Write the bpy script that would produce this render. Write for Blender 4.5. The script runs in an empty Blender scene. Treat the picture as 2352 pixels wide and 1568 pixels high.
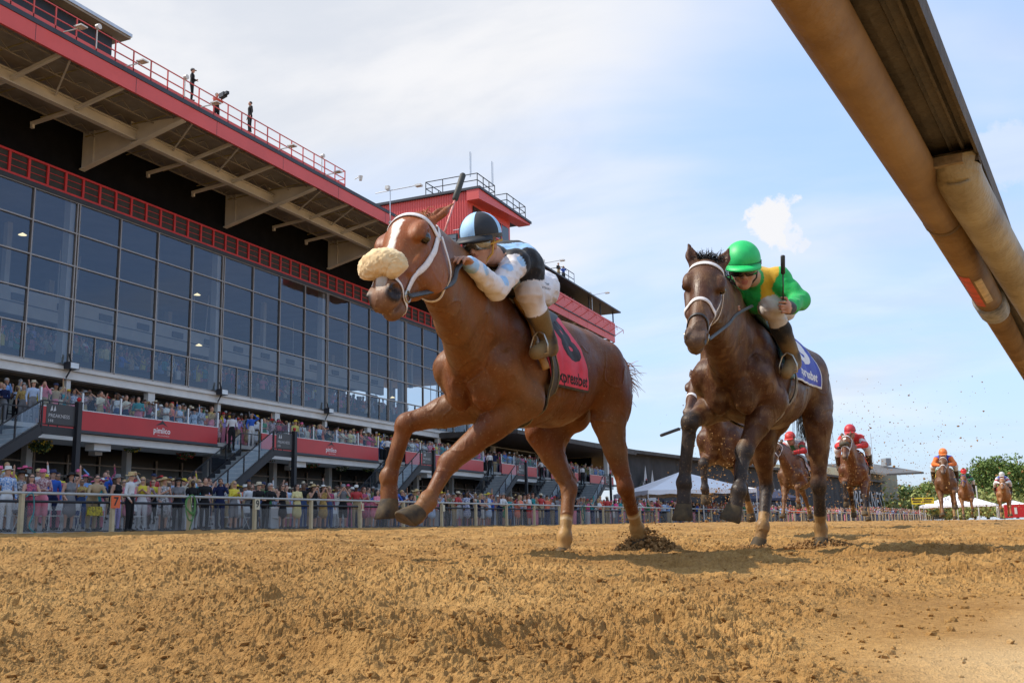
import bpy, math, random, time
import numpy as np
from mathutils import Vector, Matrix, Euler
T0 = time.time()
random.seed(7); RNG = np.random.default_rng(11)
scene = bpy.context.scene
R = math.radians

# ------------------------------------------------------------------ camera
# world: +Y runs along the grandstand away from the camera, +X points from the stand to the infield, z = 0 is the lens height
FOC, CX, CY = 2287.0, 1176.0, 784.0
CAM = np.array([[0.915066, 0.096304, 0.391637], [0.402644, -0.161970, -0.900911], [-0.023326, 0.982080, -0.186992]])
def _orth(m):
    u, s, v = np.linalg.svd(m); return u @ v
CAM = _orth(CAM)
cam_data = bpy.data.cameras.new('camera'); cam = bpy.data.objects.new('camera', cam_data)
scene.collection.objects.link(cam)
cam_data.sensor_width = 36.0; cam_data.lens = 36.0 * FOC / 2352.0
cam_data.clip_start = 0.05; cam_data.clip_end = 4000
cam.matrix_world = Matrix([[*CAM[0], 0], [*CAM[1], 0], [*CAM[2], 0], [0, 0, 0, 1]])
scene.camera = cam

# ------------------------------------------------------------------ light
SUN_EL = R(50)
SUN_DIR = np.array([-0.93, -0.36]); SUN_DIR /= np.linalg.norm(SUN_DIR)     # horizontal direction towards the sun
sun_vec = Vector((SUN_DIR[0] * math.cos(SUN_EL), SUN_DIR[1] * math.cos(SUN_EL), math.sin(SUN_EL)))
sd = bpy.data.lights.new('sun', 'SUN'); sd.energy = 5.0; sd.angle = R(0.6); sd.color = (1.0, 0.90, 0.76)
so = bpy.data.objects.new('sun', sd); scene.collection.objects.link(so)
so.rotation_euler = sun_vec.to_track_quat('Z', 'Y').to_euler(); so.location = (-40, -30, 60)

world = bpy.data.worlds.new('World'); scene.world = world; world.use_nodes = True
def build_world():
    nt = world.node_tree; N = nt.nodes; Lk = nt.links
    for n in list(N): N.remove(n)
    out = N.new('ShaderNodeOutputWorld'); bg = N.new('ShaderNodeBackground')
    sky = N.new('ShaderNodeTexSky'); sky.sky_type = 'NISHITA'; sky.sun_disc = False
    sky.sun_elevation = SUN_EL; sky.sun_rotation = math.atan2(SUN_DIR[0], SUN_DIR[1])
    sky.air_density = 1.0; sky.dust_density = 1.6; sky.ozone_density = 1.6
    tc = N.new('ShaderNodeTexCoord')
    nrm = N.new('ShaderNodeVectorMath'); nrm.operation = 'NORMALIZE'; Lk.new(tc.outputs['Generated'], nrm.inputs[0])
    sep = N.new('ShaderNodeSeparateXYZ'); Lk.new(nrm.outputs[0], sep.inputs[0])
    # project the direction on a cloud layer: p = dir.xy / (dir.z + k)
    add = N.new('ShaderNodeMath'); add.operation = 'ADD'; add.inputs[1].default_value = 0.16
    mx = N.new('ShaderNodeMath'); mx.operation = 'MAXIMUM'; mx.inputs[1].default_value = 0.0
    Lk.new(sep.outputs['Z'], mx.inputs[0]); Lk.new(mx.outputs[0], add.inputs[0])
    dv = N.new('ShaderNodeVectorMath'); dv.operation = 'DIVIDE'
    cmb = N.new('ShaderNodeCombineXYZ')
    for k in range(3): Lk.new(add.outputs[0], cmb.inputs[k])
    Lk.new(nrm.outputs[0], dv.inputs[0]); Lk.new(cmb.outputs[0], dv.inputs[1])
    mp = N.new('ShaderNodeMapping'); mp.inputs['Rotation'].default_value = (0, 0, R(28)); mp.inputs['Scale'].default_value = (0.6, 0.95, 0.2)
    mp.inputs['Location'].default_value = (0.35, 0.2, 0)
    Lk.new(dv.outputs[0], mp.inputs['Vector'])
    n1 = N.new('ShaderNodeTexNoise'); n1.inputs['Scale'].default_value = 1.2; n1.inputs['Detail'].default_value = 8; n1.inputs['Roughness'].default_value = 0.48; n1.inputs['Distortion'].default_value = 0.5
    Lk.new(mp.outputs[0], n1.inputs['Vector'])
    def dirblob(d, lo, hi):
        v = Vector(d).normalized()
        dt = N.new('ShaderNodeVectorMath'); dt.operation = 'DOT_PRODUCT'; dt.inputs[1].default_value = v
        Lk.new(nrm.outputs[0], dt.inputs[0])
        mr = N.new('ShaderNodeMapRange'); mr.interpolation_type = 'SMOOTHSTEP'; mr.inputs[1].default_value = math.cos(R(lo)); mr.inputs[2].default_value = math.cos(R(hi))
        Lk.new(dt.outputs['Value'], mr.inputs[0]); return mr.outputs[0]
    def ray(u, v): return CAM @ np.array([(u - CX) / FOC, -(v - CY) / FOC, -1.0])
    big = dirblob(ray(560, -60), 33, 3)                 # the bright veil over the stand
    def math2(op, a, b):
        m = N.new('ShaderNodeMath'); m.operation = op
        for i, s in enumerate((a, b)):
            if hasattr(s, 'links'): Lk.new(s, m.inputs[i])
            else: m.inputs[i].default_value = s
        return m.outputs[0]
    s = math2('ADD', n1.outputs['Fac'], math2('MULTIPLY', big, 0.36))
    r1 = N.new('ShaderNodeMapRange'); r1.interpolation_type = 'SMOOTHSTEP'; r1.inputs[1].default_value = 0.42; r1.inputs[2].default_value = 0.86; Lk.new(s, r1.inputs[0])
    veil = math2('ADD', math2('MULTIPLY', r1.outputs[0], 0.85), 0.10)
    # one small puffy cloud
    n2 = N.new('ShaderNodeTexNoise'); n2.inputs['Scale'].default_value = 26; n2.inputs['Detail'].default_value = 8; n2.inputs['Roughness'].default_value = 0.62
    Lk.new(nrm.outputs[0], n2.inputs['Vector'])
    def puff(d, rad, amt):
        v = Vector(d).normalized()
        dt = N.new('ShaderNodeVectorMath'); dt.operation = 'DISTANCE'; dt.inputs[1].default_value = v
        Lk.new(nrm.outputs[0], dt.inputs[0])
        q = math2('ADD', dt.outputs['Value'], math2('MULTIPLY', math2('SUBTRACT', n2.outputs['Fac'], 0.5), 0.085))
        mr = N.new('ShaderNodeMapRange'); mr.interpolation_type = 'SMOOTHSTEP'; mr.inputs[1].default_value = rad * 1.25; mr.inputs[2].default_value = rad * 0.7; mr.inputs[3].default_value = 0; mr.inputs[4].default_value = amt
        Lk.new(q, mr.inputs[0]); return mr.outputs[0]
    p1 = math2('MAXIMUM', puff(ray(1776, 510), 0.024, 0.95), puff(ray(1812, 525), 0.020, 0.8))
    p2 = puff(ray(1260, 300), 0.03, 0.6); p3 = puff(ray(2320, 370), 0.035, 0.5)
    fac = math2('MAXIMUM', math2('MAXIMUM', veil, p1), math2('MAXIMUM', p2, p3))
    # haze towards the horizon
    hz = N.new('ShaderNodeMapRange'); hz.inputs[1].default_value = 0.0; hz.inputs[2].default_value = 0.22; hz.inputs[3].default_value = 0.55; hz.inputs[4].default_value = 0.0
    Lk.new(sep.outputs['Z'], hz.inputs[0])
    mixh = N.new('ShaderNodeMix'); mixh.data_type = 'RGBA'
    gain = N.new('ShaderNodeVectorMath'); gain.operation = 'MULTIPLY_ADD'; gain.inputs[1].default_value = (0.60, 0.78, 0.95); gain.inputs[2].default_value = (2.0, 2.75, 3.9)
    Lk.new(sky.outputs[0], gain.inputs[0])
    Lk.new(hz.outputs[0], mixh.inputs['Factor']); Lk.new(gain.outputs[0], mixh.inputs['A']); mixh.inputs['B'].default_value = (4.5, 5.1, 5.9, 1)
    mixc = N.new('ShaderNodeMix'); mixc.data_type = 'RGBA'
    n3 = N.new('ShaderNodeTexNoise'); n3.inputs['Scale'].default_value = 1.9; n3.inputs['Detail'].default_value = 7; n3.inputs['Roughness'].default_value = 0.55; n3.inputs['Distortion'].default_value = 0.6
    Lk.new(mp.outputs[0], n3.inputs['Vector'])
    rr = N.new('ShaderNodeMapRange'); rr.interpolation_type = 'SMOOTHSTEP'; rr.inputs[1].default_value = 0.36; rr.inputs[2].default_value = 0.60; Lk.new(n3.outputs['Fac'], rr.inputs[0])
    cc = N.new('ShaderNodeMix'); cc.data_type = 'RGBA'; cc.inputs['A'].default_value = (5.05, 5.25, 5.65, 1); cc.inputs['B'].default_value = (6.35, 6.3, 6.35, 1)
    mm = math2('MAXIMUM', rr.outputs[0], p1); Lk.new(mm, cc.inputs['Factor'])
    Lk.new(fac, mixc.inputs['Factor']); Lk.new(mixh.outputs['Result'], mixc.inputs['A']); Lk.new(cc.outputs['Result'], mixc.inputs['B'])
    Lk.new(mixc.outputs['Result'], bg.inputs['Color']); bg.inputs['Strength'].default_value = 0.15
    Lk.new(bg.outputs[0], out.inputs[0])
build_world()
scene.view_settings.view_transform = 'Standard'; scene.view_settings.look = 'None'
scene.view_settings.exposure = 0.0; scene.view_settings.gamma = 1.0
scene.cycles.max_bounces = 6; scene.cycles.transparent_max_bounces = 12
scene.cycles.diffuse_bounces = 3; scene.cycles.glossy_bounces = 2; scene.cycles.caustics_reflective = False; scene.cycles.caustics_refractive = False

# ------------------------------------------------------------------ helpers
COL = scene.collection
def W(u, v, d):
    """world point seen at photo position (u, v) (2352 px wide frame) at depth d metres"""
    return CAM @ (np.array([(u - CX) / FOC, -(v - CY) / FOC, -1.0]) * d)
def onX(u, v, x):
    r = W(u, v, 1.0); return r * (x / r[0])

MATS = {}
def mat(name, color, rough=0.6, var=0.12, scale=3.0, bump=0.0, bscale=None, metal=0.0, spec=0.5, emit=None, color2=None, sheen=0.0, detail=5.0, coat=0.0, obj=True):
    if name in MATS: return MATS[name]
    m = bpy.data.materials.new(name); m.use_nodes = True; nt = m.node_tree; N = nt.nodes; Lk = nt.links
    b = N['Principled BSDF']; b.inputs['Roughness'].default_value = rough; b.inputs['Metallic'].default_value = metal
    b.inputs['Specular IOR Level'].default_value = spec; b.inputs['Sheen Weight'].default_value = sheen; b.inputs['Coat Weight'].default_value = coat
    c = np.array(color[:3], float)
    tc = N.new('ShaderNodeTexCoord')
    if var > 0 or color2 is not None:
        nz = N.new('ShaderNodeTexNoise'); nz.inputs['Scale'].default_value = scale; nz.inputs['Detail'].default_value = detail; nz.inputs['Roughness'].default_value = 0.6
        Lk.new(tc.outputs['Object'], nz.inputs['Vector'])
        mr = N.new('ShaderNodeMapRange'); mr.inputs[1].default_value = 0.32; mr.inputs[2].default_value = 0.68; Lk.new(nz.outputs['Fac'], mr.inputs[0])
        mx = N.new('ShaderNodeMix'); mx.data_type = 'RGBA'; Lk.new(mr.outputs[0], mx.inputs['Factor'])
        if color2 is None: ca, cb = c * (1 - var), np.minimum(c * (1 + var), 1)
        else: ca, cb = c, np.array(color2[:3], float)
        mx.inputs['A'].default_value = (*ca, 1); mx.inputs['B'].default_value = (*cb, 1)
        Lk.new(mx.outputs['Result'], b.inputs['Base Color'])
    else: b.inputs['Base Color'].default_value = (*c, 1)
    if bump > 0:
        n2 = N.new('ShaderNodeTexNoise'); n2.inputs['Scale'].default_value = bscale or scale * 6; n2.inputs['Detail'].default_value = 6
        Lk.new(tc.outputs['Object'], n2.inputs['Vector'])
        bp = N.new('ShaderNodeBump'); bp.inputs['Strength'].default_value = bump; bp.inputs['Distance'].default_value = 0.02
        Lk.new(n2.outputs['Fac'], bp.inputs['Height']); Lk.new(bp.outputs[0], b.inputs['Normal'])
    if emit: b.inputs['Emission Color'].default_value = (*emit[:3], 1); b.inputs['Emission Strength'].default_value = emit[3]
    MATS[name] = m; return m

class MB:
    """collects simple shapes and links them as one mesh object"""
    def __init__(s): s.v = []; s.f = []; s.mi = []
    def add(s, vs, fs, mi=0):
        o = len(s.v); s.v.extend([tuple(map(float, p)) for p in vs]); s.f.extend([tuple(i + o for i in f) for f in fs]); s.mi.extend([mi] * len(fs)); return s
    def hexa(s, p, mi=0):
        return s.add(p, [(0, 3, 2, 1), (4, 5, 6, 7), (0, 1, 5, 4), (1, 2, 6, 5), (2, 3, 7, 6), (3, 0, 4, 7)], mi)
    def box(s, x0, x1, y0, y1, z0, z1, mi=0):
        return s.hexa([(x0, y0, z0), (x1, y0, z0), (x1, y1, z0), (x0, y1, z0), (x0, y0, z1), (x1, y0, z1), (x1, y1, z1), (x0, y1, z1)], mi)
    def beam(s, p, q, w, h, mi=0, up=(0, 0, 1)):
        p = np.array(p, float); q = np.array(q, float); d = q - p; d /= np.linalg.norm(d); up = np.array(up, float)
        if abs(d @ up) > 0.98: up = np.array([1.0, 0, 0])
        a = np.cross(d, up); a /= np.linalg.norm(a); b = np.cross(a, d)
        c = []
        for e in (p, q):
            for sa, sb in ((-1, -1), (1, -1), (1, 1), (-1, 1)): c.append(e + a * sa * w / 2 + b * sb * h / 2)
        return s.add(c, [(0, 3, 2, 1), (4, 5, 6, 7), (0, 1, 5, 4), (1, 2, 6, 5), (2, 3, 7, 6), (3, 0, 4, 7)], mi)
    def tube(s, pts, r, n=8, mi=0, cap=True):
        pts = [np.array(p, float) for p in pts]; rs = [r] * len(pts) if np.isscalar(r) else list(r)
        o = len(s.v); ref = None; vs = []; fs = []
        for i, p in enumerate(pts):
            d = pts[min(i + 1, len(pts) - 1)] - pts[max(i - 1, 0)]; d /= (np.linalg.norm(d) + 1e-12)
            if ref is None: ref = np.array([0, 0, 1.0]) if abs(d[2]) < 0.9 else np.array([1.0, 0, 0])
            a = np.cross(d, ref); a /= (np.linalg.norm(a) + 1e-12); b = np.cross(a, d); ref = b
            for k in range(n):
                t = 2 * math.pi * k / n; vs.append(p + (a * math.cos(t) + b * math.sin(t)) * rs[i])
        for i in range(len(pts) - 1):
            for k in range(n):
                k2 = (k + 1) % n; fs.append((i * n + k, i * n + k2, (i + 1) * n + k2, (i + 1) * n + k))
        if cap: fs.append(tuple(range(n))[::-1]); fs.append(tuple((len(pts) - 1) * n + k for k in range(n)))
        return s.add(vs, fs, mi)
    def prism(s, poly, axis, a, b, mi=0):
        """polygon in the two other axes, extruded along axis from a to b"""
        n = len(poly); vs = []
        for t in (a, b):
            for (p, q) in poly:
                vs.append({0: (t, p, q), 1: (p, t, q), 2: (p, q, t)}[axis])
        fs = [tuple(range(n))[::-1], tuple(range(n, 2 * n))] + [(i, (i + 1) % n, n + (i + 1) % n, n + i) for i in range(n)]
        return s.add(vs, fs, mi)
    def ico(s, c, r, mi=0, jit=0.0, sub=1, sq=(1, 1, 1)):
        v, f = ICO[sub]; c = np.array(c, float)
        vv = v * (1 + (RNG.random((len(v), 1)) - 0.5) * 2 * jit) * r * np.array(sq)
        return s.add(vv + c, f, mi)
    def build(s, name, mats, parent=None, smooth=False, **kw):
        me = bpy.data.meshes.new(name); me.from_pydata(s.v, [], s.f)
        if not isinstance(mats, (list, tuple)): mats = [mats]
        for m in mats: me.materials.append(m)
        if len(mats) > 1: me.polygons.foreach_set('material_index', np.array(s.mi, dtype=np.int32))
        if smooth: me.polygons.foreach_set('use_smooth', np.ones(len(s.f), dtype=bool))
        me.update(); return link(name, me, parent, **kw)
def _mkico():
    out = {}
    import bmesh
    for sub in (1, 2, 3):
        bm = bmesh.new(); bmesh.ops.create_icosphere(bm, subdivisions=sub, radius=1.0)
        out[sub] = (np.array([v.co[:] for v in bm.verts]), [tuple(v.index for v in f.verts) for f in bm.faces]); bm.free()
    return out
ICO = _mkico()
def link(name, data, parent=None, label=None, cat=None, group=None, kind=None, loc=None):
    o = bpy.data.objects.new(name, data); COL.objects.link(o)
    if parent is not None: o.parent = parent
    if loc is not None: o.location = loc
    return tag(o, label, cat, group, kind)
def tag(o, label=None, cat=None, group=None, kind=None):
    for k, v in (('label', label), ('category', cat), ('group', group), ('kind', kind)):
        if v is not None: o[k] = v
    return o
def thing(name, label, cat, loc=(0, 0, 0), rz=0.0, group=None):
    o = link(name, None, None, label, cat, group); o.location = loc; o.rotation_euler = (0, 0, rz); o.empty_display_size = 0.2; return o
def world_part(o):
    """keep world-coordinate vertices right under a parent that is not at the origin (parents here have identity rotation)"""
    p = o.parent
    while p is not None:
        o.location = (o.location[0] - p.location[0], o.location[1] - p.location[1], o.location[2] - p.location[2]); p = None
    return o
def copy_tree(o, parent=None):
    c = o.copy(); COL.objects.link(c)
    if parent is not None: c.parent = parent
    for ch in KIDS(o): copy_tree(ch, c)
    return c
def KIDS(o): return [c for c in COL.objects if c.parent == o]
def textmesh(body, size=1.0, extrude=0.0, res=2, bold=0.0, shear=0.0, spacing=1.0):
    cu = bpy.data.curves.new('txt', 'FONT'); cu.body = body; cu.size = size; cu.extrude = extrude; cu.resolution_u = res
    cu.offset = bold; cu.shear = shear; cu.align_x = 'CENTER'; cu.align_y = 'CENTER'; cu.space_character = spacing
    ob = bpy.data.objects.new('txt', cu); COL.objects.link(ob)
    dg = bpy.context.evaluated_depsgraph_get(); dg.update()
    me = bpy.data.meshes.new_from_object(ob.evaluated_get(dg)); 
    vs = np.array([v.co[:] for v in me.vertices]); fs = [tuple(p.vertices) for p in me.polygons]
    bpy.data.objects.remove(ob); bpy.data.curves.remove(cu); bpy.data.meshes.remove(me)
    return vs, fs

# ---- numpy value noise
_PERM = np.random.default_rng(3).permutation(4096).astype(np.int64)
_VAL = np.random.default_rng(5).random(4096)
def _h2(ix, iy): return _VAL[_PERM[(_PERM[ix & 4095] + iy) & 4095]]
def _h3(ix, iy, iz): return _VAL[_PERM[(_PERM[(_PERM[ix & 4095] + iy) & 4095] + iz) & 4095]]
def noise2(x, y):
    ix = np.floor(x).astype(np.int64); iy = np.floor(y).astype(np.int64); fx = x - ix; fy = y - iy
    u = fx * fx * (3 - 2 * fx); v = fy * fy * (3 - 2 * fy)
    a = _h2(ix, iy); b = _h2(ix + 1, iy); c = _h2(ix, iy + 1); d = _h2(ix + 1, iy + 1)
    return (a * (1 - u) + b * u) * (1 - v) + (c * (1 - u) + d * u) * v
def noise3(x, y, z):
    ix = np.floor(x).astype(np.int64); iy = np.floor(y).astype(np.int64); iz = np.floor(z).astype(np.int64)
    fx = x - ix; fy = y - iy; fz = z - iz
    u = fx * fx * (3 - 2 * fx); v = fy * fy * (3 - 2 * fy); w = fz * fz * (3 - 2 * fz); r = 0
    for dz, wz in ((0, 1 - w), (1, w)):
        a = _h3(ix, iy, iz + dz); b = _h3(ix + 1, iy, iz + dz); c = _h3(ix, iy + 1, iz + dz); d = _h3(ix + 1, iy + 1, iz + dz)
        r = r + wz * ((a * (1 - u) + b * u) * (1 - v) + (c * (1 - u) + d * u) * v)
    return r
def worley(x, y):
    """distance to the nearest jittered cell point"""
    ix = np.floor(x).astype(np.int64); iy = np.floor(y).astype(np.int64); best = np.full(x.shape, 9.0); hid = np.zeros(x.shape)
    for dx in (-1, 0, 1):
        for dy in (-1, 0, 1):
            jx = ix + dx; jy = iy + dy; px = jx + _h2(jx, jy); py = jy + _h2(jx + 77, jy + 31)
            d = (px - x) ** 2 + (py - y) ** 2; hh = _h2(jx + 11, jy + 5); hid = np.where(d < best, hh, hid); best = np.minimum(best, d)
    return np.sqrt(best), hid
def zground(x, y):
    x = np.asarray(x, float); y = np.asarray(y, float)
    bank = np.clip(-x, -6, 60) * 0.0165
    return np.minimum(-0.225 + bank + np.clip(y, 0, 60) * 0.0040, 0.245) if True else 0
# ------------------------------------------------------------------ ground
def dirt_height(x, y):
    """loose harrowed dirt: clods of several sizes, flatter on the packed strip along the inside rail"""
    wob = (noise2(x * 1.3 + 7, y * 1.3) - 0.5) * 0.55 + (noise2(x * 5 + 2, y * 5) - 0.5) * 0.22
    loose = np.clip((-0.48 + 0.19 * y - x + wob) / 0.35, 0, 1); loose = loose * loose * (3 - 2 * loose)
    amp = 0.16 + 0.84 * loose
    patch = 0.45 + 0.9 * noise2(x * 2.1 + 40, y * 2.1 + 9)
    h = (noise2(x * 0.9, y * 0.9) - 0.5) * 0.035 + (noise2(x * 2.9 + 5, y * 2.9) - 0.5) * 0.024
    h = h * (0.35 + 0.65 * loose)
    wx = x + (noise2(x * 25, y * 25) - 0.5) * 0.03; wy = y + (noise2(x * 25 + 9, y * 25 + 3) - 0.5) * 0.03
    clump = np.clip(noise2(wx * 6 + 3, wy * 6) * 1.5 - 0.35, 0, 1.1)            # where the harrow left heaps
    d, hid = worley(wx * 15 + noise2(x * 40, y * 40) * 1.2, wy * 15 + noise2(x * 40 + 50, y * 40) * 1.2)
    h = h + 0.012 * np.clip(1 - d / 0.6, 0, 1) * np.clip((hid - 0.55) / 0.4, 0, 1) * amp
    d, hid = worley(wx * 44 + noise2(x * 110, y * 110) * 1.2, wy * 44 + noise2(x * 110 + 50, y * 110) * 1.2)
    h = h + 0.008 * np.clip(1 - d / 0.6, 0, 1) * np.clip((hid - 0.4) / 0.5, 0, 1) * amp
    acc = 0.016 * clump
    for f, am in ((11, 0.009), (23, 0.011), (47, 0.0112), (95, 0.0074), (190, 0.0050), (340, 0.0028)):
        n = noise2(wx * f + f, wy * f - f * 0.7); n = np.clip(n * 1.35 - 0.2, 0, 1.2)
        acc = acc + am * n * (0.45 + 0.75 * clump)
    h = h + acc * amp * (0.42 + 0.95 * np.clip(noise2(x * 1.7 + 21, y * 1.7 + 4) * 1.5 - 0.25, 0, 1))
    d, hid = worley(x * 1.9 + 3.3, y * 1.9 + 1.7); d = d / 1.9 + (noise2(x * 30, y * 30) - 0.5) * 0.03; hp = np.clip((hid - 0.45) / 0.1, 0, 1) * loose     # hoof prints with a pushed-up rim
    h = h + hp * (-0.030 * np.clip(1 - (d / 0.085) ** 2, 0, 1) + 0.016 * np.clip(1 - np.abs(d - 0.105) / 0.04, 0, 1))
    h = h + (noise2(x * 300, y * 300) - 0.5) * 0.0022 * (0.4 + 0.6 * amp)
    return h - 0.020
def make_ground():
    az0 = math.atan2(-0.392, 0.901)
    th = az0 + np.concatenate([np.linspace(R(-52), R(-31), 90, endpoint=False), np.linspace(R(-31), R(31), 760, endpoint=False), np.linspace(R(31), R(52), 90)])
    r = np.concatenate([np.exp(np.arange(math.log(0.75), math.log(24), 0.0029)), np.exp(np.arange(math.log(24.05), math.log(90), 0.012)), np.geomspace(91, 1500, 30)])
    TH, RR = np.meshgrid(th, r); x = RR * np.sin(TH); y = RR * np.cos(TH)
    z = zground(x, y)
    near = RR < 95; hh = np.zeros_like(z); hh[near] = dirt_height(x[near], y[near]); hh *= np.clip((95 - RR) / 40, 0, 1); z = z + hh
    # the track surface dips under the spectators' apron behind the fence
    nr, nc = z.shape; vs = np.c_[x.ravel(), y.ravel(), z.ravel()]
    idx = np.arange(nr * nc).reshape(nr, nc)
    q = np.stack([idx[:-1, :-1], idx[:-1, 1:], idx[1:, 1:], idx[1:, :-1]], -1).reshape(-1, 4)
    return fastmesh('track', vs, q, smooth=False)
def fastmesh(name, vs, q, smooth=True):
    me = bpy.data.meshes.new(name); vs = np.asarray(vs, dtype=np.float32); q = np.asarray(q, dtype=np.int32); k = q.shape[1]
    me.vertices.add(len(vs)); me.vertices.foreach_set('co', vs.ravel())
    me.loops.add(q.size); me.loops.foreach_set('vertex_index', q.ravel())
    me.polygons.add(len(q)); me.polygons.foreach_set('loop_start', np.arange(0, q.size, k, dtype=np.int32)); me.polygons.foreach_set('loop_total', np.full(len(q), k, dtype=np.int32))
    me.polygons.foreach_set('use_smooth', np.full(len(q), smooth, dtype=bool))
    me.update(calc_edges=True); me.validate(); return me
def dirt_material():
    m = mat('dirt', (0.47, 0.275, 0.115), rough=0.95, var=0.0, spec=0.12)
    nt = m.node_tree; N = nt.nodes; Lk = nt.links; b = N['Principled BSDF']
    tc = N.new('ShaderNodeTexCoord')
    n1 = N.new('ShaderNodeTexNoise'); n1.inputs['Scale'].default_value = 0.9; n1.inputs['Detail'].default_value = 6; Lk.new(tc.outputs['Object'], n1.inputs['Vector'])
    n2 = N.new('ShaderNodeTexNoise'); n2.inputs['Scale'].default_value = 46; n2.inputs['Detail'].default_value = 7; n2.inputs['Roughness'].default_value = 0.75; Lk.new(tc.outputs['Object'], n2.inputs['Vector'])
    r1 = N.new('ShaderNodeValToRGB'); e = r1.color_ramp.elements; e[0].position = 0.34; e[0].color = (0.33, 0.176, 0.056, 1); e[1].position = 0.68; e[1].color = (0.52, 0.305, 0.108, 1)
    Lk.new(n1.outputs['Fac'], r1.inputs[0])
    r2 = N.new('ShaderNodeValToRGB'); e = r2.color_ramp.elements; e[0].position = 0.33; e[0].color = (0.46, 0.41, 0.35, 1); e[1].position = 0.66; e[1].color = (1.0, 1.0, 1.0, 1)
    Lk.new(n2.outputs['Fac'], r2.inputs[0])
    mx = N.new('ShaderNodeMix'); mx.data_type = 'RGBA'; mx.blend_type = 'MULTIPLY'; mx.inputs['Factor'].default_value = 0.8
    Lk.new(r1.outputs[0], mx.inputs['A']); Lk.new(r2.outputs[0], mx.inputs['B'])
    # the packed strip by the inside rail is paler sandy dirt
    sp = N.new('ShaderNodeSeparateXYZ'); Lk.new(tc.outputs['Object'], sp.inputs[0])
    ad = N.new('ShaderNodeMath'); ad.operation = 'MULTIPLY_ADD'; ad.inputs[1].default_value = 0.9; Lk.new(n1.outputs['Fac'], ad.inputs[0])
    yy = N.new('ShaderNodeMath'); yy.operation = 'MULTIPLY_ADD'; yy.inputs[1].default_value = -0.19; Lk.new(sp.outputs[1], yy.inputs[0]); Lk.new(sp.outputs[0], yy.inputs[2]); Lk.new(yy.outputs[0], ad.inputs[2])
    mr = N.new('ShaderNodeMapRange'); mr.interpolation_type = 'SMOOTHSTEP'; mr.inputs[1].default_value = -0.12; mr.inputs[2].default_value = 0.35; Lk.new(ad.outputs[0], mr.inputs[0])
    m2 = N.new('ShaderNodeMix'); m2.data_type = 'RGBA'; m2.inputs['B'].default_value = (0.55, 0.385, 0.20, 1)
    m3 = N.new('ShaderNodeMath'); m3.operation = 'MULTIPLY'; m3.inputs[1].default_value = 0.8; Lk.new(mr.outputs[0], m3.inputs[0]); Lk.new(m3.outputs[0], m2.inputs['Factor'])
    Lk.new(mx.outputs['Result'], m2.inputs['A']); Lk.new(m2.outputs['Result'], b.inputs['Base Color'])
    bp = N.new('ShaderNodeBump'); bp.inputs['Strength'].default_value = 0.8; bp.inputs['Distance'].default_value = 0.006
    n3 = N.new('ShaderNodeTexNoise'); n3.inputs['Scale'].default_value = 240; n3.inputs['Detail'].default_value = 4; Lk.new(tc.outputs['Object'], n3.inputs['Vector'])
    Lk.new(n3.outputs['Fac'], bp.inputs['Height']); Lk.new(bp.outputs[0], b.inputs['Normal'])
    return m
DIRT = dirt_material()
_gm = make_ground(); _gm.materials.append(DIRT)
link('track', _gm, kind='structure')
# a coarse sheet under and round the modelled sector so the ground reaches the horizon everywhere
g = MB(); g.add([(-1500, -300, -0.42), (1500, -300, -0.42), (1500, 1500, -0.42), (-1500, 1500, -0.42)], [(0, 1, 2, 3)])
g.build('ground', DIRT, kind='structure')

def lumps(name, P, S, jit=0.42, m=None, **kw):
    """many small angular lumps as one mesh: P positions (n,3), S sizes (n,)"""
    v, f = ICO[1]; n = len(P); f = np.array(f)
    vv = v[None] * (1 + (RNG.random((n, len(v), 1)) - 0.5) * 2 * jit) * S[:, None, None] * np.stack([np.ones(n), RNG.uniform(0.7, 1, n), RNG.uniform(0.55, 0.9, n)], 1)[:, None, :]
    t = RNG.uniform(0, 6.28, n); c, s_ = np.cos(t)[:, None], np.sin(t)[:, None]
    vv = np.stack([vv[..., 0] * c - vv[..., 1] * s_, vv[..., 0] * s_ + vv[..., 1] * c, vv[..., 2]], -1) + P[:, None, :]
    q = (f[None] + (np.arange(n) * len(v))[:, None, None]).reshape(-1, 3)
    me = fastmesh(name, vv.reshape(-1, 3), q, smooth=False); me.materials.append(m or DIRT)
    return link(name, me, **kw)
def dirt_clods():
    n = 9000; r_ = np.exp(RNG.uniform(0, math.log(14), n)); t = math.atan2(-0.392, 0.901) + np.radians(RNG.uniform(-34, 34, n))
    x = r_ * np.sin(t); y = r_ * np.cos(t); keep = ~((x > -0.48 + 0.19 * y) & (RNG.random(n) < 0.93)); x, y, r_ = x[keep], y[keep], r_[keep]
    s = RNG.choice([0.002, 0.0025, 0.003, 0.004, 0.006, 0.009], len(x)) * (0.7 + 0.12 * r_) * RNG.uniform(0.7, 1.3, len(x))
    z = zground(x, y) + dirt_height(x, y) + s * 0.3
    lumps('dirt_clods', np.stack([x, y, z], 1), s, label='loose clods of tan dirt lying on the track', cat='dirt', kind='stuff')
dirt_clods()
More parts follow.
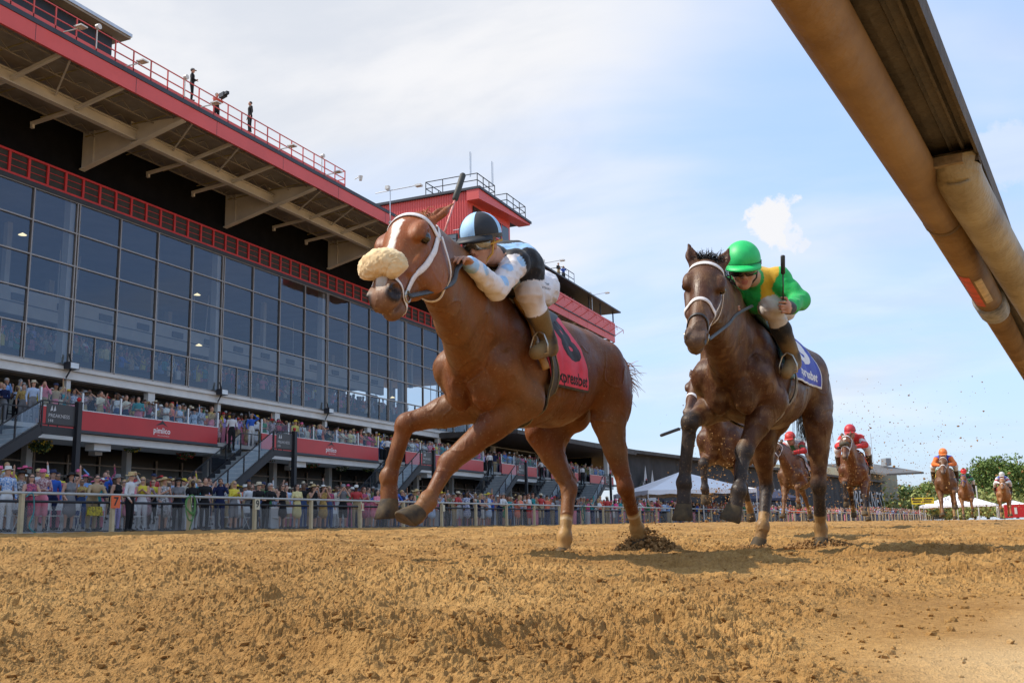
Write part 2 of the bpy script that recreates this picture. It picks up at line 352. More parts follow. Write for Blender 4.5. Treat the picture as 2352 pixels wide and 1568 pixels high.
# ------------------------------------------------------------------ grandstand
def glass_mat(name, tint, refl, rcol=(0.55, 0.66, 0.85)):
    m = bpy.data.materials.new(name); m.use_nodes = True; nt = m.node_tree; N = nt.nodes; Lk = nt.links
    for n in list(N): N.remove(n)
    out = N.new('ShaderNodeOutputMaterial'); tr = N.new('ShaderNodeBsdfTransparent'); gl = N.new('ShaderNodeBsdfGlossy'); mx = N.new('ShaderNodeMixShader'); fr = N.new('ShaderNodeLayerWeight')
    tr.inputs[0].default_value = (*tint, 1); gl.inputs['Color'].default_value = (*rcol, 1); gl.inputs['Roughness'].default_value = 0.03
    fr.inputs['Blend'].default_value = 0.35
    mr = N.new('ShaderNodeMapRange'); mr.inputs[3].default_value = refl[0]; mr.inputs[4].default_value = refl[1]
    tc = N.new('ShaderNodeTexCoord'); nz = N.new('ShaderNodeTexNoise'); nz.inputs['Scale'].default_value = 0.35; Lk.new(tc.outputs['Object'], nz.inputs['Vector'])
    bp = N.new('ShaderNodeBump'); bp.inputs['Strength'].default_value = 0.05; bp.inputs['Distance'].default_value = 0.3; Lk.new(nz.outputs['Fac'], bp.inputs['Height']); Lk.new(bp.outputs[0], gl.inputs['Normal'])
    Lk.new(fr.outputs['Fresnel'], mr.inputs[0]); Lk.new(mr.outputs[0], mx.inputs[0]); Lk.new(tr.outputs[0], mx.inputs[1]); Lk.new(gl.outputs[0], mx.inputs[2]); Lk.new(mx.outputs[0], out.inputs[0])
    return m
GRED = mat('stand_red', (0.60, 0.090, 0.080), rough=0.45, var=0.08, scale=0.4, spec=0.4)
STG = glass_mat('stair_glass', (.86, .89, .88), (.01, .12)); PRED = mat('panel_red', (0.47, 0.013, 0.016), rough=0.35, var=0.07, scale=0.8, spec=0.45)
DRED = mat('louvre_red', (0.56, 0.03, 0.03), rough=0.5, var=0.1)
BLK = mat('black_paint', (0.015, 0.015, 0.018), rough=0.55, var=0.2)
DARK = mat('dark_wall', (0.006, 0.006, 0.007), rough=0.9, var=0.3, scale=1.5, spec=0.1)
TRIM = mat('dark_trim', (0.03, 0.032, 0.042), rough=0.5, var=0.15)
STEEL = mat('painted_beam', (0.52, 0.48, 0.42), rough=0.55, var=0.12, scale=0.9)
SOF = mat('soffit_deck', (0.27, 0.235, 0.195), rough=0.8, var=0.25, scale=0.7, bump=0.2, bscale=3)
WHITE = mat('white_steel', (0.62, 0.62, 0.60), rough=0.5, var=0.08, scale=1.2)
MULL = mat('mullion', (0.30, 0.27, 0.25), rough=0.4, var=0.08, metal=0.5)
LOUV = mat('louvre_panel', (0.03, 0.028, 0.022), rough=0.6, var=0.3, scale=2)
CONC = mat('concrete', (0.32, 0.31, 0.29), rough=0.85, var=0.2, scale=0.6, bump=0.2, bscale=8)
GREYW = mat('interior_wall', (0.48, 0.46, 0.43), rough=0.8, var=0.15, scale=0.5)
IVORY = mat('galvanised', (0.55, 0.56, 0.57), rough=0.35, var=0.1, metal=0.6)
PANE = glass_mat('window_glass', (0.66, 0.72, 0.76), (0.10, 0.55), (.56, .63, .76))
RAILG = glass_mat('balustrade_glass', (0.78, 0.84, 0.82), (0.04, 0.28))
XG, XF, XB = -38.0, -31.5, -32.0
GP = 38 * 0.0705                       # glazing pitch
YG0 = 38 * 0.9070                      # a structural column line
Y0, Y1 = 4.0, 101.0
stand = thing('grandstand', 'long red and glass grandstand with a cantilever roof behind the crowd', 'grandstand')
def P_(name, mb, m, parent=None, **kw): return mb.build(name, m, parent or stand, **kw)

# roof: deck, soffit, fascia
b = MB(); b.box(-62, -31.62, Y0, 61.5, 20.02, 20.30); b.box(-62, -31.62, 69.2, 100, 20.02, 20.30); b.box(-62, -38, 61.5, 69.2, 20.02, 20.3); rd = P_('roof', b, [SOF])
b = MB()
for (ya, yb, zt) in ((Y0, 61.45, 20.16), (69.25, 99.95, 20.10)):
    b.box(-31.6, -31.48, ya, yb, 19.44, zt)
    for k in np.arange(ya + 0.5, yb, 5.35): b.box(-31.479, -31.474, k, k + 0.02, 19.45, zt - .01, 1)
P_('fascia', b, [GRED, TRIM])
b = MB()
for (ya, yb) in ((Y0, 61.45), (69.25, 99.95)): b.box(-31.64, -31.44, ya, yb, 20.165, 20.37)
P_('gutter', b, [TRIM])
# soffit trusses: thin diagonals of the open web joists
b = MB()
for x in np.arange(-37.2, -32, 1.25):
    b.beam((x, Y0, 19.62), (x, 61, 19.62), 0.05, 0.05)
    b.beam((x, 69.5, 19.62), (x, 99.5, 19.62), 0.05, 0.05)
    y = 22.0; s = 1
    while y < 99:
        if not 60.5 < y < 69.5: b.beam((x, y, 19.62 if s > 0 else 19.98), (x, y + 0.55, 19.98 if s > 0 else 19.62), 0.03, 0.03)
        y += 0.55; s = -s
P_('joists', b, [SOF])
yellow = mat('bridging', (0.30, 0.24, 0.10), rough=0.7, var=0.2)
b = MB()
for y in np.arange(21, 99, 2.68):
    if not 60 < y < 69.5: b.beam((-37.8, y, 19.72), (-31.8, y, 19.86), 0.045, 0.045)
P_('bridging', b, [yellow])
# long edge beam and outriggers
b = MB()
for (ya, yb) in ((Y0, 61.3), (69.3, 99.8)):
    b.box(-34.72, -34.42, ya, yb, 18.92, 18.97); b.box(-34.59, -34.55, ya, yb, 18.97, 19.42); b.box(-34.72, -34.42, ya, yb, 19.42, 19.47)
P_('edge_beam', b, [STEEL])
gy = [YG0 + k * 4 * GP for k in range(-2, 7)]
for y in gy:
    if 60.5 < y < 69: continue
    b = MB(); b.prism([(-37.99, 18.03), (-31.65, 19.44), (-31.65, 19.62), (-37.99, 19.99)], 1, y - 0.03, y + 0.03)
    b.beam((-38.0, y, 18.03), (-31.65, y, 19.42), 0.34, 0.05); b.beam((-34.8, y, 18.8), (-34.8, y, 19.95), 0.22, 0.04); b.beam((-37.2, y, 18.25), (-37.2, y, 19.95), 0.22, 0.04)
    P_('girder', b, [STEEL])
for y in gy:
    for k in (0.34, 0.66):
        yy = y + 4 * GP * k
        if 59 < yy < 69.5 or yy > 99: continue
        b = MB(); b.beam((-34.57, yy, 19.12), (-31.65, yy, 19.62), 0.16, 0.14); b.beam((-34.57, yy, 19.12), (-37.3, yy, 18.95), 0.15, 0.14)
        b.beam((-34.5, yy - 1.2, 19.3), (-31.7, yy - 3.0, 19.5), 0.07, 0.07)
        b.box(-37.3, -37.15, yy - .06, yy + .06, 18.72, 18.95); P_('outrigger', b, [STEEL])
# dark wall above glass, louvre band
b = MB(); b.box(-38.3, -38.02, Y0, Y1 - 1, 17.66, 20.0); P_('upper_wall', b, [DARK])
b = MB(); b.box(-38.15, -37.98, Y0, 97, 16.57, 17.63)
P_('louvre_panel', b, [LOUV])
b = MB(); b.box(-37.985, -37.9, Y0, 97, 17.56, 17.66); b.box(-37.985, -37.9, Y0, 97, 16.52, 16.62)
y = 31.33 - 1.062 * 25
while y < 97:
    b.box(-37.979, -37.9, y, y + 0.12, 16.62, 17.56)
    b.box(-37.976, -37.95, y + .13, y + 1.05, 16.94, 16.965); b.box(-37.976, -37.95, y + .13, y + 1.05, 17.26, 17.285); y += 1.062
P_('louvre_frame', b, [DRED])
b = MB(); b.box(-38.1, -37.86, Y0, 97, 16.29, 16.50); P_('head_trim', b, [TRIM])

# curtain wall: one part per glazing bay, its panes one sub-part
ROWS = [8.20, 9.84, 11.44, 13.08, 14.72, 16.28]
ncol = 0; YEND = 92.3
y = YG0 - 11 * GP
while y < YEND:
    b = MB(); k = round((y - YG0) / GP); wide = k % 4 == 0
    b.box(-38.06, -37.90, y - 0.035, y + 0.035, 8.2, 16.28)
    if wide: b.box(-38.06, -37.92, y - 0.16, y - 0.09, 8.2, 16.28); b.box(-38.5, -38.1, y - 0.42, y - 0.08, 8.2, 19.0, 1)
    for z in ROWS: b.box(-38.05, -37.91, y + 0.036, min(y + GP, YEND) - 0.036, z - 0.035, z + 0.035)
    if k % 2 == 0:
        b.box(-38.04, -37.93, y + GP * 0.52, y + GP * 0.52 + .04, 8.24, 9.8); b.box(-38.04, -37.93, y + GP - 0.14, y + GP - .09, 8.24, 9.8)
    w = P_('window', b, [MULL, GREYW])
    g = MB(); yb = min(y + GP, YEND) - 0.04
    for a, c in zip(ROWS[:-1], ROWS[1:]): g.add([(-37.99, y + .04, a + .04), (-37.99, yb, a + .04), (-37.99, yb, c - .04), (-37.99, y + .04, c - .04)], [(0, 1, 2, 3)])
    g.build('pane', PANE, w); y += GP; ncol += 1
# sill beam
b = MB(); b.box(-38.35, -37.86, Y0, YEND, 7.98, 8.15); b.box(-38.2, -37.98, Y0, YEND, 7.62, 7.975); b.box(-38.35, -37.86, Y0, YEND, 7.56, 7.615)
P_('sill_beam', b, [WHITE])
b = MB(); b.box(-43, -38.36, Y0, YEND, 7.62, 8.1); P_('gallery_soffit', b, [SOF])
y = YG0 - 10 * GP; k = 0
while y < 97: 
    w = .24 if k % 2 == 0 else .12
    b = MB(); b.box(-38.25, -38.0 + (.05 if k % 2 == 0 else 0), y - w, y + w, 4.6, 7.555); y += 2 * GP; k += 1
    P_('gallery_column', b, [WHITE])
# gallery back wall with framed openings
b = MB(); b.box(-42.3, -42.1, Y0, 97, 4.5, 7.6, 0)
BLIND = mat('window_blind', (0.50, 0.52, 0.54), rough=0.5, var=0.15, scale=0.5)
y = Y0 + 1
while y < 96:
    wdt = GP * 1.0
    b.box(-42.099, -42.06, y, y + wdt * 0.62, 6.4, 7.3, 1)
    b.box(-42.099, -42.04, y - .1, y - 0.02, 5, 7.55, 2); b.box(-42.099, -42.05, y, y + wdt - .12, 6.28, 6.36, 2); y += wdt
P_('gallery_wall', b, [TRIM, BLIND, WHITE])
b = MB()
y = 14
while y < 95:
    b.beam((-41.4, y, 4.9), (-41.4, y + 2.0, 7.5), 0.14, 0.18); y += 7.9
P_('brace', b, [BLK])

# interior seen through the glass: tiers, back wall, ceiling, hanging lights and screens
INT = mat('interior_grey', (0.30, 0.29, 0.27), rough=0.8, var=0.15, scale=0.4); INTD = mat('interior_dark', (0.09, 0.09, 0.09), rough=0.8, var=0.2, scale=0.3)
SEAT = mat('green_seats', (0.02, 0.06, 0.055), rough=0.6, var=0.3, scale=4)
b = MB()
for k in range(20):
    x = -39.3 - k * 0.95; b.box(x - 0.95, x, Y0, Y1 - 1, 7.9 + k * 0.27 - .3, 8.3 + k * 0.27)
P_('interior_tier', b, [INTD])
b = MB()
for k in range(20):
    x = -39.3 - k * 0.95; z = 8.3 + k * 0.27
    y = 70.0
    while y < 98: b.box(x - .62, x - .2, y, y + .46, z + .35, z + .42); b.box(x - .66, x - .62, y, y + .46, z + .4, z + .8); y += .55
P_('seat_rows', b, [SEAT])
b = MB(); b.box(-59, -58.6, Y0, Y1 - 14, 8, 20); P_('interior_wall', b, [INT])
b = MB(); b.box(-54, -43.5, Y0, 72, 12.1, 12.5); b.box(-43.5, -43.2, Y0, 72, 11.5, 12.9); b.box(-43.19, -43.17, Y0, 72, 12.1, 12.16, 1)
y = 12
while y < 71: b.box(-43.19, -43.1, y, y + .9, 12.25, 12.6, 1); y += 2.9
P_('mezzanine', b, [GREYW, INTD])
b = MB()
for y in np.arange(YG0 - 12 * GP, 90, 4 * GP):
    b.box(-44.4, -44.1, y + 1, y + 1.3, 13, 16.6); b.box(-52.4, -52, y, y + .4, 8, 20)
    b.box(-43.9, -43.8, y + 4, y + 5.4, 10.8, 11.5, 1); b.beam((-43.85, y + 4.2, 11.5), (-43.85, y + 4.2, 15.8), .05, .05); b.beam((-43.85, y + 5.2, 11.5), (-43.85, y + 5.6, 15.8), .05, .05)
P_('screen_hangers', b, [GREYW, BLK])
b = MB(); b.box(-59, -38.6, Y0, 61, 16.6, 16.9); b.box(-59, -38.6, 61, 100, 16.6, 16.9); P_('interior_ceiling', b, [INT])
# open end frames through which the sky shows
b = MB()
for (x, y) in ((-58.4, 89), (-58.4, 94), (-58.4, 99.4), (-52, 99.6), (-46, 99.6), (-40, 99.6), (-38.2, 95.5)): b.box(x - .2, x + .2, y - .2, y + .2, 8, 19.9)
for z in (11.6, 13.4): b.box(-58.4, -38.2, 99.5, 99.6, z, z + .12); b.box(-58.5, -58.4, 87, 99.6, z, z + .12)
P_('end_frame', b, [TRIM])
lamp = mat('lamp_glow', (0.9, 0.85, 0.7), rough=0.4, var=0, emit=(1.0, 0.80, 0.45, 1.8))
for (u, v, xx) in ((207, 643, -41), (724, 471 + 343, -41)): pass
for (yy, zz) in ((33.0, 14.6), (45.3, 14.2), (45.6, 11.2), (68, 10.6)):
    l_ = MB(); l_.add([(-40 + .2 * math.cos(t), yy + .2 * math.sin(t), zz) for t in np.linspace(0, 6.28, 17)[:-1]] + [(-40, yy, zz + .12)], [tuple(range(16))[::-1]] + [(i, (i + 1) % 16, 16) for i in range(16)])
    P_('ceiling_lamp', l_, [lamp])

# balcony: raked terrace, red panels, glass balustrade
b = MB()
for k in range(6): b.box(-33 - k * 1.0 - 1.0, -33 - k * 1.0 + .02, Y0, 101, 4.20 + k * 0.22 - 0.2, 4.50 + k * 0.22)
b.box(-33, -32.05, Y0, 101, 4.32, 4.50)
P_('terrace', b, [CONC])
STAIRY = [27.7, 41.3, 56.0, 71.0, 81.5, 91.7]
segs = []; prev = 13.4
for s in STAIRY:
    segs.append((prev, s - 3.3)); prev = s + 0.05
segs.append((prev, 99.0))
def logo(b, y, zc, x, s):
    vs, fs = textmesh('pimlico', 0.36 * s, 0, 2, 0.004)
    b.add([(x, y - p[0], zc + p[1] - .06) for p in vs], [tuple(f[::-1]) for f in fs], 0) if False else b.add([(x, y + p[0], zc + p[1] - .10) for p in vs], fs, 0)
    c = y
    b.prism([(c - .42 * s, zc + .10 * s), (c - .08 * s, zc + .28 * s), (c + .02 * s, zc + .36 * s), (c + .12 * s, zc + .28 * s), (c + .34 * s, zc + .10 * s), (c + .05 * s, zc + .21 * s)], 0, x - .004, x, 1)
    b.box(x - .002, x, c + .015 * s, c + .025 * s, zc + .36 * s, zc + .5 * s, 1)
    vs, fs = textmesh('Home of the Preakness', 0.075 * s, 0, 1); b.add([(x, y + .1 + p[0], zc + p[1] - .31) for p in vs], fs, 0)
LWHITE = mat('logo_white', (0.8, 0.8, 0.78), rough=0.5, var=0)
for i, (a, c) in enumerate(segs):
    b = MB(); b.box(XB - .04, XB, a, c, 4.42, 5.2)
    pn = P_('balcony_panel', b, [PRED])
    if i >= 1:
        lg = MB(); logo(lg, {1: 34.3, 2: 47.6}.get(i, (a + c) / 2), 4.84, XB + .006, 1.0)
        lg.build('logo', [LWHITE, BLK], pn)
    b = MB(); b.box(XB - .08, XB + .03, a, c, 4.30, 4.415); P_('panel_trim', b, [TRIM])
    b = MB(); g = MB(); n = max(1, round((c - a) / 2.1)); st = (c - a) / n
    b.box(XB - .05, XB - .01, a, c, 5.205, 5.235)
    for k in range(n + 1): b.box(XB - .06, XB - .0, a + k * st - .04, a + k * st + .04, 5.205, 5.92)
    bl = P_('balustrade', b, [IVORY])
    for k in range(n): g.add([(XB - .03, a + k * st + .06, 5.23), (XB - .03, a + k * st + st - .06, 5.23), (XB - .03, a + k * st + st - .06, 5.84), (XB - .03, a + k * st + .06, 5.84)], [(0, 1, 2, 3)])
    g.build('pane', RAILG, bl)
    b = MB(); b.box(-34.0, XB - .15, a - .8, c + .4, 3.98, 4.28); b.box(-34.6, -34.2, (a + c) / 2 - .2, (a + c) / 2 + .2, 3.7, 3.97); P_('soffit_beam', b, [WHITE])
    for q in (0.35,): 
        f_ = MB(); yy = a + (c - a) * q; f_.box(XB - .9, XB - .4, yy - .45, yy + .45, 3.70, 3.975); P_('light_box', f_, [WHITE])
# lower concourse: dark recess with aluminium shopfront
b = MB(); b.box(-38.1, -37.8, Y0, 101, 0.2, 5.3); P_('concourse_wall', b, [mat('tinted_shopfront', (0.012, 0.014, 0.016), rough=0.25, var=0.2, scale=.5, spec=.5)])
b = MB()
y = Y0
while y < 100: b.box(-37.79, -37.7, y, y + .09, 0.3, 4.0); y += 1.9
b.box(-37.79, -37.68, Y0, 100, 2.95, 3.05); b.box(-37.79, -37.68, Y0, 100, 3.55, 3.62)
P_('shopfront_frame', b, [MULL])
for y in np.arange(YG0 - 10 * GP, 98, 2 * GP): b = MB(); b.box(-34.3, -34.0, y - .15, y + .15, 0.4, 4.0); P_('concourse_column', b, [CONC])
# floodlights on the sill
for k in range(-1, 6):
    y = YG0 + k * 4 * GP
    if y < 30 or y > 93: continue
    f_ = thing('floodlight', 'small black floodlight bracketed to the white sill beam below the glass', 'floodlight', (XG + .2, y - .2, 7.95), group='floodlights on the sill beam')
    b = MB(); b.box(-.05, .35, -.28, .28, .05, .38, 0); b.box(.351, .36, -.24, .24, .08, .34, 1); b.build('lamp_head', [TRIM, IVORY], f_)
    b = MB(); b.beam((.1, 0, .05), (-.1, -.1, -.4), .06, .06); b.beam((.12, 0, .3), (.0, -.05, .8), .08, .06); b.beam((.1, 0, .05), (.12, 0, .34), .07, .07); b.build('bracket', BLK, f_)

# spectators' apron, stepped up from the fence
b = MB()
prof = [(-23.9, 0.27), (-27, 0.42), (-28.0, 0.62), (-29.2, 0.85), (-30.4, 1.05), (-31.6, 1.2), (-38.0, 1.25)]
for (xa, za), (xb, zb) in zip(prof[:-1], prof[1:]):
    b.add([(xa, Y0 - 8, za), (xa, 230, za), (xb, 230, zb), (xb, Y0 - 8, zb)], [(0, 3, 2, 1)])
b.add([(-23.9, Y0 - 8, 0.27), (-23.9, 230, 0.27), (-23.9, 230, -0.1), (-23.9, Y0 - 8, -0.1)], [(0, 1, 2, 3)])
b.build('apron', CONC, kind='structure')
def zapron(x):
    return float(np.interp(-x, [-p[0] for p in prof], [p[1] for p in prof]))

# ---- stairs between terrace and apron
PREAK = ['PREAKNESS', '144']
def make_stairs():
    """local frame: origin at the foot of the black post; the flight drops towards -y"""
    r = thing('staircase', '', 'staircase')
    zt = 2.95; b = MB()          # landing height above post foot
    n = 13; rise = zt / n; run = rise / 0.62; y_end = -1.6
    for k in range(n):
        y = -1.6 - k * run; b.box(-2.0, -.08, y - run - .03, y, zt - (k + 1) * rise - .04, zt - (k + 1) * rise, 0); b.box(-1.98, -.1, y - .03, y, zt - (k + 1) * rise, zt - k * rise - .02, 1)
    b.box(-2.0, -.08, -1.6, -.08, zt - .06, zt, 0)
    b.build('steps', [mat('tread', (0.42, 0.43, 0.43), rough=.7, var=.15), mat('riser', (0.26, 0.29, 0.30), rough=.6, var=.15)], r)
    ye = -1.6 - n * run
    for x in (-2.03, -.05):
        b = MB(); b.beam((x, -1.6, zt - .12), (x, ye, -.12), .06, .34); b.beam((x, 0, zt - .12), (x, -1.6, zt - .12), .06, .3); b.build('stringer', BLK, r)
        b = MB(); L = 0.95
        for dz in (L, 0.12): b.beam((x, -1.6, zt + dz), (x, ye, dz), .045, .045)
        for k in range(0, n + 1, 3):
            y = -1.6 - k * run; z = zt - k * rise; b.box(x - .025, x + .025, y - .025, y + .025, z - .1, z + L)
        b.beam((x, 0, zt + L), (x, -1.6, zt + L), .045, .045)
        if x > -1: 
            b.beam((x, 0, zt + .1), (x, -1.6, zt + .1), .04, .04)
            for k in range(1, 4): b.box(x - .015, x + .015, -1.6 + k * .4 - .5, -1.6 + k * .4 - .47, zt, zt + L)
        rl = b.build('railing', BLK, r)
        g = MB(); g.add([(x, -1.65, zt + .18), (x, ye, .18), (x, ye, L - .06), (x, -1.65, zt + L - .06)], [(0, 1, 2, 3)]); g.build('pane', STG, rl)
    b = MB(); b.box(-.1, .1, -.1, .1, -.9, zt + 1.0); b.box(-.1, .1, -.12, .12, zt + 1.0, zt + 1.04); b.build('post', BLK, r)
    b = MB(); b.ico((0, 0, zt + 1.14), .085, sub=2); b.tube([(0, 0, zt + 1.03), (0, 0, zt + 1.09)], .05, 10); b.build('finial', PRED, r, smooth=True)
    b = MB(); b.box(-.02, .0, -1.45, -.15, zt + .12, zt + .86, 0); sg = b.build('sign', [mat('sign_black', (.03, .028, .03), rough=.4, var=.1)], r)
    b = MB()
    for (t, s, z) in (('PREAKNESS', .19, .42), ('144', .17, .23)):
        vs, fs = textmesh(t, s, 0, 2); cx = vs[:, 0].min(); b.add([(.004, -1.35 + (p[0] - cx), zt + z + p[1]) for p in vs], fs)
    for (y, s) in ((-1.22, 1), (-1.08, -1)): b.prism([(y - .07, zt + .58), (y, zt + .8), (y + .05, zt + .62)], 0, .002, .006)
    b.build('lettering', [mat('sign_grey', (.5, .5, .5), rough=.5, var=0)], sg)
    return r
st0 = make_stairs()
ords = ['leftmost of all', 'second along, beside a guard on its top steps', 'third along, behind the leading foreleg', 'fourth along, under the leading belly', 'fifth along, between the leading hind legs', 'farthest along, beside the white tent']
def copyT(o): return copy_tree(o)
for i, y in enumerate(STAIRY):
    o = st0 if i == 0 else copy_tree(st0)
    o.location = (-29.95, y, 1.18); o['label'] = 'black staircase with glass sides, ' + ords[i]; o['group'] = 'staircases up to the balcony'
o = copy_tree(st0); o.location = (-29.95, 104.0, 1.0); o['label'] = 'black steel staircase against the black drapes, left of the white tent'; o['group'] = 'staircases up to the balcony'
STAIRY.append(104.0)

# ---- roof rail, tower, far walkway
b = MB()
y = 31.15 - 1.0625 * 25
ys = []
while y < 48.4: ys.append(y); y += 1.0625
for y in ys: b.box(-31.62, -31.57, y - .025, y + .025, 20.37, 21.45)
for z in (21.43, 20.93): b.beam((-31.595, ys[0], z), (-31.595, ys[-1], z), .045, .045)
b.beam((-31.595, ys[0], 20.5), (-31.595, ys[-1], 20.5), .05, .2)
b.beam((-31.595, ys[-1], 21.43), (-35, ys[-1], 21.43), .045, .045); b.beam((-31.595, ys[-1], 20.93), (-35, ys[-1], 20.93), .045, .045); b.box(-35, -34.95, ys[-1] - .02, ys[-1] + .02, 20.37, 21.45)
b.build('roof_railing', GRED, stand)
# low dark parapet and pressbox on the roof
b = MB(); b.box(-34.2, -33.9, Y0, 46.5, 20.305, 21.35, 0); b.box(-34.3, -33.8, Y0, 46.6, 21.355, 21.42, 1); P_('roof_parapet', b, [BLK, IVORY])
b = MB(); b.box(-37.5, -33.2, Y0, 31.4, 21.43, 22.7, 0); b.box(-38, -32.6, Y0, 32.0, 22.705, 22.86, 1); b.box(-38, -32.65, Y0, 31.95, 22.60, 22.70, 2)
P_('press_box', b, [BLK, IVORY, SOF])
for (y, lab) in ((28.9, 'a'), (35.5, 'b')): pass
def corrugated(b, x0, x1, y, z0, z1, pitch, mi=0):
    x = x0
    while x < x1 - 1e-6:
        p = min(pitch, x1 - x); a = p * .3
        for (xa, xb, ya, yb) in ((x, x + a, y, y), (x + a, x + a * 1.4, y, y - .05), (x + a * 1.4, x + a * 2.4, y - .05, y - .05), (x + a * 2.4, x + p, y - .05, y)):
            b.add([(xa, ya, z0), (xb, yb, z0), (xb, yb, z1), (xa, ya, z1)], [(0, 1, 2, 3)], mi)
        x += p
tw = thing('tower', 'red corrugated judges tower standing on the grandstand roof', 'tower', (0, 0, 0))
b = MB(); corrugated(b, -37.9, -30.0, 61.6, 19.2, 24.1, .2); b.add([(-30, 61.6, 19.2), (-30, 69.1, 19.2), (-30, 69.1, 24.1), (-30, 61.6, 24.1)], [(0, 1, 2, 3)])
b.add([(-37.9, 69.1, 19.2), (-30, 69.1, 19.2), (-30, 69.1, 24.1), (-37.9, 69.1, 24.1)], [(3, 2, 1, 0)]); b.add([(-37.9, 61.6, 19.2), (-37.9, 69.1, 19.2), (-37.9, 69.1, 24.1), (-37.9, 61.6, 24.1)], [(3, 2, 1, 0)])
b.box(-37.9, -30, 61.6, 69.1, 19.1, 19.2)
b.build('wall', GRED, tw)
b = MB(); b.box(-38.4, -28.9, 61.35, 71.0, 24.12, 24.30, 0)
b.prism([(61.4, 23.35), (61.4, 24.11), (70.9, 24.11), (70.9, 23.98)], 0, -29.98, -29.0, 1)
b.build('roof', [TRIM, GRED], tw)
b = MB(); b.box(-29.98, -29.93, 62.4, 68.7, 21.9, 23.25, 0); b.box(-29.92, -29.89, 62.3, 68.8, 21.8, 21.9, 1)
for y in (64, 65.6, 67.2): b.box(-29.92, -29.88, y, y + .1, 21.9, 23.25, 1)
b.build('window', [mat('dark_glass', (.02, .025, .03), rough=.06, var=0, spec=.6), GRED], tw)
b = MB(); b.box(-31.72, -30.78, 61.46, 61.54, 19.9, 21.05, 0)
for k in range(3): b.box(-31.62, -30.88, 61.43, 61.459, 20.0 + k * .34, 20.29 + k * .34, 1)
b.build('window', [BLK, mat('slat_grey', (.12, .14, .16), rough=.3, var=.1)], tw)
for (xa, xb, ya, yb) in ((-33.4, -29.2, 61.6, 64.6), (-33.4, -29.1, 66.6, 70.2)):
    b = MB()
    for z in (24.85, 25.35):
        for p, q in (((xa, ya), (xb, ya)), ((xb, ya), (xb, yb)), ((xa, ya), (xa, yb)), ((xa, yb), (xb, yb))): b.beam((*p, z), (*q, z), .05, .05)
    for x in np.linspace(xa, xb, 4):
        for y in (ya, yb): b.box(x - .025, x + .025, y - .025, y + .025, 24.3, 25.35)
    for y in np.linspace(ya, yb, 4)[1:-1]:
        for x in (xa, xb): b.box(x - .025, x + .025, y - .025, y + .025, 24.3, 25.35)
    b.build('railing', BLK, tw)
for (x, y, h) in ((-29.9, 61.9, 1.9), (-29.4, 64.6, 2.0)):
    b = MB(); b.tube([(x, y, 25.3), (x, y, 25.3 + h)], .045, 6); b.tube([(x + .1, y, 25.5), (x + .1, y, 25.2 + h)], .02, 5); b.build('antenna', IVORY, tw)
b = MB(); b.box(-31.5, -30.6, 67.3, 68.3, 24.3, 25.2); b.build('roof_unit', WHITE, tw)
# far walkway with outriggers
b = MB(); b.box(-31.5, -31.42, 72, 99.95, 20.2, 21.52, 0); b.box(-31.44, -31.40, 72, 99.95, 20.1, 20.2, 1); P_('walkway_wall', b, [GRED, TRIM])
b = MB()
for k in np.arange(73.5, 100, 2.2): b.beam((-31.42, k, 20.2), (-30.5, k, 20.7), .05, .05); b.beam((-30.5, k, 20.7), (-31.42, k, 21.3), .05, .05); b.beam((-30.5, k, 20.68), (-30.5, k, 20.3), .04, .04)
P_('outrigger', b, [GRED])
b = MB(); b.box(-36.5, -30.9, 72, 100.6, 22.72, 22.86, 0); b.box(-36, -35.8, 72, 99.8, 20.3, 22.7, 1)
for k in (92, 95.5, 99.7): b.box(-31.6, -31.48, k, k + .1, 21.5, 22.7, 0)
P_('walkway_roof', b, [TRIM, mat('dark_red_wall', (.12, .02, .02), rough=.7, var=.2)])
b = MB(); b.prism([(-38, 18.0), (-31.6, 19.42), (-31.6, 19.5), (-38, 20)], 1, 99.97, 100.0); P_('end_gable', b, [STEEL])
b = MB()
for z in (23.4, 23.95):
    b.beam((-31.2, 84.0, z), (-31.2, 87.0, z), .05, .05); b.beam((-31.2, 84, z), (-34.5, 84, z), .05, .05)
for y in (84, 85.5, 87): b.box(-31.22, -31.18, y - .02, y + .02, 22.86, 23.95)
P_('roof_platform', b, [BLK])
# bracket lamps and cameras along the roof edge
def bracket_lamp(x, y, z, lab, hang=False, arm=2.3):
    r = thing('floodlight', lab, 'floodlight', (x, y, z), group='bracket lights on the roof edge')
    b = MB(); b.tube([(0, 0, -.6), (0, 0, .93)], .035, 8); b.tube([(-1.0, -.15, .85), (0, 0, .93), (arm * .75, .35, 1.1)], .028, 6); b.build('bracket', IVORY, r)
    b = MB(); b.box(arm * .72, arm * .72 + .42, .22, .55, 1.02, 1.14, 0); b.box(-.3, -.05, -.15, .1, 1.02, 1.25, 0); b.build('lamp_head', [WHITE], r)
    if hang:
        b = MB(); b.tube([(0, 0, -.6), (0, 0, -1.1)], .03, 8); b.ico((0, 0, -1.2), .12, sub=2); b.build('camera_dome', WHITE, r, smooth=True)
    return r
bracket_lamp(-31.1, 52.6, 20.6, 'pole with a bracket light and a hanging camera dome left of the red tower', True)
bracket_lamp(-29.6, 60.6, 20.1, 'small pole light in front of the corrugated red tower wall', arm=1.2)
bracket_lamp(-31.2, 79.5, 22.3, 'bracket light on the far roof just behind the jockey in black', arm=1.8)
bracket_lamp(-31.2, 92.0, 22.0, 'bracket light nearest the far end of the roof', arm=1.8)
dome = thing('security_camera', 'white dome camera at the end of the roof railing', 'camera', (-31.2, 48.6, 20.9))
b = MB(); b.tube([(0, 0, .1), (.35, .1, .28)], .025, 6); b.tube([(.35, .1, .28), (.35, .1, .0)], [.14, .09], 12); b.build('housing', WHITE, dome)
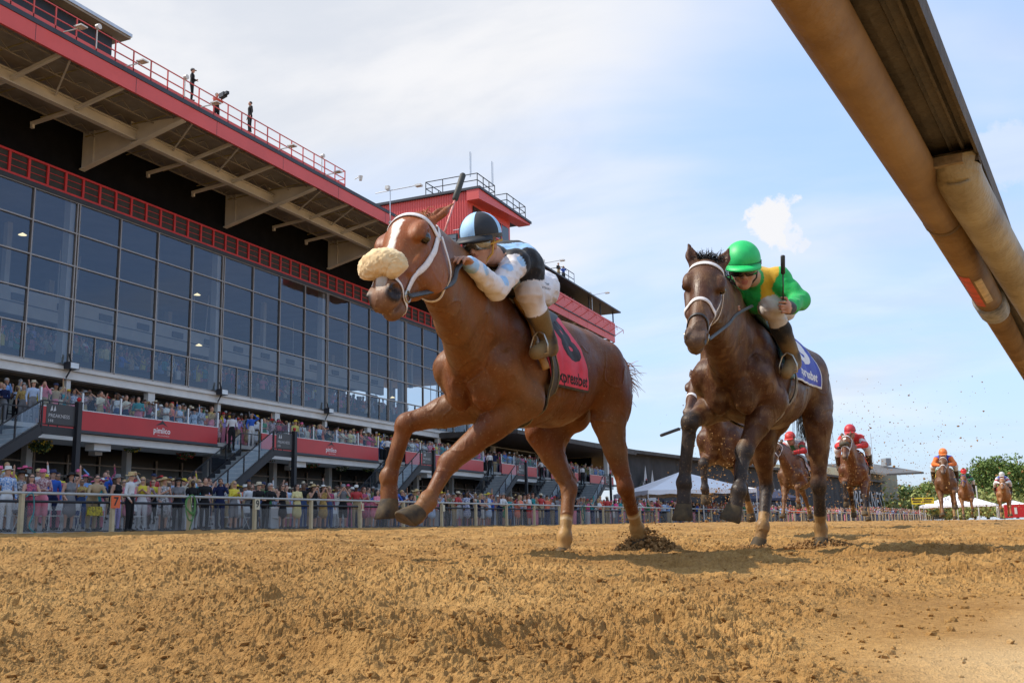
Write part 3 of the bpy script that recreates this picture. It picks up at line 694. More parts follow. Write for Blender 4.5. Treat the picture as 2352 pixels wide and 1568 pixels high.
for (y, hh) in ((28.95, .8), (34.3, .85), (40.0, .0), (45.6, .8)):
    if hh == 0: continue
    d_ = thing('roof_light', 'small round lamp on a post, ' + {28.95: 'left of the press box edge', 34.3: 'beside the standing man with a cap', 45.6: 'near the end of the roof railing'}[y], 'lamp', (-31.5, y, 20.5), group='small lamps on the roof railing')
    b = MB(); b.tube([(0, 0, 0), (0, 0, .95)], .03, 6); b.build('post', WHITE, d_)
    b = MB(); b.tube([(.0, -.02, .98), (.16, -.02, .98)], .12, 12); b.build('lamp_head', WHITE, d_)
for y in (27.2, 30.6, 35.4, 41.5, 45.9):
    d_ = thing('bracket_light', 'flat white light on the roof edge, ' + {27.2: 'leftmost of them', 30.6: 'below the end of the press box', 35.4: 'below the standing man with a cap', 41.5: 'right of the man in the dark jacket', 45.9: 'nearest the end of the railing'}[y], 'lamp', (-31.45, y, 20.42), group='flat lights over the roof edge')
    b = MB(); b.beam((0, 0, 0), (.75, .2, .1), .04, .04); b.build('arm', WHITE, d_); b = MB(); b.box(.55, .95, .0, .35, .1, .16); b.build('lamp_head', WHITE, d_)
print('stand', time.time() - T0)
# ------------------------------------------------------------------ sculpting: smooth-blended volumes turned into one continuous surface
def vec(*a): return np.array(a, float)
def unit(v): v = np.asarray(v, float); return v / (np.linalg.norm(v) + 1e-12)
class Sculpt:
    def __init__(s): s.p = []
    def rc(s, a, b, ra, rb, k=0.03, sq=None, tag=0):
        """tapered limb from a to b; sq = (axis, factor) flattens its cross-section"""
        a = vec(*a); b = vec(*b); s.p.append(('rc', a, b, ra, rb, k, sq, tag, 1)); return s
    def chain(s, pts, rs, k=0.03, sq=None, tag=0):
        for i in range(len(pts) - 1): s.rc(pts[i], pts[i + 1], rs[i], rs[i + 1], k, sq, tag)
        return s
    def el(s, c, r, k=0.03, rot=None, tag=0, sign=1):
        s.p.append(('el', vec(*c), vec(*r), np.eye(3) if rot is None else np.array(rot, float), 0, k, None, tag, sign)); return s
    def cut(s, c, r, k=0.01, rot=None): return s.el(c, r, k, rot, 0, -1)
    def cutrc(s, a, b, ra, rb, k=0.01): s.p.append(('rc', vec(*a), vec(*b), ra, rb, k, None, 0, -1)); return s
    @staticmethod
    def dist(pr, P):
        if pr[0] == 'rc':
            _, a, b, ra, rb, k, sq, tag, sg = pr; q = P - a; ba = b - a
            if sq is not None:
                n, fct = unit(sq[0]), sq[1]; q = q + (q @ n)[..., None] * n * (1 / fct - 1); ba = ba + n * (ba @ n) * (1 / fct - 1)
            L = ba @ ba + 1e-12; h = np.clip((q @ ba) / L, 0, 1); d = np.linalg.norm(q - h[..., None] * ba, axis=-1) - (ra + (rb - ra) * h)
            if sq is not None: d = d * min(1.0, 0.5 + 0.5 * sq[1])
            return d
        _, c, r, M, _, k, _, tag, sg = pr; q = (P - c) @ M; k0 = np.linalg.norm(q / r, axis=-1); k1 = np.linalg.norm(q / (r * r), axis=-1) + 1e-9
        return k0 * (k0 - 1) / k1
    def field(s, P, prims=None):
        f = np.full(P.shape[:-1], 1.0)
        for pr in (prims or s.p):
            d = s.dist(pr, P); k = pr[5]
            if pr[8] > 0: h = np.clip(0.5 + 0.5 * (f - d) / k, 0, 1); f = f * (1 - h) + d * h - k * h * (1 - h)
            else: h = np.clip(0.5 - 0.5 * (f + d) / k, 0, 1); f = f * (1 - h) - d * h + k * h * (1 - h)
        return f
    def grad(s, P, prims=None, e=0.002):
        g = np.stack([s.field(P + d, prims) - s.field(P - d, prims) for d in np.eye(3) * e], -1)
        return g / (np.linalg.norm(g, axis=-1, keepdims=True) + 1e-9)
    def snap(s, P, off=0.0, prims=None, it=6):
        P = np.array(P, float)
        for _ in range(it): P = P - (s.field(P, prims) - off)[..., None] * s.grad(P, prims)
        return P
    def mesh(s, vox):
        lo = np.full(3, 9e9); hi = -lo; bb = []
        for pr in s.p:
            if pr[0] == 'rc': r = max(pr[3], pr[4]) * (1 if pr[6] is None else max(1, pr[6][1])); a = np.minimum(pr[1], pr[2]) - r; b = np.maximum(pr[1], pr[2]) + r
            else: r = max(pr[2]); a = pr[1] - r; b = pr[1] + r
            bb.append((a, b))
            if pr[8] > 0: lo = np.minimum(lo, a); hi = np.maximum(hi, b)
        lo = lo - 3 * vox - 0.02; n = np.ceil((hi + 3 * vox + 0.02 - lo) / vox).astype(int) + 1
        F = np.full(n, 0.25)
        for pr, (a, b) in zip(s.p, bb):
            k = pr[5]; m = k + 2 * vox
            i0 = np.clip(np.floor((a - m - lo) / vox).astype(int), 0, n - 1); i1 = np.clip(np.ceil((b + m - lo) / vox).astype(int) + 1, 1, n)
            if np.any(i1 <= i0): continue
            ax = [lo[j] + vox * np.arange(i0[j], i1[j]) for j in range(3)]
            P = np.stack(np.meshgrid(*ax, indexing='ij'), -1); d = s.dist(pr, P); sl = tuple(slice(i0[j], i1[j]) for j in range(3)); f = F[sl]
            if pr[8] > 0: h = np.clip(0.5 + 0.5 * (f - d) / k, 0, 1); F[sl] = f * (1 - h) + d * h - k * h * (1 - h)
            else: h = np.clip(0.5 - 0.5 * (f + d) / k, 0, 1); F[sl] = f * (1 - h) - d * h + k * h * (1 - h)
        return surface_nets(F, lo, vox)
    def tags(s, V, only=None):
        best = np.full(len(V), 9.0); t = np.zeros(len(V), int)
        for pr in s.p:
            if pr[8] < 0: continue
            d = s.dist(pr, V); m = d < best; t[m] = pr[7]; best[m] = d[m]
        return t
def surface_nets(F, lo, vox):
    ins = F < 0; nx, ny, nz = F.shape
    cnt = np.zeros((nx - 1, ny - 1, nz - 1), np.int8); pos = np.zeros((nx - 1, ny - 1, nz - 1, 3), np.float32)
    corner = lambda A, i, j, k: A[i:nx - 1 + i, j:ny - 1 + j, k:nz - 1 + k]
    for ax in range(3):
        for u in (0, 1):
            for w in (0, 1):
                c0 = [0, 0, 0]; o = [q for q in range(3) if q != ax]; c0[o[0]] = u; c0[o[1]] = w; c1 = list(c0); c1[ax] = 1
                a = corner(F, *c0); b = corner(F, *c1); m = (a < 0) != (b < 0)
                t = np.where(m, a / np.where(m, a - b, 1), 0).astype(np.float32); cnt += m
                pos[..., ax] += t; 
                for q in o: pos[..., q] += m * c0[q]
    act = cnt > 0; idx = -np.ones(act.shape, np.int64); idx[act] = np.arange(act.sum())
    I = np.argwhere(act); V = lo + vox * (I + pos[act] / cnt[act][:, None])
    Q = []
    for ax in range(3):
        o = [q for q in range(3) if q != ax]; sl0 = [slice(1, -1)] * 3; sl0[ax] = slice(0, -1); sl1 = [slice(1, -1)] * 3; sl1[ax] = slice(1, None)
        a = ins[tuple(sl0)]; b = ins[tuple(sl1)]; m = a != b; E = np.argwhere(m); E[:, o[0]] += 1; E[:, o[1]] += 1
        fl = a[m]; e0 = np.zeros(3, int); e0[o[0]] = 1; e1 = np.zeros(3, int); e1[o[1]] = 1
        g = lambda X: idx[X[:, 0], X[:, 1], X[:, 2]]
        q = np.stack([g(E - e0 - e1), g(E - e1), g(E), g(E - e0)], -1); flip = fl if ax != 1 else ~fl
        q[~flip] = q[~flip][:, ::-1]; Q.append(q)
    return V, np.concatenate(Q)
def smooth_mesh(V, Q, it=2, lam=0.5):
    E = np.concatenate([Q[:, [0, 1]], Q[:, [1, 2]], Q[:, [2, 3]], Q[:, [3, 0]]]); n = len(V)
    for _ in range(it):
        acc = np.zeros_like(V); c = np.bincount(E[:, 0], minlength=n) + np.bincount(E[:, 1], minlength=n)
        for j in range(3): acc[:, j] = np.bincount(E[:, 0], V[E[:, 1], j], n) + np.bincount(E[:, 1], V[E[:, 0], j], n)
        V = V + lam * (acc / np.maximum(c, 1)[:, None] - V)
    return V
def vnormals(V, Q):
    d1 = V[Q[:, 2]] - V[Q[:, 0]]; d2 = V[Q[:, 3]] - V[Q[:, 1]]; n = np.cross(d1, d2); N_ = np.zeros_like(V)
    for k in range(4):
        for j in range(3): N_[:, j] += np.bincount(Q[:, k], n[:, j], len(V))
    return N_ / (np.linalg.norm(N_, axis=1, keepdims=True) + 1e-12)
def colored(name, V, Q, C, m, parent=None, **kw):
    me = fastmesh(name, V, Q); 
    if len(me.vertices) == len(V):
        at = me.color_attributes.new('Col', 'FLOAT_COLOR', 'POINT'); at.data.foreach_set('color', np.c_[C, np.ones(len(C))].astype(np.float32).ravel())
    me.materials.append(m); return link(name, me, parent, **kw)
def attr_mat(name, rough=0.5, spec=0.4, sheen=0.0, bump=0.25, bscale=90, var=0.25, vscale=6.0, coat=0.0, stretch=None, crough=0.3, dust=0.0):
    m = bpy.data.materials.new(name); m.use_nodes = True; nt = m.node_tree; N = nt.nodes; Lk = nt.links; b = N['Principled BSDF']
    at = N.new('ShaderNodeAttribute'); at.attribute_name = 'Col'; tc = N.new('ShaderNodeTexCoord')
    nz = N.new('ShaderNodeTexNoise'); nz.inputs['Scale'].default_value = vscale; nz.inputs['Detail'].default_value = 7; nz.inputs['Roughness'].default_value = 0.65; Lk.new(tc.outputs['Object'], nz.inputs['Vector'])
    mr = N.new('ShaderNodeMapRange'); mr.inputs[1].default_value = 0.3; mr.inputs[2].default_value = 0.7; mr.inputs[3].default_value = 1 - var; mr.inputs[4].default_value = 1 + var; Lk.new(nz.outputs['Fac'], mr.inputs[0])
    vm = N.new('ShaderNodeVectorMath'); vm.operation = 'SCALE'; Lk.new(at.outputs['Color'], vm.inputs[0]); Lk.new(mr.outputs[0], vm.inputs['Scale'])
    src = vm.outputs[0]
    if dust > 0:
        n3 = N.new('ShaderNodeTexNoise'); n3.inputs['Scale'].default_value = 55; n3.inputs['Detail'].default_value = 5; n3.inputs['Roughness'].default_value = 0.8; Lk.new(tc.outputs['Object'], n3.inputs['Vector'])
        d = N.new('ShaderNodeMapRange'); d.inputs[1].default_value = 0.56; d.inputs[2].default_value = 0.70; d.inputs[3].default_value = 0; d.inputs[4].default_value = dust; Lk.new(n3.outputs['Fac'], d.inputs[0])
        mx = N.new('ShaderNodeMix'); mx.data_type = 'RGBA'; Lk.new(d.outputs[0], mx.inputs['Factor']); Lk.new(src, mx.inputs['A']); mx.inputs['B'].default_value = (0.42, 0.27, 0.13, 1); src = mx.outputs['Result']
    Lk.new(src, b.inputs['Base Color']); rm = N.new('ShaderNodeMapRange'); rm.inputs[1].default_value = 0.35; rm.inputs[2].default_value = 0.65; rm.inputs[3].default_value = rough - .10; rm.inputs[4].default_value = rough + .16; Lk.new(nz.outputs['Fac'], rm.inputs[0]); Lk.new(rm.outputs[0], b.inputs['Roughness']); b.inputs['Specular IOR Level'].default_value = spec
    b.inputs['Sheen Weight'].default_value = sheen; b.inputs['Coat Weight'].default_value = coat; b.inputs['Coat Roughness'].default_value = crough
    n2 = N.new('ShaderNodeTexNoise'); n2.inputs['Scale'].default_value = bscale; n2.inputs['Detail'].default_value = 4
    if stretch is not None:
        mp = N.new('ShaderNodeMapping'); mp.inputs['Scale'].default_value = stretch; Lk.new(tc.outputs['Object'], mp.inputs['Vector']); Lk.new(mp.outputs[0], n2.inputs['Vector'])
    else: Lk.new(tc.outputs['Object'], n2.inputs['Vector'])
    bp = N.new('ShaderNodeBump'); bp.inputs['Strength'].default_value = bump; bp.inputs['Distance'].default_value = 0.004; Lk.new(n2.outputs['Fac'], bp.inputs['Height']); Lk.new(bp.outputs[0], b.inputs['Normal'])
    return m
def ribbon(name, C, Nn, width, thick, m, parent=None, widths=None, **kw):
    """a strap: centre line C, outward normals Nn"""
    C = np.array(C, float); Nn = np.array(Nn, float); n = len(C); T = np.gradient(C, axis=0); T /= np.linalg.norm(T, axis=1, keepdims=True) + 1e-9
    B = np.cross(T, Nn); B /= np.linalg.norm(B, axis=1, keepdims=True) + 1e-9; w = (np.full(n, width) if widths is None else np.array(widths))[:, None] / 2
    b = MB(); vs = np.concatenate([C - B * w, C - B * w * .7 + Nn * thick, C + B * w * .7 + Nn * thick, C + B * w, C - Nn * thick]); fs = []
    for i in range(n - 1):
        for a, c in ((0, 1), (1, 2), (2, 3), (3, 4), (4, 0)): fs.append((a * n + i, a * n + i + 1, c * n + i + 1, c * n + i))
    fs.append((0, n, 2 * n, 3 * n, 4 * n)); fs.append((n - 1, 5 * n - 1, 4 * n - 1, 3 * n - 1, 2 * n - 1))
    b.add(vs, fs); return b.build(name, m, parent, smooth=True, **kw)
def spline(pts, n=24):
    P = np.array(pts, float); m = len(P); t = np.linspace(0, m - 1, n); out = []
    for q in t:
        i = min(int(q), m - 2); f = q - i; p0 = P[max(i - 1, 0)]; p1 = P[i]; p2 = P[i + 1]; p3 = P[min(i + 2, m - 1)]
        out.append(0.5 * ((2 * p1) + (-p0 + p2) * f + (2 * p0 - 5 * p1 + 4 * p2 - p3) * f * f + (-p0 + 3 * p1 - 3 * p2 + p3) * f ** 3))
    return np.array(out)
def basis(x, zhint):
    x = unit(x); y = unit(np.cross(zhint, x)); z = np.cross(x, y); return np.stack([x, y, z], 1)
RT = unit(vec(CAM[0, 0], CAM[1, 0], 0)); FW = unit(vec(-CAM[0, 2], -CAM[1, 2], 0)); FW = unit(FW - RT * (FW @ RT)); UPZ = vec(0, 0, 1)
class Frame:
    """a horse's own frame: x forward, y left, z up, origin on the ground under the withers"""
    def __init__(s, origin, fwd):
        s.o = vec(*origin); s.f = unit(fwd * vec(1, 1, 0)); s.l = np.cross(UPZ, s.f); s.M = np.stack([s.f, s.l, UPZ], 1)
    def loc(s, p): return (np.asarray(p, float) - s.o) @ s.M
    def px(s, u, v, d): return s.loc(W(u, v, d))
    def wor(s, p): return np.asarray(p, float) @ s.M.T + s.o
    def link(s, prev, u, v, L, near=True):
        r = W(u, v, 1.0); p = s.wor(prev); a = r @ r; bq = r @ p; disc = bq * bq - a * (p @ p - L * L)
        t = (bq + (-1 if near else 1) * math.sqrt(max(disc, 0))) / a; return s.loc(r * t)
    def rz(s): return math.atan2(s.f[1], s.f[0])

def hit(fr, S, prims, u, v, d0=3.5, d1=11.0, off=0.0):
    """first point of a sculpted surface under a photo position, in the horse's frame"""
    t = np.linspace(d0, d1, 900); P = fr.loc(W(u, v, 1.0)[None] * t[:, None]); f = S.field(P, prims) - off; i = np.argmax(f < 0)
    return P[i] if f[i] < 0 else None
# ------------------------------------------------------------------ horses
def hoof(parent, fet, toe, m, band=None, name='hoof', size=1.0):
    """hoof: coronet ring near the pastern end, flaring to a flat sole, toe pointing along the foot"""
    fet = vec(*fet); toe = vec(*toe); d = unit(toe - fet)
    side = unit(np.cross(d, vec(1, 0, 0.2)) ) if abs(d @ unit(vec(1, 0, 0.2))) < 0.93 else vec(0, 1, 0)
    side = vec(0, 1, 0) - d * d[1]; side = unit(side); fr = np.cross(side, d)
    if fr @ vec(1, 0, 0) < 0: fr = -fr
    top = toe - d * 0.085 * size; b = MB(); n = 20; vs = []; prof = [(0.0, .040, .040, 0.0), (.012, .046, .046, .002), (.05, .053, .052, .012), (.088, .060, .058, .022), (.094, .055, .053, .022)]
    for (h, rf, rs, sh) in prof:
        for k in range(n):
            t = 2 * math.pi * k / n; c, s_ = math.cos(t), math.sin(t); x = c * rf * (1.08 if c > 0 else .82); y = s_ * rs * (1 if c > -.6 else .85)
            slant = sh * 1.0; hh = h * (1 if c > 0 else 1 - .22 * -c)
            vs.append(top + d * hh * size + fr * (x + slant) * size + side * y * size)
    fs = []
    for i in range(len(prof) - 1):
        for k in range(n): fs.append((i * n + k, i * n + (k + 1) % n, (i + 1) * n + (k + 1) % n, (i + 1) * n + k))
    mi = [0] * len(fs); o = (len(prof) - 1) * n; c0 = len(vs); vs.append(top + d * .084 * size + fr * .018 * size)
    b.add(vs, fs, 0); b.add([vs[o + k] for k in range(n)] + [vs[c0]], [(k, (k + 1) % n, n) for k in range(n)], 1)
    return b.build(name, [m, mat('sole', (.10, .075, .05), rough=.9, var=.4, scale=30)], parent, smooth=True)

def build_horse(name, label, fr, J, vox, colf, m, hm, detail=True, group=None, leg_k=0.02):
    """J: joints in the horse's frame: poll, muz, hn (face normal), LF/RF = elbow,knee,fetlock,toe  LH/RH = stifle,hock,fetlock,toe"""
    S = Sculpt(); T, NK, HD, LG = 1, 2, 3, 4
    S.el((-.22, 0, 1.15), (.60, .26, .355), .05, tag=T); S.el((.20, 0, 1.13), (.30, .225, .31), .09, tag=T)
    S.rc((.12, 0, 1.43), (-.28, 0, 1.45), .11, .10, .09, tag=T); S.rc((-.25, 0, 1.38), (-.85, 0, 1.39), .15, .16, .09, tag=T)
    S.el((-.68, 0, 1.24), (.42, .24, .27), .08, tag=T); S.el((-.50, 0, 1.08), (.42, .21, .23), .08, tag=T)
    S.el((-.95, 0, 1.25), (.34, .245, .262), .08, tag=T); S.rc((-1.22, 0, 1.40), (-1.34, 0, 1.35), .05, .035, .05, tag=T)
    poll = J['poll']; muz = J['muz']; A = unit(muz - poll); hn = J['hn']; hn = unit(hn - A * (hn @ A)); sd_ = np.cross(hn, A)
    if sd_ @ vec(0, 1, 0) < 0: sd_ = -sd_
    HL = np.linalg.norm(muz - poll); hs = J.get('hs', 1.0); fl = J.get('fl', 1.0); hl = J.get('hl', 1.0); H = lambda a, n_, s_: poll + A * a * HL / .60 + (hn * n_ + sd_ * s_) * hs
    Rh = np.stack([A, hn, sd_], 1)
    for y in (1, -1):
        g = 'L' if y > 0 else 'R'
        S.el((-1.09, y * .145, 1.13), (.20, .12, .28), .05, tag=T)
        S.rc((.0, y * .14, 1.40), (.38, y * .17, 1.12), .085, .105, .03, sq=((0, 1, 0), .8), tag=T)
        S.el((.27, y * .14, 1.30), (.16, .10, .17), .05, tag=T)
        S.el((.42, y * .17, 1.12), (.085, .075, .095), .02, tag=T); S.el((.05, y * .20, 1.10), (.17, .09, .16), .022, tag=T);
        e, k_, f_, t_ = J[g + 'F']
        S.el((.42, y * .092, 1.02), (.11, .088, .17), .014, tag=T)
        S.rc((.38, y * .16, 1.09), e, .115, .105, .05, tag=T)
        ax = unit(k_ - e); S.rc(e, e + (k_ - e) * .45, .098, .068, .04, tag=LG); S.rc(e + (k_ - e) * .4, k_, .069, .045, .03, tag=LG)
        out = vec(0, y, 0); out = unit(out - ax * (out @ ax)); fwd_ = np.cross(out, ax) * y; fwd_ = fwd_ if fwd_[0] > 0 or fwd_[2] > 0 else -fwd_
        mid = e + (k_ - e) * .28; S.el(mid + fwd_ * .035 + out * .012, (.14, .05, .045), .02, rot=np.stack([ax, fwd_, out], 1), tag=LG); S.el(mid - fwd_ * .045, (.13, .045, .05), .02, rot=np.stack([ax, fwd_, out], 1), tag=LG)
        cx_ = unit(f_ - k_); S.el(k_ + (cx_ - ax) * .004, (.062, .050, .052), .02, rot=basis(cx_ + ax, out), tag=LG)
        S.rc(k_, f_, .040, .031, .02, tag=LG); back = np.cross(out, cx_); back = back if back[0] < 0 else -back
        S.rc(k_ + back * .034 + cx_ * .04, f_ + back * .026, .015, .017, .006, tag=LG)
        S.el(f_, (.045, .043, .046), .018, tag=LG); px_ = unit(t_ - f_); S.rc(f_, t_ - px_ * .075, .036, .042, .02, tag=LG)
        # hind leg
        st, h_, f_, t_ = J[g + 'H']; hip = vec(-1.0, y * .15, 1.26)
        S.rc(hip, st, .185, .122, .05, sq=((0, 1, 0), .68), tag=T); S.rc((-1.17, y * .14, 1.19), st + (h_ - st) * .35, .135, .085, .06, sq=((0, 1, 0), .7), tag=T)
        S.el(st + vec(.02, 0, .02), (.085, .075, .09), .04, tag=T)
        ax = unit(h_ - st); S.rc(st, st + (h_ - st) * .5, .108, .068, .05, sq=((0, 1, 0), .85), tag=LG); S.rc(st + (h_ - st) * .45, h_, .066, .042, .03, tag=LG)
        out = vec(0, y, 0); out = unit(out - ax * (out @ ax)); bk = np.cross(out, ax); bk = bk if bk[0] < 0 else -bk
        cn = unit(f_ - h_); pt = h_ + bk * .05 - cn * .05
        S.rc(st + (h_ - st) * .35 + bk * .07, pt, .04, .020, .025, tag=LG); S.rc(pt, h_ + cn * .06 + bk * .02, .024, .022, .02, tag=LG)
        S.el(h_, (.066, .050, .050), .022, rot=basis(cn, out), tag=LG); S.rc(h_, f_, .043, .035, .02, tag=LG)
        bk2 = np.cross(out, cn); bk2 = bk2 if bk2[0] < 0 else -bk2; S.rc(h_ + bk2 * .040 + cn * .06, f_ + bk2 * .030, .016, .018, .006, tag=LG)
        S.el(f_, (.048, .045, .048), .018, tag=LG); px_ = unit(t_ - f_); S.rc(f_, t_ - px_ * .075, .038, .043, .02, tag=LG)
    for i, pr in enumerate(S.p):
        if pr[7] == LG:
            hind = (pr[1][0] < -.35); f_s = hl if hind else fl
            if pr[0] == 'rc': S.p[i] = pr[:3] + (pr[3] * f_s, pr[4] * f_s) + pr[5:]
            else: S.p[i] = pr[:2] + (pr[2] * f_s,) + pr[3:]
    # groove between the breast muscles
    S.cutrc((.55, 0, 1.26), (.55, 0, .88), .040, .055, .025)
    for y in (1, -1):
        S.cutrc((.30, y * .262, 1.30), (.44, y * .245, 1.20), .026, .020, .02); S.cutrc((.16, y * .295, 1.27), (.24, y * .285, 1.06), .026, .022, .02)
        S.cutrc((-.13, y * .30, 1.22), (-.08, y * .28, 1.0), .030, .024, .03); S.cutrc((-.80, y * .29, 1.20), (-.74, y * .27, 1.02), .034, .03, .03); S.cutrc((-1.27, y * .20, 1.28), (-1.22, y * .22, .96), .028, .024, .025)
    # neck
    crest = poll - A * .02 - hn * .07; nb = vec(.02, 0, 1.44); th = H(.16, -.13, 0); tb = vec(.44, 0, 1.16); nd = unit(crest - nb)
    nside = unit(np.cross(UPZ, nd) + vec(0, 1e-3, 0)); nside = nside if nside[1] > 0 else -nside
    c1 = (nb + crest) / 2 + J.get('arch', vec(0, 0, .03))
    S.chain([nb, c1, crest], [.13, .105, .085], .06, sq=(nside, .72), tag=NK)
    m1 = (tb + th) / 2 + vec(-.03, 0, .02); S.chain([tb, m1, th], [.165, .12, .085], .06, sq=(nside, .78), tag=NK)
    S.chain([(nb + tb) / 2, (c1 + m1) / 2, (crest + th) / 2], [.22, .155, .12], .06, sq=(nside, .72), tag=NK)
    S.rc((nb * .35 + tb * .65) + vec(.02, 0, .04), (c1 + m1 * 1.6) / 2.6, .17, .12, .05, sq=(nside, .75), tag=NK)
    n0 = len(S.p)
    # head
    S.rc(H(.08, -.02, 0), H(.36, -.015, 0), .098, .062, .03, sq=(sd_, .86), tag=HD); S.rc(H(.34, -.012, 0), H(.545, -.02, 0), .064, .050, .03, sq=(sd_, .88), tag=HD)
    S.el(H(.13, .022, 0), (.13, .068, .088), .03, rot=Rh, tag=HD); S.rc(H(.16, .035, 0), H(.50, .020, 0), .055, .035, .03, tag=HD)
    for y in (1, -1):
        S.el(H(.19, -.085, y * .045), (.125, .10, .042), .028, rot=Rh, tag=HD)
        S.el(H(.175, .045, y * .078), (.055, .030, .032), .02, rot=Rh, tag=HD); S.rc(H(.22, -.01, y * .075), H(.40, -.005, y * .052), .022, .014, .02, tag=HD)
        S.cut(H(.195, .022, y * .104), (.028, .021, .018), .010, rot=Rh)
        S.rc(H(.19, .038, y * .100), H(.215, .030, y * .098), .010, .007, .008, tag=HD)
        S.el(H(.548, .004, y * .036), (.042, .030, .026), .018, rot=Rh, tag=HD); S.cut(H(.566, .008, y * .058), (.034, .024, .024), .006, rot=Rh); S.rc(H(.535, .030, y * .036), H(.575, .028, y * .045), .010, .008, .008, tag=HD)
        eb = H(.02, .012, y * .062); et = eb + J['ear' + ('L' if y > 0 else 'R')] * J.get('ear', .135)
        S.rc(eb, eb + (et - eb) * .5, .030, .031, .02, sq=(hn, .55), tag=5); S.rc(eb + (et - eb) * .45, et, .031, .007, .015, sq=(hn, .5), tag=5)
        S.cutrc(eb + (et - eb) * .3 + hn * .022, eb + (et - eb) * .8 + hn * .016, .017, .008, .008)
    S.el(H(.572, -.012, 0), (.040, .046, .046), .025, rot=Rh, tag=HD); S.el(H(.552, -.064, 0), (.048, .030, .038), .02, rot=Rh, tag=HD); S.rc(H(.30, -.09, 0), H(.52, -.062, 0), .040, .024, .03, tag=HD)
    for y in (1, -1): S.cutrc(H(.61, -.046, y * .02), H(.50, -.040, y * .058), .008, .006, .006)
    for i in range(n0, len(S.p)):
        pr = S.p[i]
        if pr[0] == 'rc': S.p[i] = pr[:3] + (pr[3] * hs, pr[4] * hs) + pr[5:]
        else: S.p[i] = pr[:2] + (pr[2] * hs,) + pr[3:]
    V, Q = S.mesh(vox); V = smooth_mesh(V, Q, 1 if vox < .02 else 2, .4); tg = S.tags(V); tg[tg == 5] = 3
    if detail:
        w_ = noise3(V[:, 0] * 6 + 3, V[:, 1] * 6, V[:, 2] * 6); vn = 1 - np.abs(2 * noise3(V[:, 0] * 9 + w_ * 2, V[:, 1] * 9 + w_, V[:, 2] * 5) - 1); rl = np.clip((vn - .93) / .07, 0, 1) * .0045 * (V[:, 2] < 1.35) + (noise3(V[:, 0] * 7, V[:, 1] * 7, V[:, 2] * 5) - .5) * .024 * (tg == 1) + (noise3(V[:, 0] * 22, V[:, 1] * 22, V[:, 2] * 14) - .5) * .003
        V = V + vnormals(V, Q) * rl[:, None]
    C = colf(V, tg, J, H, S)
    root = thing(name, label, 'horse', tuple(fr.o), fr.rz(), group)
    body = colored('body', V, Q, C, m, root)
    for g in ('LF', 'RF', 'LH', 'RH'): hoof(root, J[g][2], J[g][3], hm, size=(fl if g[1] == 'F' else hl))
    if detail:
        for y in (1, -1):
            e_ = MB(); c_ = H(.196, .022, y * .087); e_.ico(c_, .0235 * hs, sub=3); e_.build('eye', mat('eye_dark', (.012, .007, .004), rough=.06, var=0, spec=.8), root, smooth=True)
    return root, S, H, (A, hn, sd_), [p for p in S.p if p[7] in (2, 3) and p[8] > 0]

def hair_tuft(name, roots, dirs, L, wav, m, parent, thick=.0016, seed=1, seg=9, drop=.5):
    """loose hair: thin tapered strands"""
    rg = np.random.default_rng(seed); b = MB()
    for i, (p, d) in enumerate(zip(roots, dirs)):
        p = vec(*p); d = unit(d); l = L * rg.uniform(.55, 1.1); pts = [p]; w = rg.normal(0, 1, 3) * wav; ph = rg.uniform(0, 6); cur = d.copy(); w2 = rg.normal(0, 1, 3)
        for k in range(1, seg):
            t = k / (seg - 1); cur = unit(cur + (w * math.sin(ph + t * 5) + w2 * wav * .5) * .35 + vec(0, 0, -drop) * t * .35); pts.append(pts[-1] + cur * l / (seg - 1))
        b.tube(pts, [thick * (1.2 - t) for t in np.linspace(0, 1, seg)], 3, cap=False)
    return b.build(name, m, parent, smooth=True)

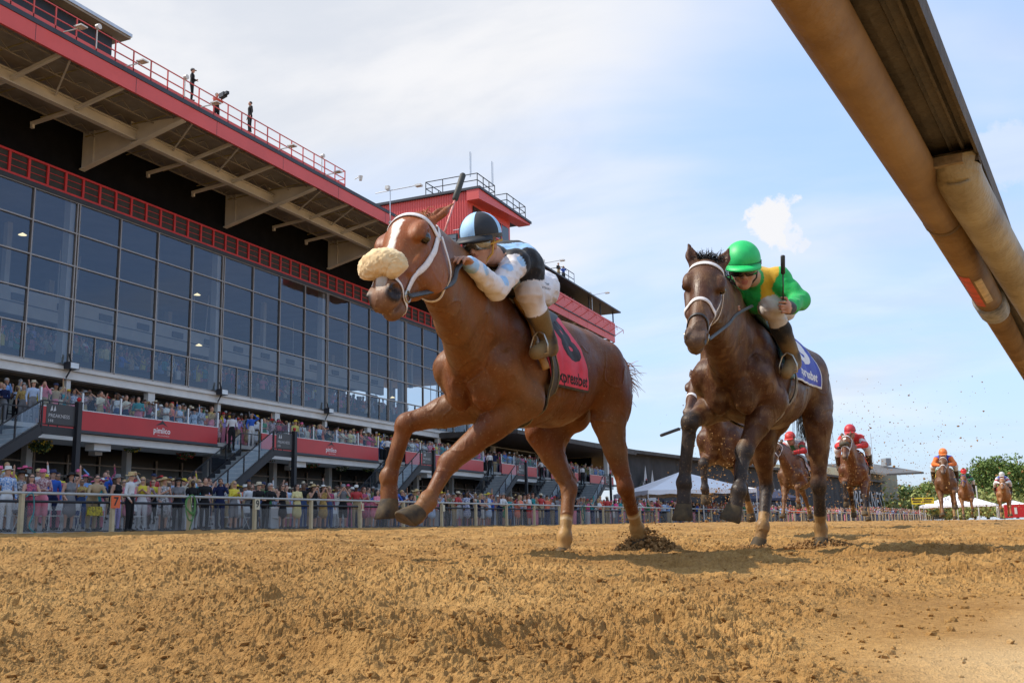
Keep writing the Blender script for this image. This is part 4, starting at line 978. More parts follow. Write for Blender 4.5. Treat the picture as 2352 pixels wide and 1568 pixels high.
CH = np.array
def chestnut(V, tg, J, H, S):
    n = noise3(V[:, 0] * 4, V[:, 1] * 4, V[:, 2] * 4)[:, None]; n2 = noise3(V[:, 0] * 17, V[:, 1] * 17, V[:, 2] * 17)[:, None]
    C = CH([.155, .044, .010]) * (0.85 + .3 * n)
    hd = (tg == 3)[:, None]; C = np.where(hd, CH([.25, .056, .009]) * (0.9 + .2 * n), C)
    dusty = np.clip(1.35 - V[:, 2:3] * 0.7, 0, .85) * np.clip(n * 2.2 - .45, 0, 1) * .75 + .35 * np.clip((V[:, 0:1] + .1), 0, 1) * n2
    C = C * (1 - dusty) + CH([.20, .098, .036]) * dusty
    # blaze, pale lip, dark nostrils
    poll = J['poll']; A = unit(J['muz'] - poll); hn = J['hn']; hn = unit(hn - A * (hn @ A)); sd_ = np.cross(hn, A); q = V - poll; a = q @ A * .60 / np.linalg.norm(J['muz'] - poll); s_ = q @ sd_; nn = q @ hn
    wob = (noise3(V[:, 0] * 40, V[:, 1] * 40, V[:, 2] * 40) - .5) * .02
    w = np.interp(a, [.09, .13, .18, .24, .35, .50, .58], [.0, .034, .026, .018, .018, .032, .018])
    bl = np.clip((w + wob * .6 - np.abs(s_ - .010)) / .006, 0, 1) * (nn > 0.02) * (a > .1) * (a < .575) * (tg == 3)
    C = C * (1 - bl[:, None]) + CH([.72, .66, .56]) * bl[:, None]
    lip = np.clip((a - .47) / .08, 0, 1) * (tg == 3) * .75; C = C * (1 - lip[:, None]) + (CH([.15, .085, .05]) * (.6 + .8 * n2)) * lip[:, None]
    for y in (1, -1):
        d = np.linalg.norm(V - H(.572, .006, y * .050), axis=1); k = np.clip((.050 - d) / .014, 0, 1)[:, None]; C = C * (1 - k) + CH([.018, .010, .008]) * k
        d = np.linalg.norm(V - H(.196, .022, y * .09), axis=1); k = np.clip((.042 - d) / .018, 0, 1)[:, None] * .75; C = C * (1 - k) + CH([.07, .022, .010]) * k
    for g in ('LH', 'RH'):     # bandaged hind pasterns, dusty fronts
        st, h_, f_, t_ = J[g]; s = (V - h_) @ unit(f_ - h_) / np.linalg.norm(f_ - h_); near = (np.linalg.norm(V - f_, axis=1) < .24) & (tg == 4)
        k = (np.clip((s - .58) / .02, 0, 1) * near)[:, None]; C = C * (1 - k) + CH([.36, .205, .070]) * (0.85 + .3 * n2) * k
        k = (np.clip((.012 - abs(s - .66) * .36) / .004, 0, 1) * near)[:, None]; C = C * (1 - k) + CH([.50, .36, .20]) * k
    return C
def bay(base=(.105, .040, .018), star=False, black=True, socks=True):
    def f(V, tg, J, H, S):
        n = noise3(V[:, 0] * 4, V[:, 1] * 4, V[:, 2] * 4)[:, None]; n2 = noise3(V[:, 0] * 21, V[:, 1] * 21, V[:, 2] * 21)[:, None]
        C = CH(base) * (0.8 + .4 * n); dusty = np.clip(n2 * 1.7 - .75, 0, 1) * .5 * np.clip(1.5 - V[:, 2:3] * .6, .1, 1); C = C * (1 - dusty) + CH([.30, .17, .07]) * dusty
        if black:
            for g in ('LF', 'RF', 'LH', 'RH'):
                a, b, c, d = J[g]; near = np.minimum(np.linalg.norm(V - b, axis=1), np.minimum(np.linalg.norm(V - c, axis=1), np.linalg.norm(V - (b + c) / 2, axis=1)))
                up = (V - b) @ unit(a - b); k = (np.clip((.10 - up + (n[:, 0] - .5) * .12) / .08, 0, 1) * (near < .26) * (tg == 4))[:, None] * .93; C = C * (1 - k) + CH([.020, .016, .014]) * (1 + n2) * k
        if socks:
            for g in ('LH', 'RH'):
                st, h_, f_, t_ = J[g]; s = (V - h_) @ unit(f_ - h_) / np.linalg.norm(f_ - h_); near = (np.linalg.norm(V - f_, axis=1) < .2) & (tg == 4)
                k = (np.clip((s - .68) / .02, 0, 1) * near)[:, None]; C = C * (1 - k) + CH([.27, .155, .06]) * (0.8 + .4 * n2) * k
        poll = J['poll']; A = unit(J['muz'] - poll); q = V - poll; a = q @ A * .60 / np.linalg.norm(J['muz'] - poll)
        lip = np.clip((a - .44) / .12, 0, 1) * (tg == 3) * .6; C = C * (1 - lip[:, None]) + CH([.06, .045, .035]) * (1 + 1.6 * n2) * lip[:, None]
        for y in (1, -1):
            d = np.linalg.norm(V - H(.572, .006, y * .050), axis=1); k = np.clip((.030 - d) / .012, 0, 1)[:, None]; C = C * (1 - k) + CH([.008, .006, .006]) * k
        if star:
            d = np.linalg.norm(V - H(.15, .09, 0), axis=1); k = np.clip((.035 - d) / .01, 0, 1)[:, None]; C = C * (1 - k) + CH([.7, .68, .62]) * k
        return C
    return f
COAT = attr_mat('horse_coat', rough=.46, spec=.26, sheen=.0, bump=.5, bscale=120, var=.28, vscale=6, coat=.03, crough=.4, stretch=(1, 1, .25), dust=.5)
HOOFM = mat('hoof_horn', (.035, .03, .026), rough=.7, var=.4, scale=14, color2=(.13, .09, .045), spec=.15)
MANE = mat('mane_chestnut', (.42, .17, .06), rough=.6, var=.3, scale=20); MANEB = mat('mane_black', (.012, .009, .008), rough=.5, var=.3, scale=20)

def lead_horse():
    o = W(1182, 1219, 6.05); o[2] = float(zground(o[0], o[1])) + 0.01
    a = R(33); fr = Frame(o, -math.sin(a) * RT - math.cos(a) * FW); J = {}
    px, lk = fr.px, fr.link
    e = vec(.16, -.18, .93); k = lk(e, 932, 972, .42); f = lk(k, 893, 1094, .28); J['RF'] = [e, k, f, lk(f, 896, 1186, .17)]
    e = vec(.14, .18, .93); k = lk(e, 1031, 1062, .42); f = lk(k, 983, 1150, .28); J['LF'] = [e, k, f, lk(f, 938, 1204, .19)]
    s = lk(vec(-1.0, -.15, 1.26), 1243, 990, .38); h = lk(s, 1307, 1122, .44, False); f = lk(h, 1297, 1232, .36); J['RH'] = [s, h, f, lk(f, 1291, 1290, .16)]
    s = lk(vec(-1.0, .15, 1.26), 1395, 965, .36); h = lk(s, 1437, 1120, .44, False); f = lk(h, 1463, 1212, .36, False); J['LH'] = [s, h, f, lk(f, 1470, 1262, .16, False)]
    J['poll'] = px(960, 524, 4.75); J['muz'] = lk(J['poll'], 876, 694, .62); J['hs'] = 1.30; J['fl'] = 1.28; J['hl'] = 1.15
    wl = lambda r, u, w: fr.loc(fr.o + RT * r + UPZ * u - FW * w)     # direction helper: right, up, towards the camera
    J['hn'] = wl(-.50, .25, .85); J['earL'] = unit(wl(.62, .62, -.35)); J['earR'] = unit(wl(.05, .45, -.9)); J['arch'] = vec(0, 0, .05); J['ear'] = .165
    return fr, J
LFR, LJ = lead_horse()
WTAPE = mat('white_tack', (.72, .68, .66), rough=.55, var=.12, scale=60); BTACK = mat('black_leather', (.018, .017, .018), rough=.45, var=.4, scale=40, color2=(.05, .042, .035))
METAL = mat('bit_metal', (.45, .42, .36), rough=.3, var=.2, metal=.9)
def strap(name, S, prims, H, pts, width, m, parent, off=.004, n=30, thick=.004, wob=0):
    C = spline([H(*p) for p in pts], n); C = S.snap(C, off, prims, it=5); Nn = S.grad(C, prims)
    for _ in range(2): C[1:-1] = (C[:-2] + C[1:-1] * 2 + C[2:]) / 4
    return ribbon(name, C, Nn, width, thick, m, parent, widths=[width * (1.35 if wob and i % wob in (0, 1) else 1) for i in range(n)])
def ring(c, nrm, r, rr, b):
    nrm = unit(nrm); a = unit(np.cross(nrm, (0, 0, 1) if abs(nrm[2]) < .9 else (1, 0, 0))); d = np.cross(nrm, a)
    b.tube([c + (a * math.cos(t) + d * math.sin(t)) * r for t in np.linspace(0, 2 * math.pi, 19)], rr, 6, cap=False)
def bridle(root, S, H, prims, hs, roll=False, figure8=False, nose=WTAPE, browk=True):
    br = link('bridle', None, root); br.empty_display_size = .1
    strap('browband', S, prims, H, [(.085, -.045, .10), (.075, .05, .09), (.070, .10, .05), (.068, .11, 0), (.070, .10, -.05), (.075, .05, -.09), (.085, -.045, -.10)], .028 * hs, WTAPE, br, n=40)
    strap('crownpiece', S, prims, H, [(.085, -.045, .10), (.01, -.03, .10), (-.035, -.04, .05), (-.035, -.05, 0), (-.035, -.04, -.05), (.01, -.03, -.10), (.085, -.045, -.10)], .024, WTAPE, br)
    for y in (1, -1):
        p = [(.07, -.035, y * .10), (.18, -.045, y * .10), (.30, -.045, y * .085), (.42, -.045, y * .07), (.495, -.050, y * .06)]
        strap('cheekpiece', S, prims, H, p, .028 * hs, WTAPE, br, n=42)
        bt = MB(); c = S.snap(np.array([H(.505, -.052, y * .062)]), .014, prims)[0]; nn = S.grad(c[None], prims)[0]; ring(c, nn, .026, .0045, bt); bt.build('bit_ring', METAL, br, smooth=True)
    strap('throatlatch', S, prims, H, [(.06, -.045, .10), (.12, -.12, .09), (.16, -.20, .06), (.175, -.235, 0), (.16, -.20, -.06), (.12, -.12, -.09), (.06, -.045, -.10)], .016 * hs, WTAPE, br, off=.012)
    a0 = .50 if roll else .37
    pts = [(a0 + .03 * math.cos(t) * -1, .1 * math.cos(t), .1 * math.sin(t)) for t in np.linspace(-math.pi, math.pi, 17)]
    strap('noseband', S, prims, H, pts, .024 * hs, nose, br, n=48)
    if figure8:
        pts = [(.475 - .03 * math.cos(t), .08 * math.cos(t), .08 * math.sin(t)) for t in np.linspace(-math.pi, math.pi, 17)]
        strap('lower_noseband', S, prims, H, pts, .016 * hs, BTACK, br, n=40)
    return br
def sheepskin(root, S, H, prims, m):
    n, K = 70, 64; C = S.snap(spline([H(.455 + .25 * abs(s_) ** 1.5, .11 - .9 * abs(s_) ** 1.6, s_) for s_ in np.linspace(-.118, .150, 9)], n), .024, prims, 5); N0 = S.grad(C, prims)
    for _ in range(6): C[1:-1] = (C[:-2] + C[1:-1] * 2 + C[2:]) / 4; N0[1:-1] = (N0[:-2] + N0[1:-1] * 2 + N0[2:]) / 4
    T = np.gradient(C, axis=0); T /= np.linalg.norm(T, axis=1)[:, None]; B = np.cross(T, N0); B /= np.linalg.norm(B, axis=1)[:, None]; N0 = np.cross(B, T)
    s_ = 2 * np.arange(n) / (n - 1) - 1; rr = .063 * (1 - np.abs(s_) ** 5) ** .42 + .002; t = 2 * np.pi * np.arange(K) / K
    D = N0[:, None] * np.sin(t)[None, :, None] + B[:, None] * np.cos(t)[None, :, None]; P = C[:, None] + D * rr[:, None, None]
    f = (noise3(P[..., 0] * 60, P[..., 1] * 60, P[..., 2] * 60) - .5) * .008 + (noise3(P[..., 0] * 190, P[..., 1] * 190, P[..., 2] * 190) - .5) * .008 + (noise3(P[..., 0] * 420, P[..., 1] * 420, P[..., 2] * 420) - .5) * .006
    P = P + D * f[..., None]; idx = np.arange(n * K).reshape(n, K); q = np.stack([idx[:-1], np.roll(idx[:-1], -1, 1), np.roll(idx[1:], -1, 1), idx[1:]], -1).reshape(-1, 4)
    me = fastmesh('sheepskin_noseband', P.reshape(-1, 3), q); me.materials.append(m); o = link('sheepskin_noseband', me, root)
    return o

LEAD, LS, LH_, LAX, LHP = build_horse('horse', 'chestnut racehorse with a white blaze and sheepskin noseband galloping in the lead', LFR, LJ, .0078, chestnut, COAT, HOOFM)
WOOL = mat('sheepskin', (.66, .46, .23), rough=1.0, var=.2, scale=16, color2=(.80, .61, .35), sheen=.2)
lbr = bridle(LEAD, LS, LH_, LHP, 1.15, roll=True)
sheepskin(lbr, LS, LH_, LHP, WOOL)
print('lead horse', time.time() - T0)
# ------------------------------------------------------------------ jockeys
def hand(S, wrist, palmdir, fdir, curl, side, k=.004, tag=1, size=1.0):
    """palm and five separate fingers; palmdir = where the palm faces, fdir = along the hand, side = towards the thumb"""
    f = unit(fdir); p = unit(palmdir - f * (np.dot(palmdir, f))); t = unit(side - f * (side @ f) - p * (side @ p)); s = size
    pc = wrist + f * .045 * s; S.el(pc, (.045 * s, .040 * s, .017 * s), .012, rot=np.stack([f, t, p], 1), tag=tag); S.rc(wrist - f * .02, wrist + f * .02, .025 * s, .026 * s, .012, tag=tag)
    for i, L in enumerate((.072, .080, .075, .060)):
        b0 = wrist + f * .082 * s + t * (.030 - .0205 * i) * s; d = f; q = b0 - f * .015; c = curl * (.85 + .1 * i)
        for j, fr_ in enumerate((.45, .32, .27)):
            ang = c * (j + .6) * .9; d = unit(f * math.cos(ang) + p * math.sin(ang)); n = q + d * L * fr_ * s * (1.25 if j == 0 else 1); S.rc(q, n, (.0098 - .0012 * j) * s, (.0088 - .0012 * j) * s, k, tag=tag); q = n
    b0 = wrist + f * .03 * s + t * .032 * s; d1 = unit(f * .6 + t * .7 + p * .35); m_ = b0 + d1 * .038 * s; S.rc(b0 - d1 * .01, m_, .0125 * s, .0105 * s, .006, tag=tag)
    d2 = unit(f * .9 + t * .1 + p * (.3 + curl * .6)); S.rc(m_, m_ + d2 * .032 * s, .0105 * s, .0085 * s, k, tag=tag)
def jockey(name, label, fr, G, vox, colf, helm, m, detail=True, group=None, bk=1.12):
    """G: joints in the horse's frame: head, face (direction), crown, neck, chest, pelvis, shL/shR, elL/elR, wrL/wrR, hipL.. knL.. anL.. toL.."""
    S = Sculpt(); SK, SH, BR, BT = 1, 2, 3, 4
    hd = G['head']; fc = unit(G['face']); up = unit(G['crown'] - fc * (G['crown'] @ fc)); sd = np.cross(up, fc); Rm = np.stack([fc, sd, up], 1); E = lambda a, b, c: hd + fc * a + sd * b + up * c
    S.el(hd, (.098, .078, .105), .02, rot=Rm, tag=SK); S.el(E(.044, 0, -.074), (.056, .053, .066), .025, rot=Rm, tag=SK); S.el(E(.072, 0, -.108), (.022, .026, .018), .018, rot=Rm, tag=SK)
    S.rc(E(.094, 0, -.010), E(.114, 0, -.050), .008, .013, .008, tag=SK); 
    for y in (1, -1):
        S.el(E(.105, y * .013, -.054), (.010, .008, .008), .006, rot=Rm, tag=SK); S.el(E(-.005, y * .080, -.030), (.018, .007, .030), .006, rot=Rm, tag=SK); S.el(E(.066, y * .034, -.048), (.028, .022, .022), .015, rot=Rm, tag=SK)
        S.cut(E(.096, y * .032, -.018), (.014, .018, .012), .010, rot=Rm)
    S.el(E(.094, 0, -.076), (.012, .022, .0065), .004, rot=Rm, tag=6); S.el(E(.092, 0, -.088), (.012, .019, .0070), .004, rot=Rm, tag=6); S.cutrc(E(.107, -.02, -.0815), E(.107, .02, -.0815), .003, .003, .003)
    nk = G['neck']; S.rc(hd - fc * .02 - up * .06, nk, .055, .064, .025, tag=SK)
    ch = G['chest']; pe = G['pelvis']; ax = unit(nk - pe); ls = unit(G['shL'] - G['shR']); tn = np.cross(ls, ax)
    S.rc(nk - ax * .03, ch, .095 * bk, .142 * bk, .04, sq=(tn, .85), tag=SH); S.rc(ch, ch * .35 + pe * .65, .148 * bk, .118, .04, sq=(tn, .82), tag=SH); S.rc(ch * .4 + pe * .6, pe, .115, .125, .04, tag=BR if G.get('tuck', 1) else SH)
    S.rc(G['shL'] * .9 + ch * .1, G['shR'] * .9 + ch * .1, .072, .072, .05, tag=SH); S.rc(nk, G['shL'], .05, .055, .04, tag=SH); S.rc(nk, G['shR'], .05, .055, .04, tag=SH)
    for g in 'LR':
        sh, el, wr = G['sh' + g], G['el' + g], G['wr' + g]; S.rc(sh, el, .064 * bk, .056 * bk, .025, tag=SH); S.rc(el, wr, .056 * bk, .037 * bk, .02, tag=SH); S.el(sh, (.072, .072, .072), .03, tag=SH)
        hp, kn, an, to = G['hip' + g], G['kn' + g], G['an' + g], G['to' + g]
        S.rc(pe * .3 + hp * .7, hp, .105, .110, .04, tag=BR); S.rc(hp, kn, .106, .076, .04, tag=BR); S.el(kn, (.074, .068, .074), .02, tag=BR)
        lg = unit(an - kn); S.rc(kn + lg * .02, kn + lg * .11, .066, .064, .02, tag=BR); S.rc(kn + lg * .085, kn + (an - kn) * .45, .060, .064, .008, tag=BT); S.rc(kn + (an - kn) * .45, an, .066, .049, .02, tag=BT)
        td = unit(to - an); ft = unit(td * vec(1, 1, .3)); S.rc(an + vec(0, 0, -.02), an - ft * .035 + vec(0, 0, -.055),   .048, .042, .02, tag=BT); S.rc(an + vec(0, 0, -.035), to, .048, .038, .02, tag=BT); S.rc(an - ft * .03 + vec(0, 0, -.07), to + vec(0, 0, -.01), .030, .030, .02, tag=BT)
        if detail and ('hand' + g) in G: hand(S, wr, *G['hand' + g])
        else: S.rc(wr, wr + unit(wr - el) * .09, .034, .028, .02, tag=SK)
    V, Q = S.mesh(vox); V = smooth_mesh(V, Q, 1, .35); tg = S.tags(V)
    # cloth folds
    if detail:
        n = (noise3(V[:, 0] * 26, V[:, 1] * 26, V[:, 2] * 12) - .5) + .55 * (1 - np.abs(2 * noise3(V[:, 0] * 15 + 5, V[:, 1] * 15, V[:, 2] * 26) - 1) - .6); w = np.isin(tg, (SH, BR)) * .013; V = V + vnormals(V, Q) * (n * w)[:, None]
    root = thing(name, label, 'jockey', tuple(fr.o), fr.rz(), group)
    colored('body', V, Q, colf(V, tg, G, E, Rm), m, root)
    # helmet with peak, goggles, strap
    hb = MB(); nu, nv = 40, 18; hs = .128; vs = []; mi = []
    for i in range(nv + 1):
        ph = (math.pi / 2 + .18) * i / nv
        for k in range(nu):
            t = 2 * math.pi * k / nu; vs.append(E(math.cos(t) * math.sin(ph) * .135 - .004, math.sin(t) * math.sin(ph) * .112, math.cos(ph) * .118 + .044))
    fs = []
    for i in range(nv):
        for k in range(nu): fs.append((i * nu + k, (i + 1) * nu + k, (i + 1) * nu + (k + 1) % nu, i * nu + (k + 1) % nu)); mi.append(helm['f'](2 * math.pi * (k + .5) / nu, i / nv))
    hb.add(vs, fs); hb.mi = mi; h = hb.build('helmet', helm['m'], root, smooth=True)
    b = MB(); vs = []; n = 25
    for j, (r0, dz) in enumerate(((0.0, 0), (.0, -.012), (.048, -.020), (.050, -.012), (.0, .004))):
        for i in range(n):
            t = -1.15 + 2.3 * i / (n - 1); w = math.cos(t / 1.15 * math.pi / 2) ** .6; rr = .136 + r0 * w; vs.append(E(math.cos(t) * rr, math.sin(t) * (.113 + r0 * w * .8), .028 + dz - (.010 if r0 else 0)))
    fs = [(j * n + i, j * n + i + 1, ((j + 1) % 5) * n + i + 1, ((j + 1) % 5) * n + i) for j in range(5) for i in range(n - 1)]
    b.add(vs, fs); b.build('peak', helm['peak'], h, smooth=True)
    b = MB(); n = 32; vs = []
    for (z, r) in ((.034, .137), (.012, .1365)):
        for k in range(n): t = 2 * math.pi * k / n; vs.append(E(math.cos(t) * r, math.sin(t) * (r - .021), z))
    b.add(vs, [(k, (k + 1) % n, n + (k + 1) % n, n + k) for k in range(n)]); b.build('band', helm['band'], h, smooth=True)
    if detail:
        for (zc, nm, mm, rr, hh, wide) in ((-.012, 'goggles', helm['lens'], .122, .033, 1.10),):
            b = MB(); vs = []; n = 24
            for (z, r) in ((-hh, -.010), (-hh * .8, .0), (0, .006), (hh * .8, .0), (hh, -.012)):
                for i in range(n):
                    t = -wide + 2 * wide * i / (n - 1); pinch = 1 - .45 * math.exp(-(t / .16) ** 2) * (z < 0); vs.append(E(math.cos(t) * (rr + r), math.sin(t) * (.092 + r), zc + z * pinch))
            b.add(vs, [(j * n + i, j * n + i + 1, (j + 1) * n + i + 1, (j + 1) * n + i) for j in range(4) for i in range(n - 1)]); b.build(nm, mm, root, smooth=True)
        for y in (1, -1):
            b = MB(); b.tube([E(.055, y * .080, -.020), E(.0, y * .090, -.012), E(-.06, y * .098, -.005)], .007, 6); b.tube([E(.02, y * .088, .0), E(.035, y * .078, -.07), E(.055, y * .03, -.118), E(.058, 0, -.124)], .006, 6); b.build('chin_strap', helm['strap'], root, smooth=True)
        b = MB(); b.tube([nk + ax * .0 - ls * .055 + tn * .02, nk + tn * .066, nk + ax * .0 + ls * .055 + tn * .02, nk - tn * .055, nk - ax * .0 - ls * .055 + tn * .02], .022, 8); b.build('collar', helm['collar'], root, smooth=True)
    return root, S, E
def whip(label, A, B, m1, m2, r=.0045, fl=.0):
    A = vec(*A); B = vec(*B); o = thing('whip', label, 'whip', tuple(A), group=None); d = B - A; L = np.linalg.norm(d)
    b = MB(); b.tube([(0, 0, 0), d * .62], r, 8); b.build('shaft', m1, o, smooth=True); b = MB(); b.tube([d * .58, d * .60, d * .98, d], [r * 1.5, r * 3.1, r * 3.1, r * 2.2], 10); b.build('popper', m2, o, smooth=True)
    b = MB(); b.tube([-d * .16, -d * .15, d * .02], [r * 2.6, r * 2.2, r * 1.7], 8); b.ico(-d * .17, r * 3.4, sub=2); b.build('handle', m1, o, smooth=True); return o
SKIN = CH([.46, .235, .15])
def facecol(C, V, tg, E):
    C[tg == 1] = SKIN * (1 + .25 * (noise3(V[tg == 1, 0] * 30, V[tg == 1, 1] * 30, V[tg == 1, 2] * 30)[:, None] - .5)); C[tg == 6] = (.36, .12, .09); return C
CLOTH = attr_mat('silks', rough=.62, spec=.3, sheen=.1, bump=.6, bscale=40, var=.10, vscale=8, dust=.2)
def mirror(p): return vec(p[0], -p[1], p[2])
def lead_jockey():
    fr = LFR; px = fr.px; G = {}
    G['head'] = px(1105, 555, 5.42); wl = lambda r, u, w: fr.loc(fr.o + RT * r + UPZ * u - FW * w)
    G['face'] = wl(-.42, -.28, .80); G['crown'] = wl(-.10, .92, .25); G['neck'] = px(1141, 592, 5.72); G['pelvis'] = vec(-.42, 0, 1.70)
    G['shL'] = px(1185, 605, 5.66); G['shR'] = px(1098, 598, 5.92); G['chest'] = px(1185, 612, 5.86)
    G['elL'] = px(1140, 664, 5.42); G['wrL'] = px(1079, 606, 5.00); G['elR'] = px(1062, 640, 5.62); G['wrR'] = px(1030, 590, 5.42)
    G['hipL'] = px(1243, 664, 6.05); G['hipR'] = mirror(G['hipL']); G['pelvis'] = (G['hipL'] + G['hipR']) / 2 + vec(-.02, 0, .03)
    G['knL'] = px(1215, 674, 5.78); G['anL'] = px(1260, 780, 5.94); G['toL'] = px(1230, 809, 5.80)
    for k in ('kn', 'an', 'to'): G[k + 'R'] = mirror(G[k + 'L']) + vec(-.13, .07, .02)
    G['handL'] = (wl(-.2, -.9, .1), px(1043, 577, 4.86) - G['wrL'], .55, wl(-.6, .4, .6)); G['handR'] = (wl(.2, -.3, -.8), wl(-.2, .95, .1), 1.3, wl(-.8, -.1, .3))
    def colf(V, tg, G, E, Rm):
        C = np.zeros((len(V), 3)) + .5; LB = CH([.32, .55, .82]); W_ = CH([.76, .74, .76]); K = CH([.010, .010, .013]); n = noise3(V[:, 0] * 12, V[:, 1] * 12, V[:, 2] * 12); n2 = noise3(V[:, 0] * 45, V[:, 1] * 45, V[:, 2] * 45)
        sh = tg == 2; C[sh] = K
        for g in 'LR':
            s_, e_, w_ = G['sh' + g], G['el' + g], G['wr' + g]; du = np.minimum(seg_d(V, s_ + (e_ - s_) * .12, e_), seg_d(V, e_, w_)); arm = sh & (du < .078); C[arm] = W_ * .98
            for (a, b, t, off) in ((s_, e_, .12, .8), (s_, e_, .55, .0), (s_, e_, .93, .5), (e_, w_, .45, -.4), (e_, w_, .72, .9)):
                c_ = a + (b - a) * t; dd = unit(fr.loc(fr.o + RT * off - FW * .8 + UPZ * .25)); dd = unit(dd - unit(b - a) * (dd @ unit(b - a))); d = np.linalg.norm(V - (c_ + dd * .055), axis=1); C[arm & (d < .036)] = LB
            cuff = arm & (np.linalg.norm(V - w_, axis=1) < .055); C[cuff] = LB
        nk, pe = G['neck'], G['pelvis']; ax = unit(nk - pe); lsd = unit(G['shL'] - G['shR']); q = V - nk; s2 = q @ lsd
        yoke = sh & (C[:, 0] < .1) & (np.abs(s2 - .055) < .034) & (q @ ax > -.50); C[yoke] = LB
        br = tg == 3; C[br] = W_; kn = np.minimum(np.linalg.norm(V - G['knL'], axis=1), np.linalg.norm(V - G['knR'], axis=1)); mud = .7 * np.clip((.118 - kn) / .05, 0, 1) * np.clip(n * 2.4 - .25 + n2 * .4, 0, 1); mud = np.where(br, mud, 0)[:, None] * .85; C = C * (1 - mud) + CH([.38, .24, .11]) * mud
        bt = tg == 4; mm = np.clip(n * 2.4 - .55 + n2 * .5, 0, 1)[:, None]; C[bt] = (CH([.018, .02, .024]) * (1 - mm) + CH([.20, .13, .05]) * mm)[bt]
        arm_m = np.clip(n2 * 2 - 1.15, 0, 1)[:, None] * .5 * (sh & (C[:, 0] > .3))[:, None]; C = C * (1 - arm_m) + CH([.45, .33, .2]) * arm_m
        C = facecol(C, V, tg, E); C[(tg == 1) & (np.linalg.norm(V - G['neck'], axis=1) < .115)] = K; return C
    LB = mat('helmet_lightblue', (.36, .60, .85), rough=.6, var=.06, scale=30); BK = mat('helmet_black', (.012, .013, .016), rough=.6, var=.2, scale=40)
    def hf(t, v):
        t = (t + math.pi) % (2 * math.pi) - math.pi      # -pi..pi, 0 = front; the cap has six alternating gores
        return 1 if (-.62 < t < .32) or (t > 1.55 and t < 2.5) or (t < -1.8 and t > -2.7) else 0
    muddy = mat('muddy_band', (.03, .025, .02), rough=.7, var=.5, scale=40, color2=(.12, .085, .045))
    lens = mat('goggle_lens', (.10, .085, .05), rough=.12, var=.5, scale=22, spec=.9, color2=(.35, .33, .28), metal=.55)
    helm = dict(m=[BK, LB], f=hf, peak=BK, band=muddy, lens=lens, strap=mat('yellow_strap', (.55, .30, .04), rough=.6, var=.15, scale=30), collar=LB)
    return jockey('person', 'jockey in black and light blue silks with white sleeves crouched on the leading chestnut', fr, G, .0075, colf, helm, CLOTH), G
def seg_d(V, a, b):
    ba = b - a; h = np.clip((V - a) @ ba / (ba @ ba), 0, 1); return np.linalg.norm(V - a - h[:, None] * ba, axis=1)
(LJO, LJS, LJE), LG_ = lead_jockey()
def patch_on(S, prims, rows, nu, nv, off):
    """grid surface through rows of control points, laid on the horse"""
    R_ = np.array([spline(r, nu) for r in rows]); Gd = np.stack([spline(R_[:, i], nv) for i in range(nu)], 1)          # nv x nu x 3
    P = S.snap(Gd.reshape(-1, 3), off, prims, 6).reshape(nv, nu, 3); return P
def cloth_mesh(name, P, m, parent, fold=.006, seed=0, bord=None, mats=None, under=.004):
    nv, nu, _ = P.shape; dU = np.gradient(P, axis=1); dV = np.gradient(P, axis=0); N_ = np.cross(dU, dV); N_ /= np.linalg.norm(N_, axis=-1, keepdims=True) + 1e-9
    if (N_[..., 2].mean() < 0) and abs(N_[..., 2].mean()) > .2 or (N_[..., 1] * np.sign(P[..., 1])).mean() < -.2: N_ = -N_
    f = (noise3(P[..., 0] * 16 + seed, P[..., 1] * 16, P[..., 2] * 7) - .5) * fold * 2 + (noise3(P[..., 0] * 45 + seed, P[..., 1] * 45, P[..., 2] * 22) - .5) * fold * .8
    P2 = P + N_ * (f + abs(fold))[..., None]; idx = np.arange(nv * nu).reshape(nv, nu); q = np.stack([idx[:-1, :-1], idx[:-1, 1:], idx[1:, 1:], idx[1:, :-1]], -1)
    b = MB(); b.add(P2.reshape(-1, 3), [tuple(x) for x in q.reshape(-1, 4)])
    if bord is not None: b.mi = [1 if (bord(i / (nv - 1), j / (nu - 1))) else 0 for i in range(nv - 1) for j in range(nu - 1)]
    o = b.build(name, mats or m, parent, smooth=True); md = o.modifiers.new('t', 'SOLIDIFY'); md.thickness = .003; md.offset = -1; return o, P2, N_
def on_patch(P, N_, vs, u0, v0, su, sv, rot=0.0, off=.004):
    """lay flat lettering (vs) on a cloth grid: u across, v down"""
    nv, nu, _ = P.shape; out = []; c, s = math.cos(rot), math.sin(rot)
    for p in vs:
        x, y = p[0] * c - p[1] * s, p[0] * s + p[1] * c; u = np.clip((u0 + x * su) * (nu - 1), 0, nu - 1.001); v = np.clip((v0 - y * sv) * (nv - 1), 0, nv - 1.001); i, j = int(v), int(u); fv, fu = v - i, u - j
        bl = lambda A: (A[i, j] * (1 - fu) + A[i, j + 1] * fu) * (1 - fv) + (A[i + 1, j] * (1 - fu) + A[i + 1, j + 1] * fu) * fv
        out.append(bl(P) + unit(bl(N_)) * off)
    return out
def subdiv_tris(vs, fs, maxlen):
    vs = [vec(*v) for v in vs]; tr = []
    for f in fs:
        for k in range(1, len(f) - 1): tr.append((f[0], f[k], f[k + 1]))
    for _ in range(5):
        new = []; mid = {}; ch = False
        def M_(a, b):
            k = (min(a, b), max(a, b))
            if k not in mid: mid[k] = len(vs); vs.append((vs[a] + vs[b]) / 2)
            return mid[k]
        for (a, b, c) in tr:
            if max(np.linalg.norm(vs[a] - vs[b]), np.linalg.norm(vs[b] - vs[c]), np.linalg.norm(vs[c] - vs[a])) > maxlen:
                d, e, f = M_(a, b), M_(b, c), M_(c, a); new += [(a, d, f), (d, b, e), (f, e, c), (d, e, f)]; ch = True
            else: new.append((a, b, c))
        tr = new
        if not ch: break
    return vs, tr
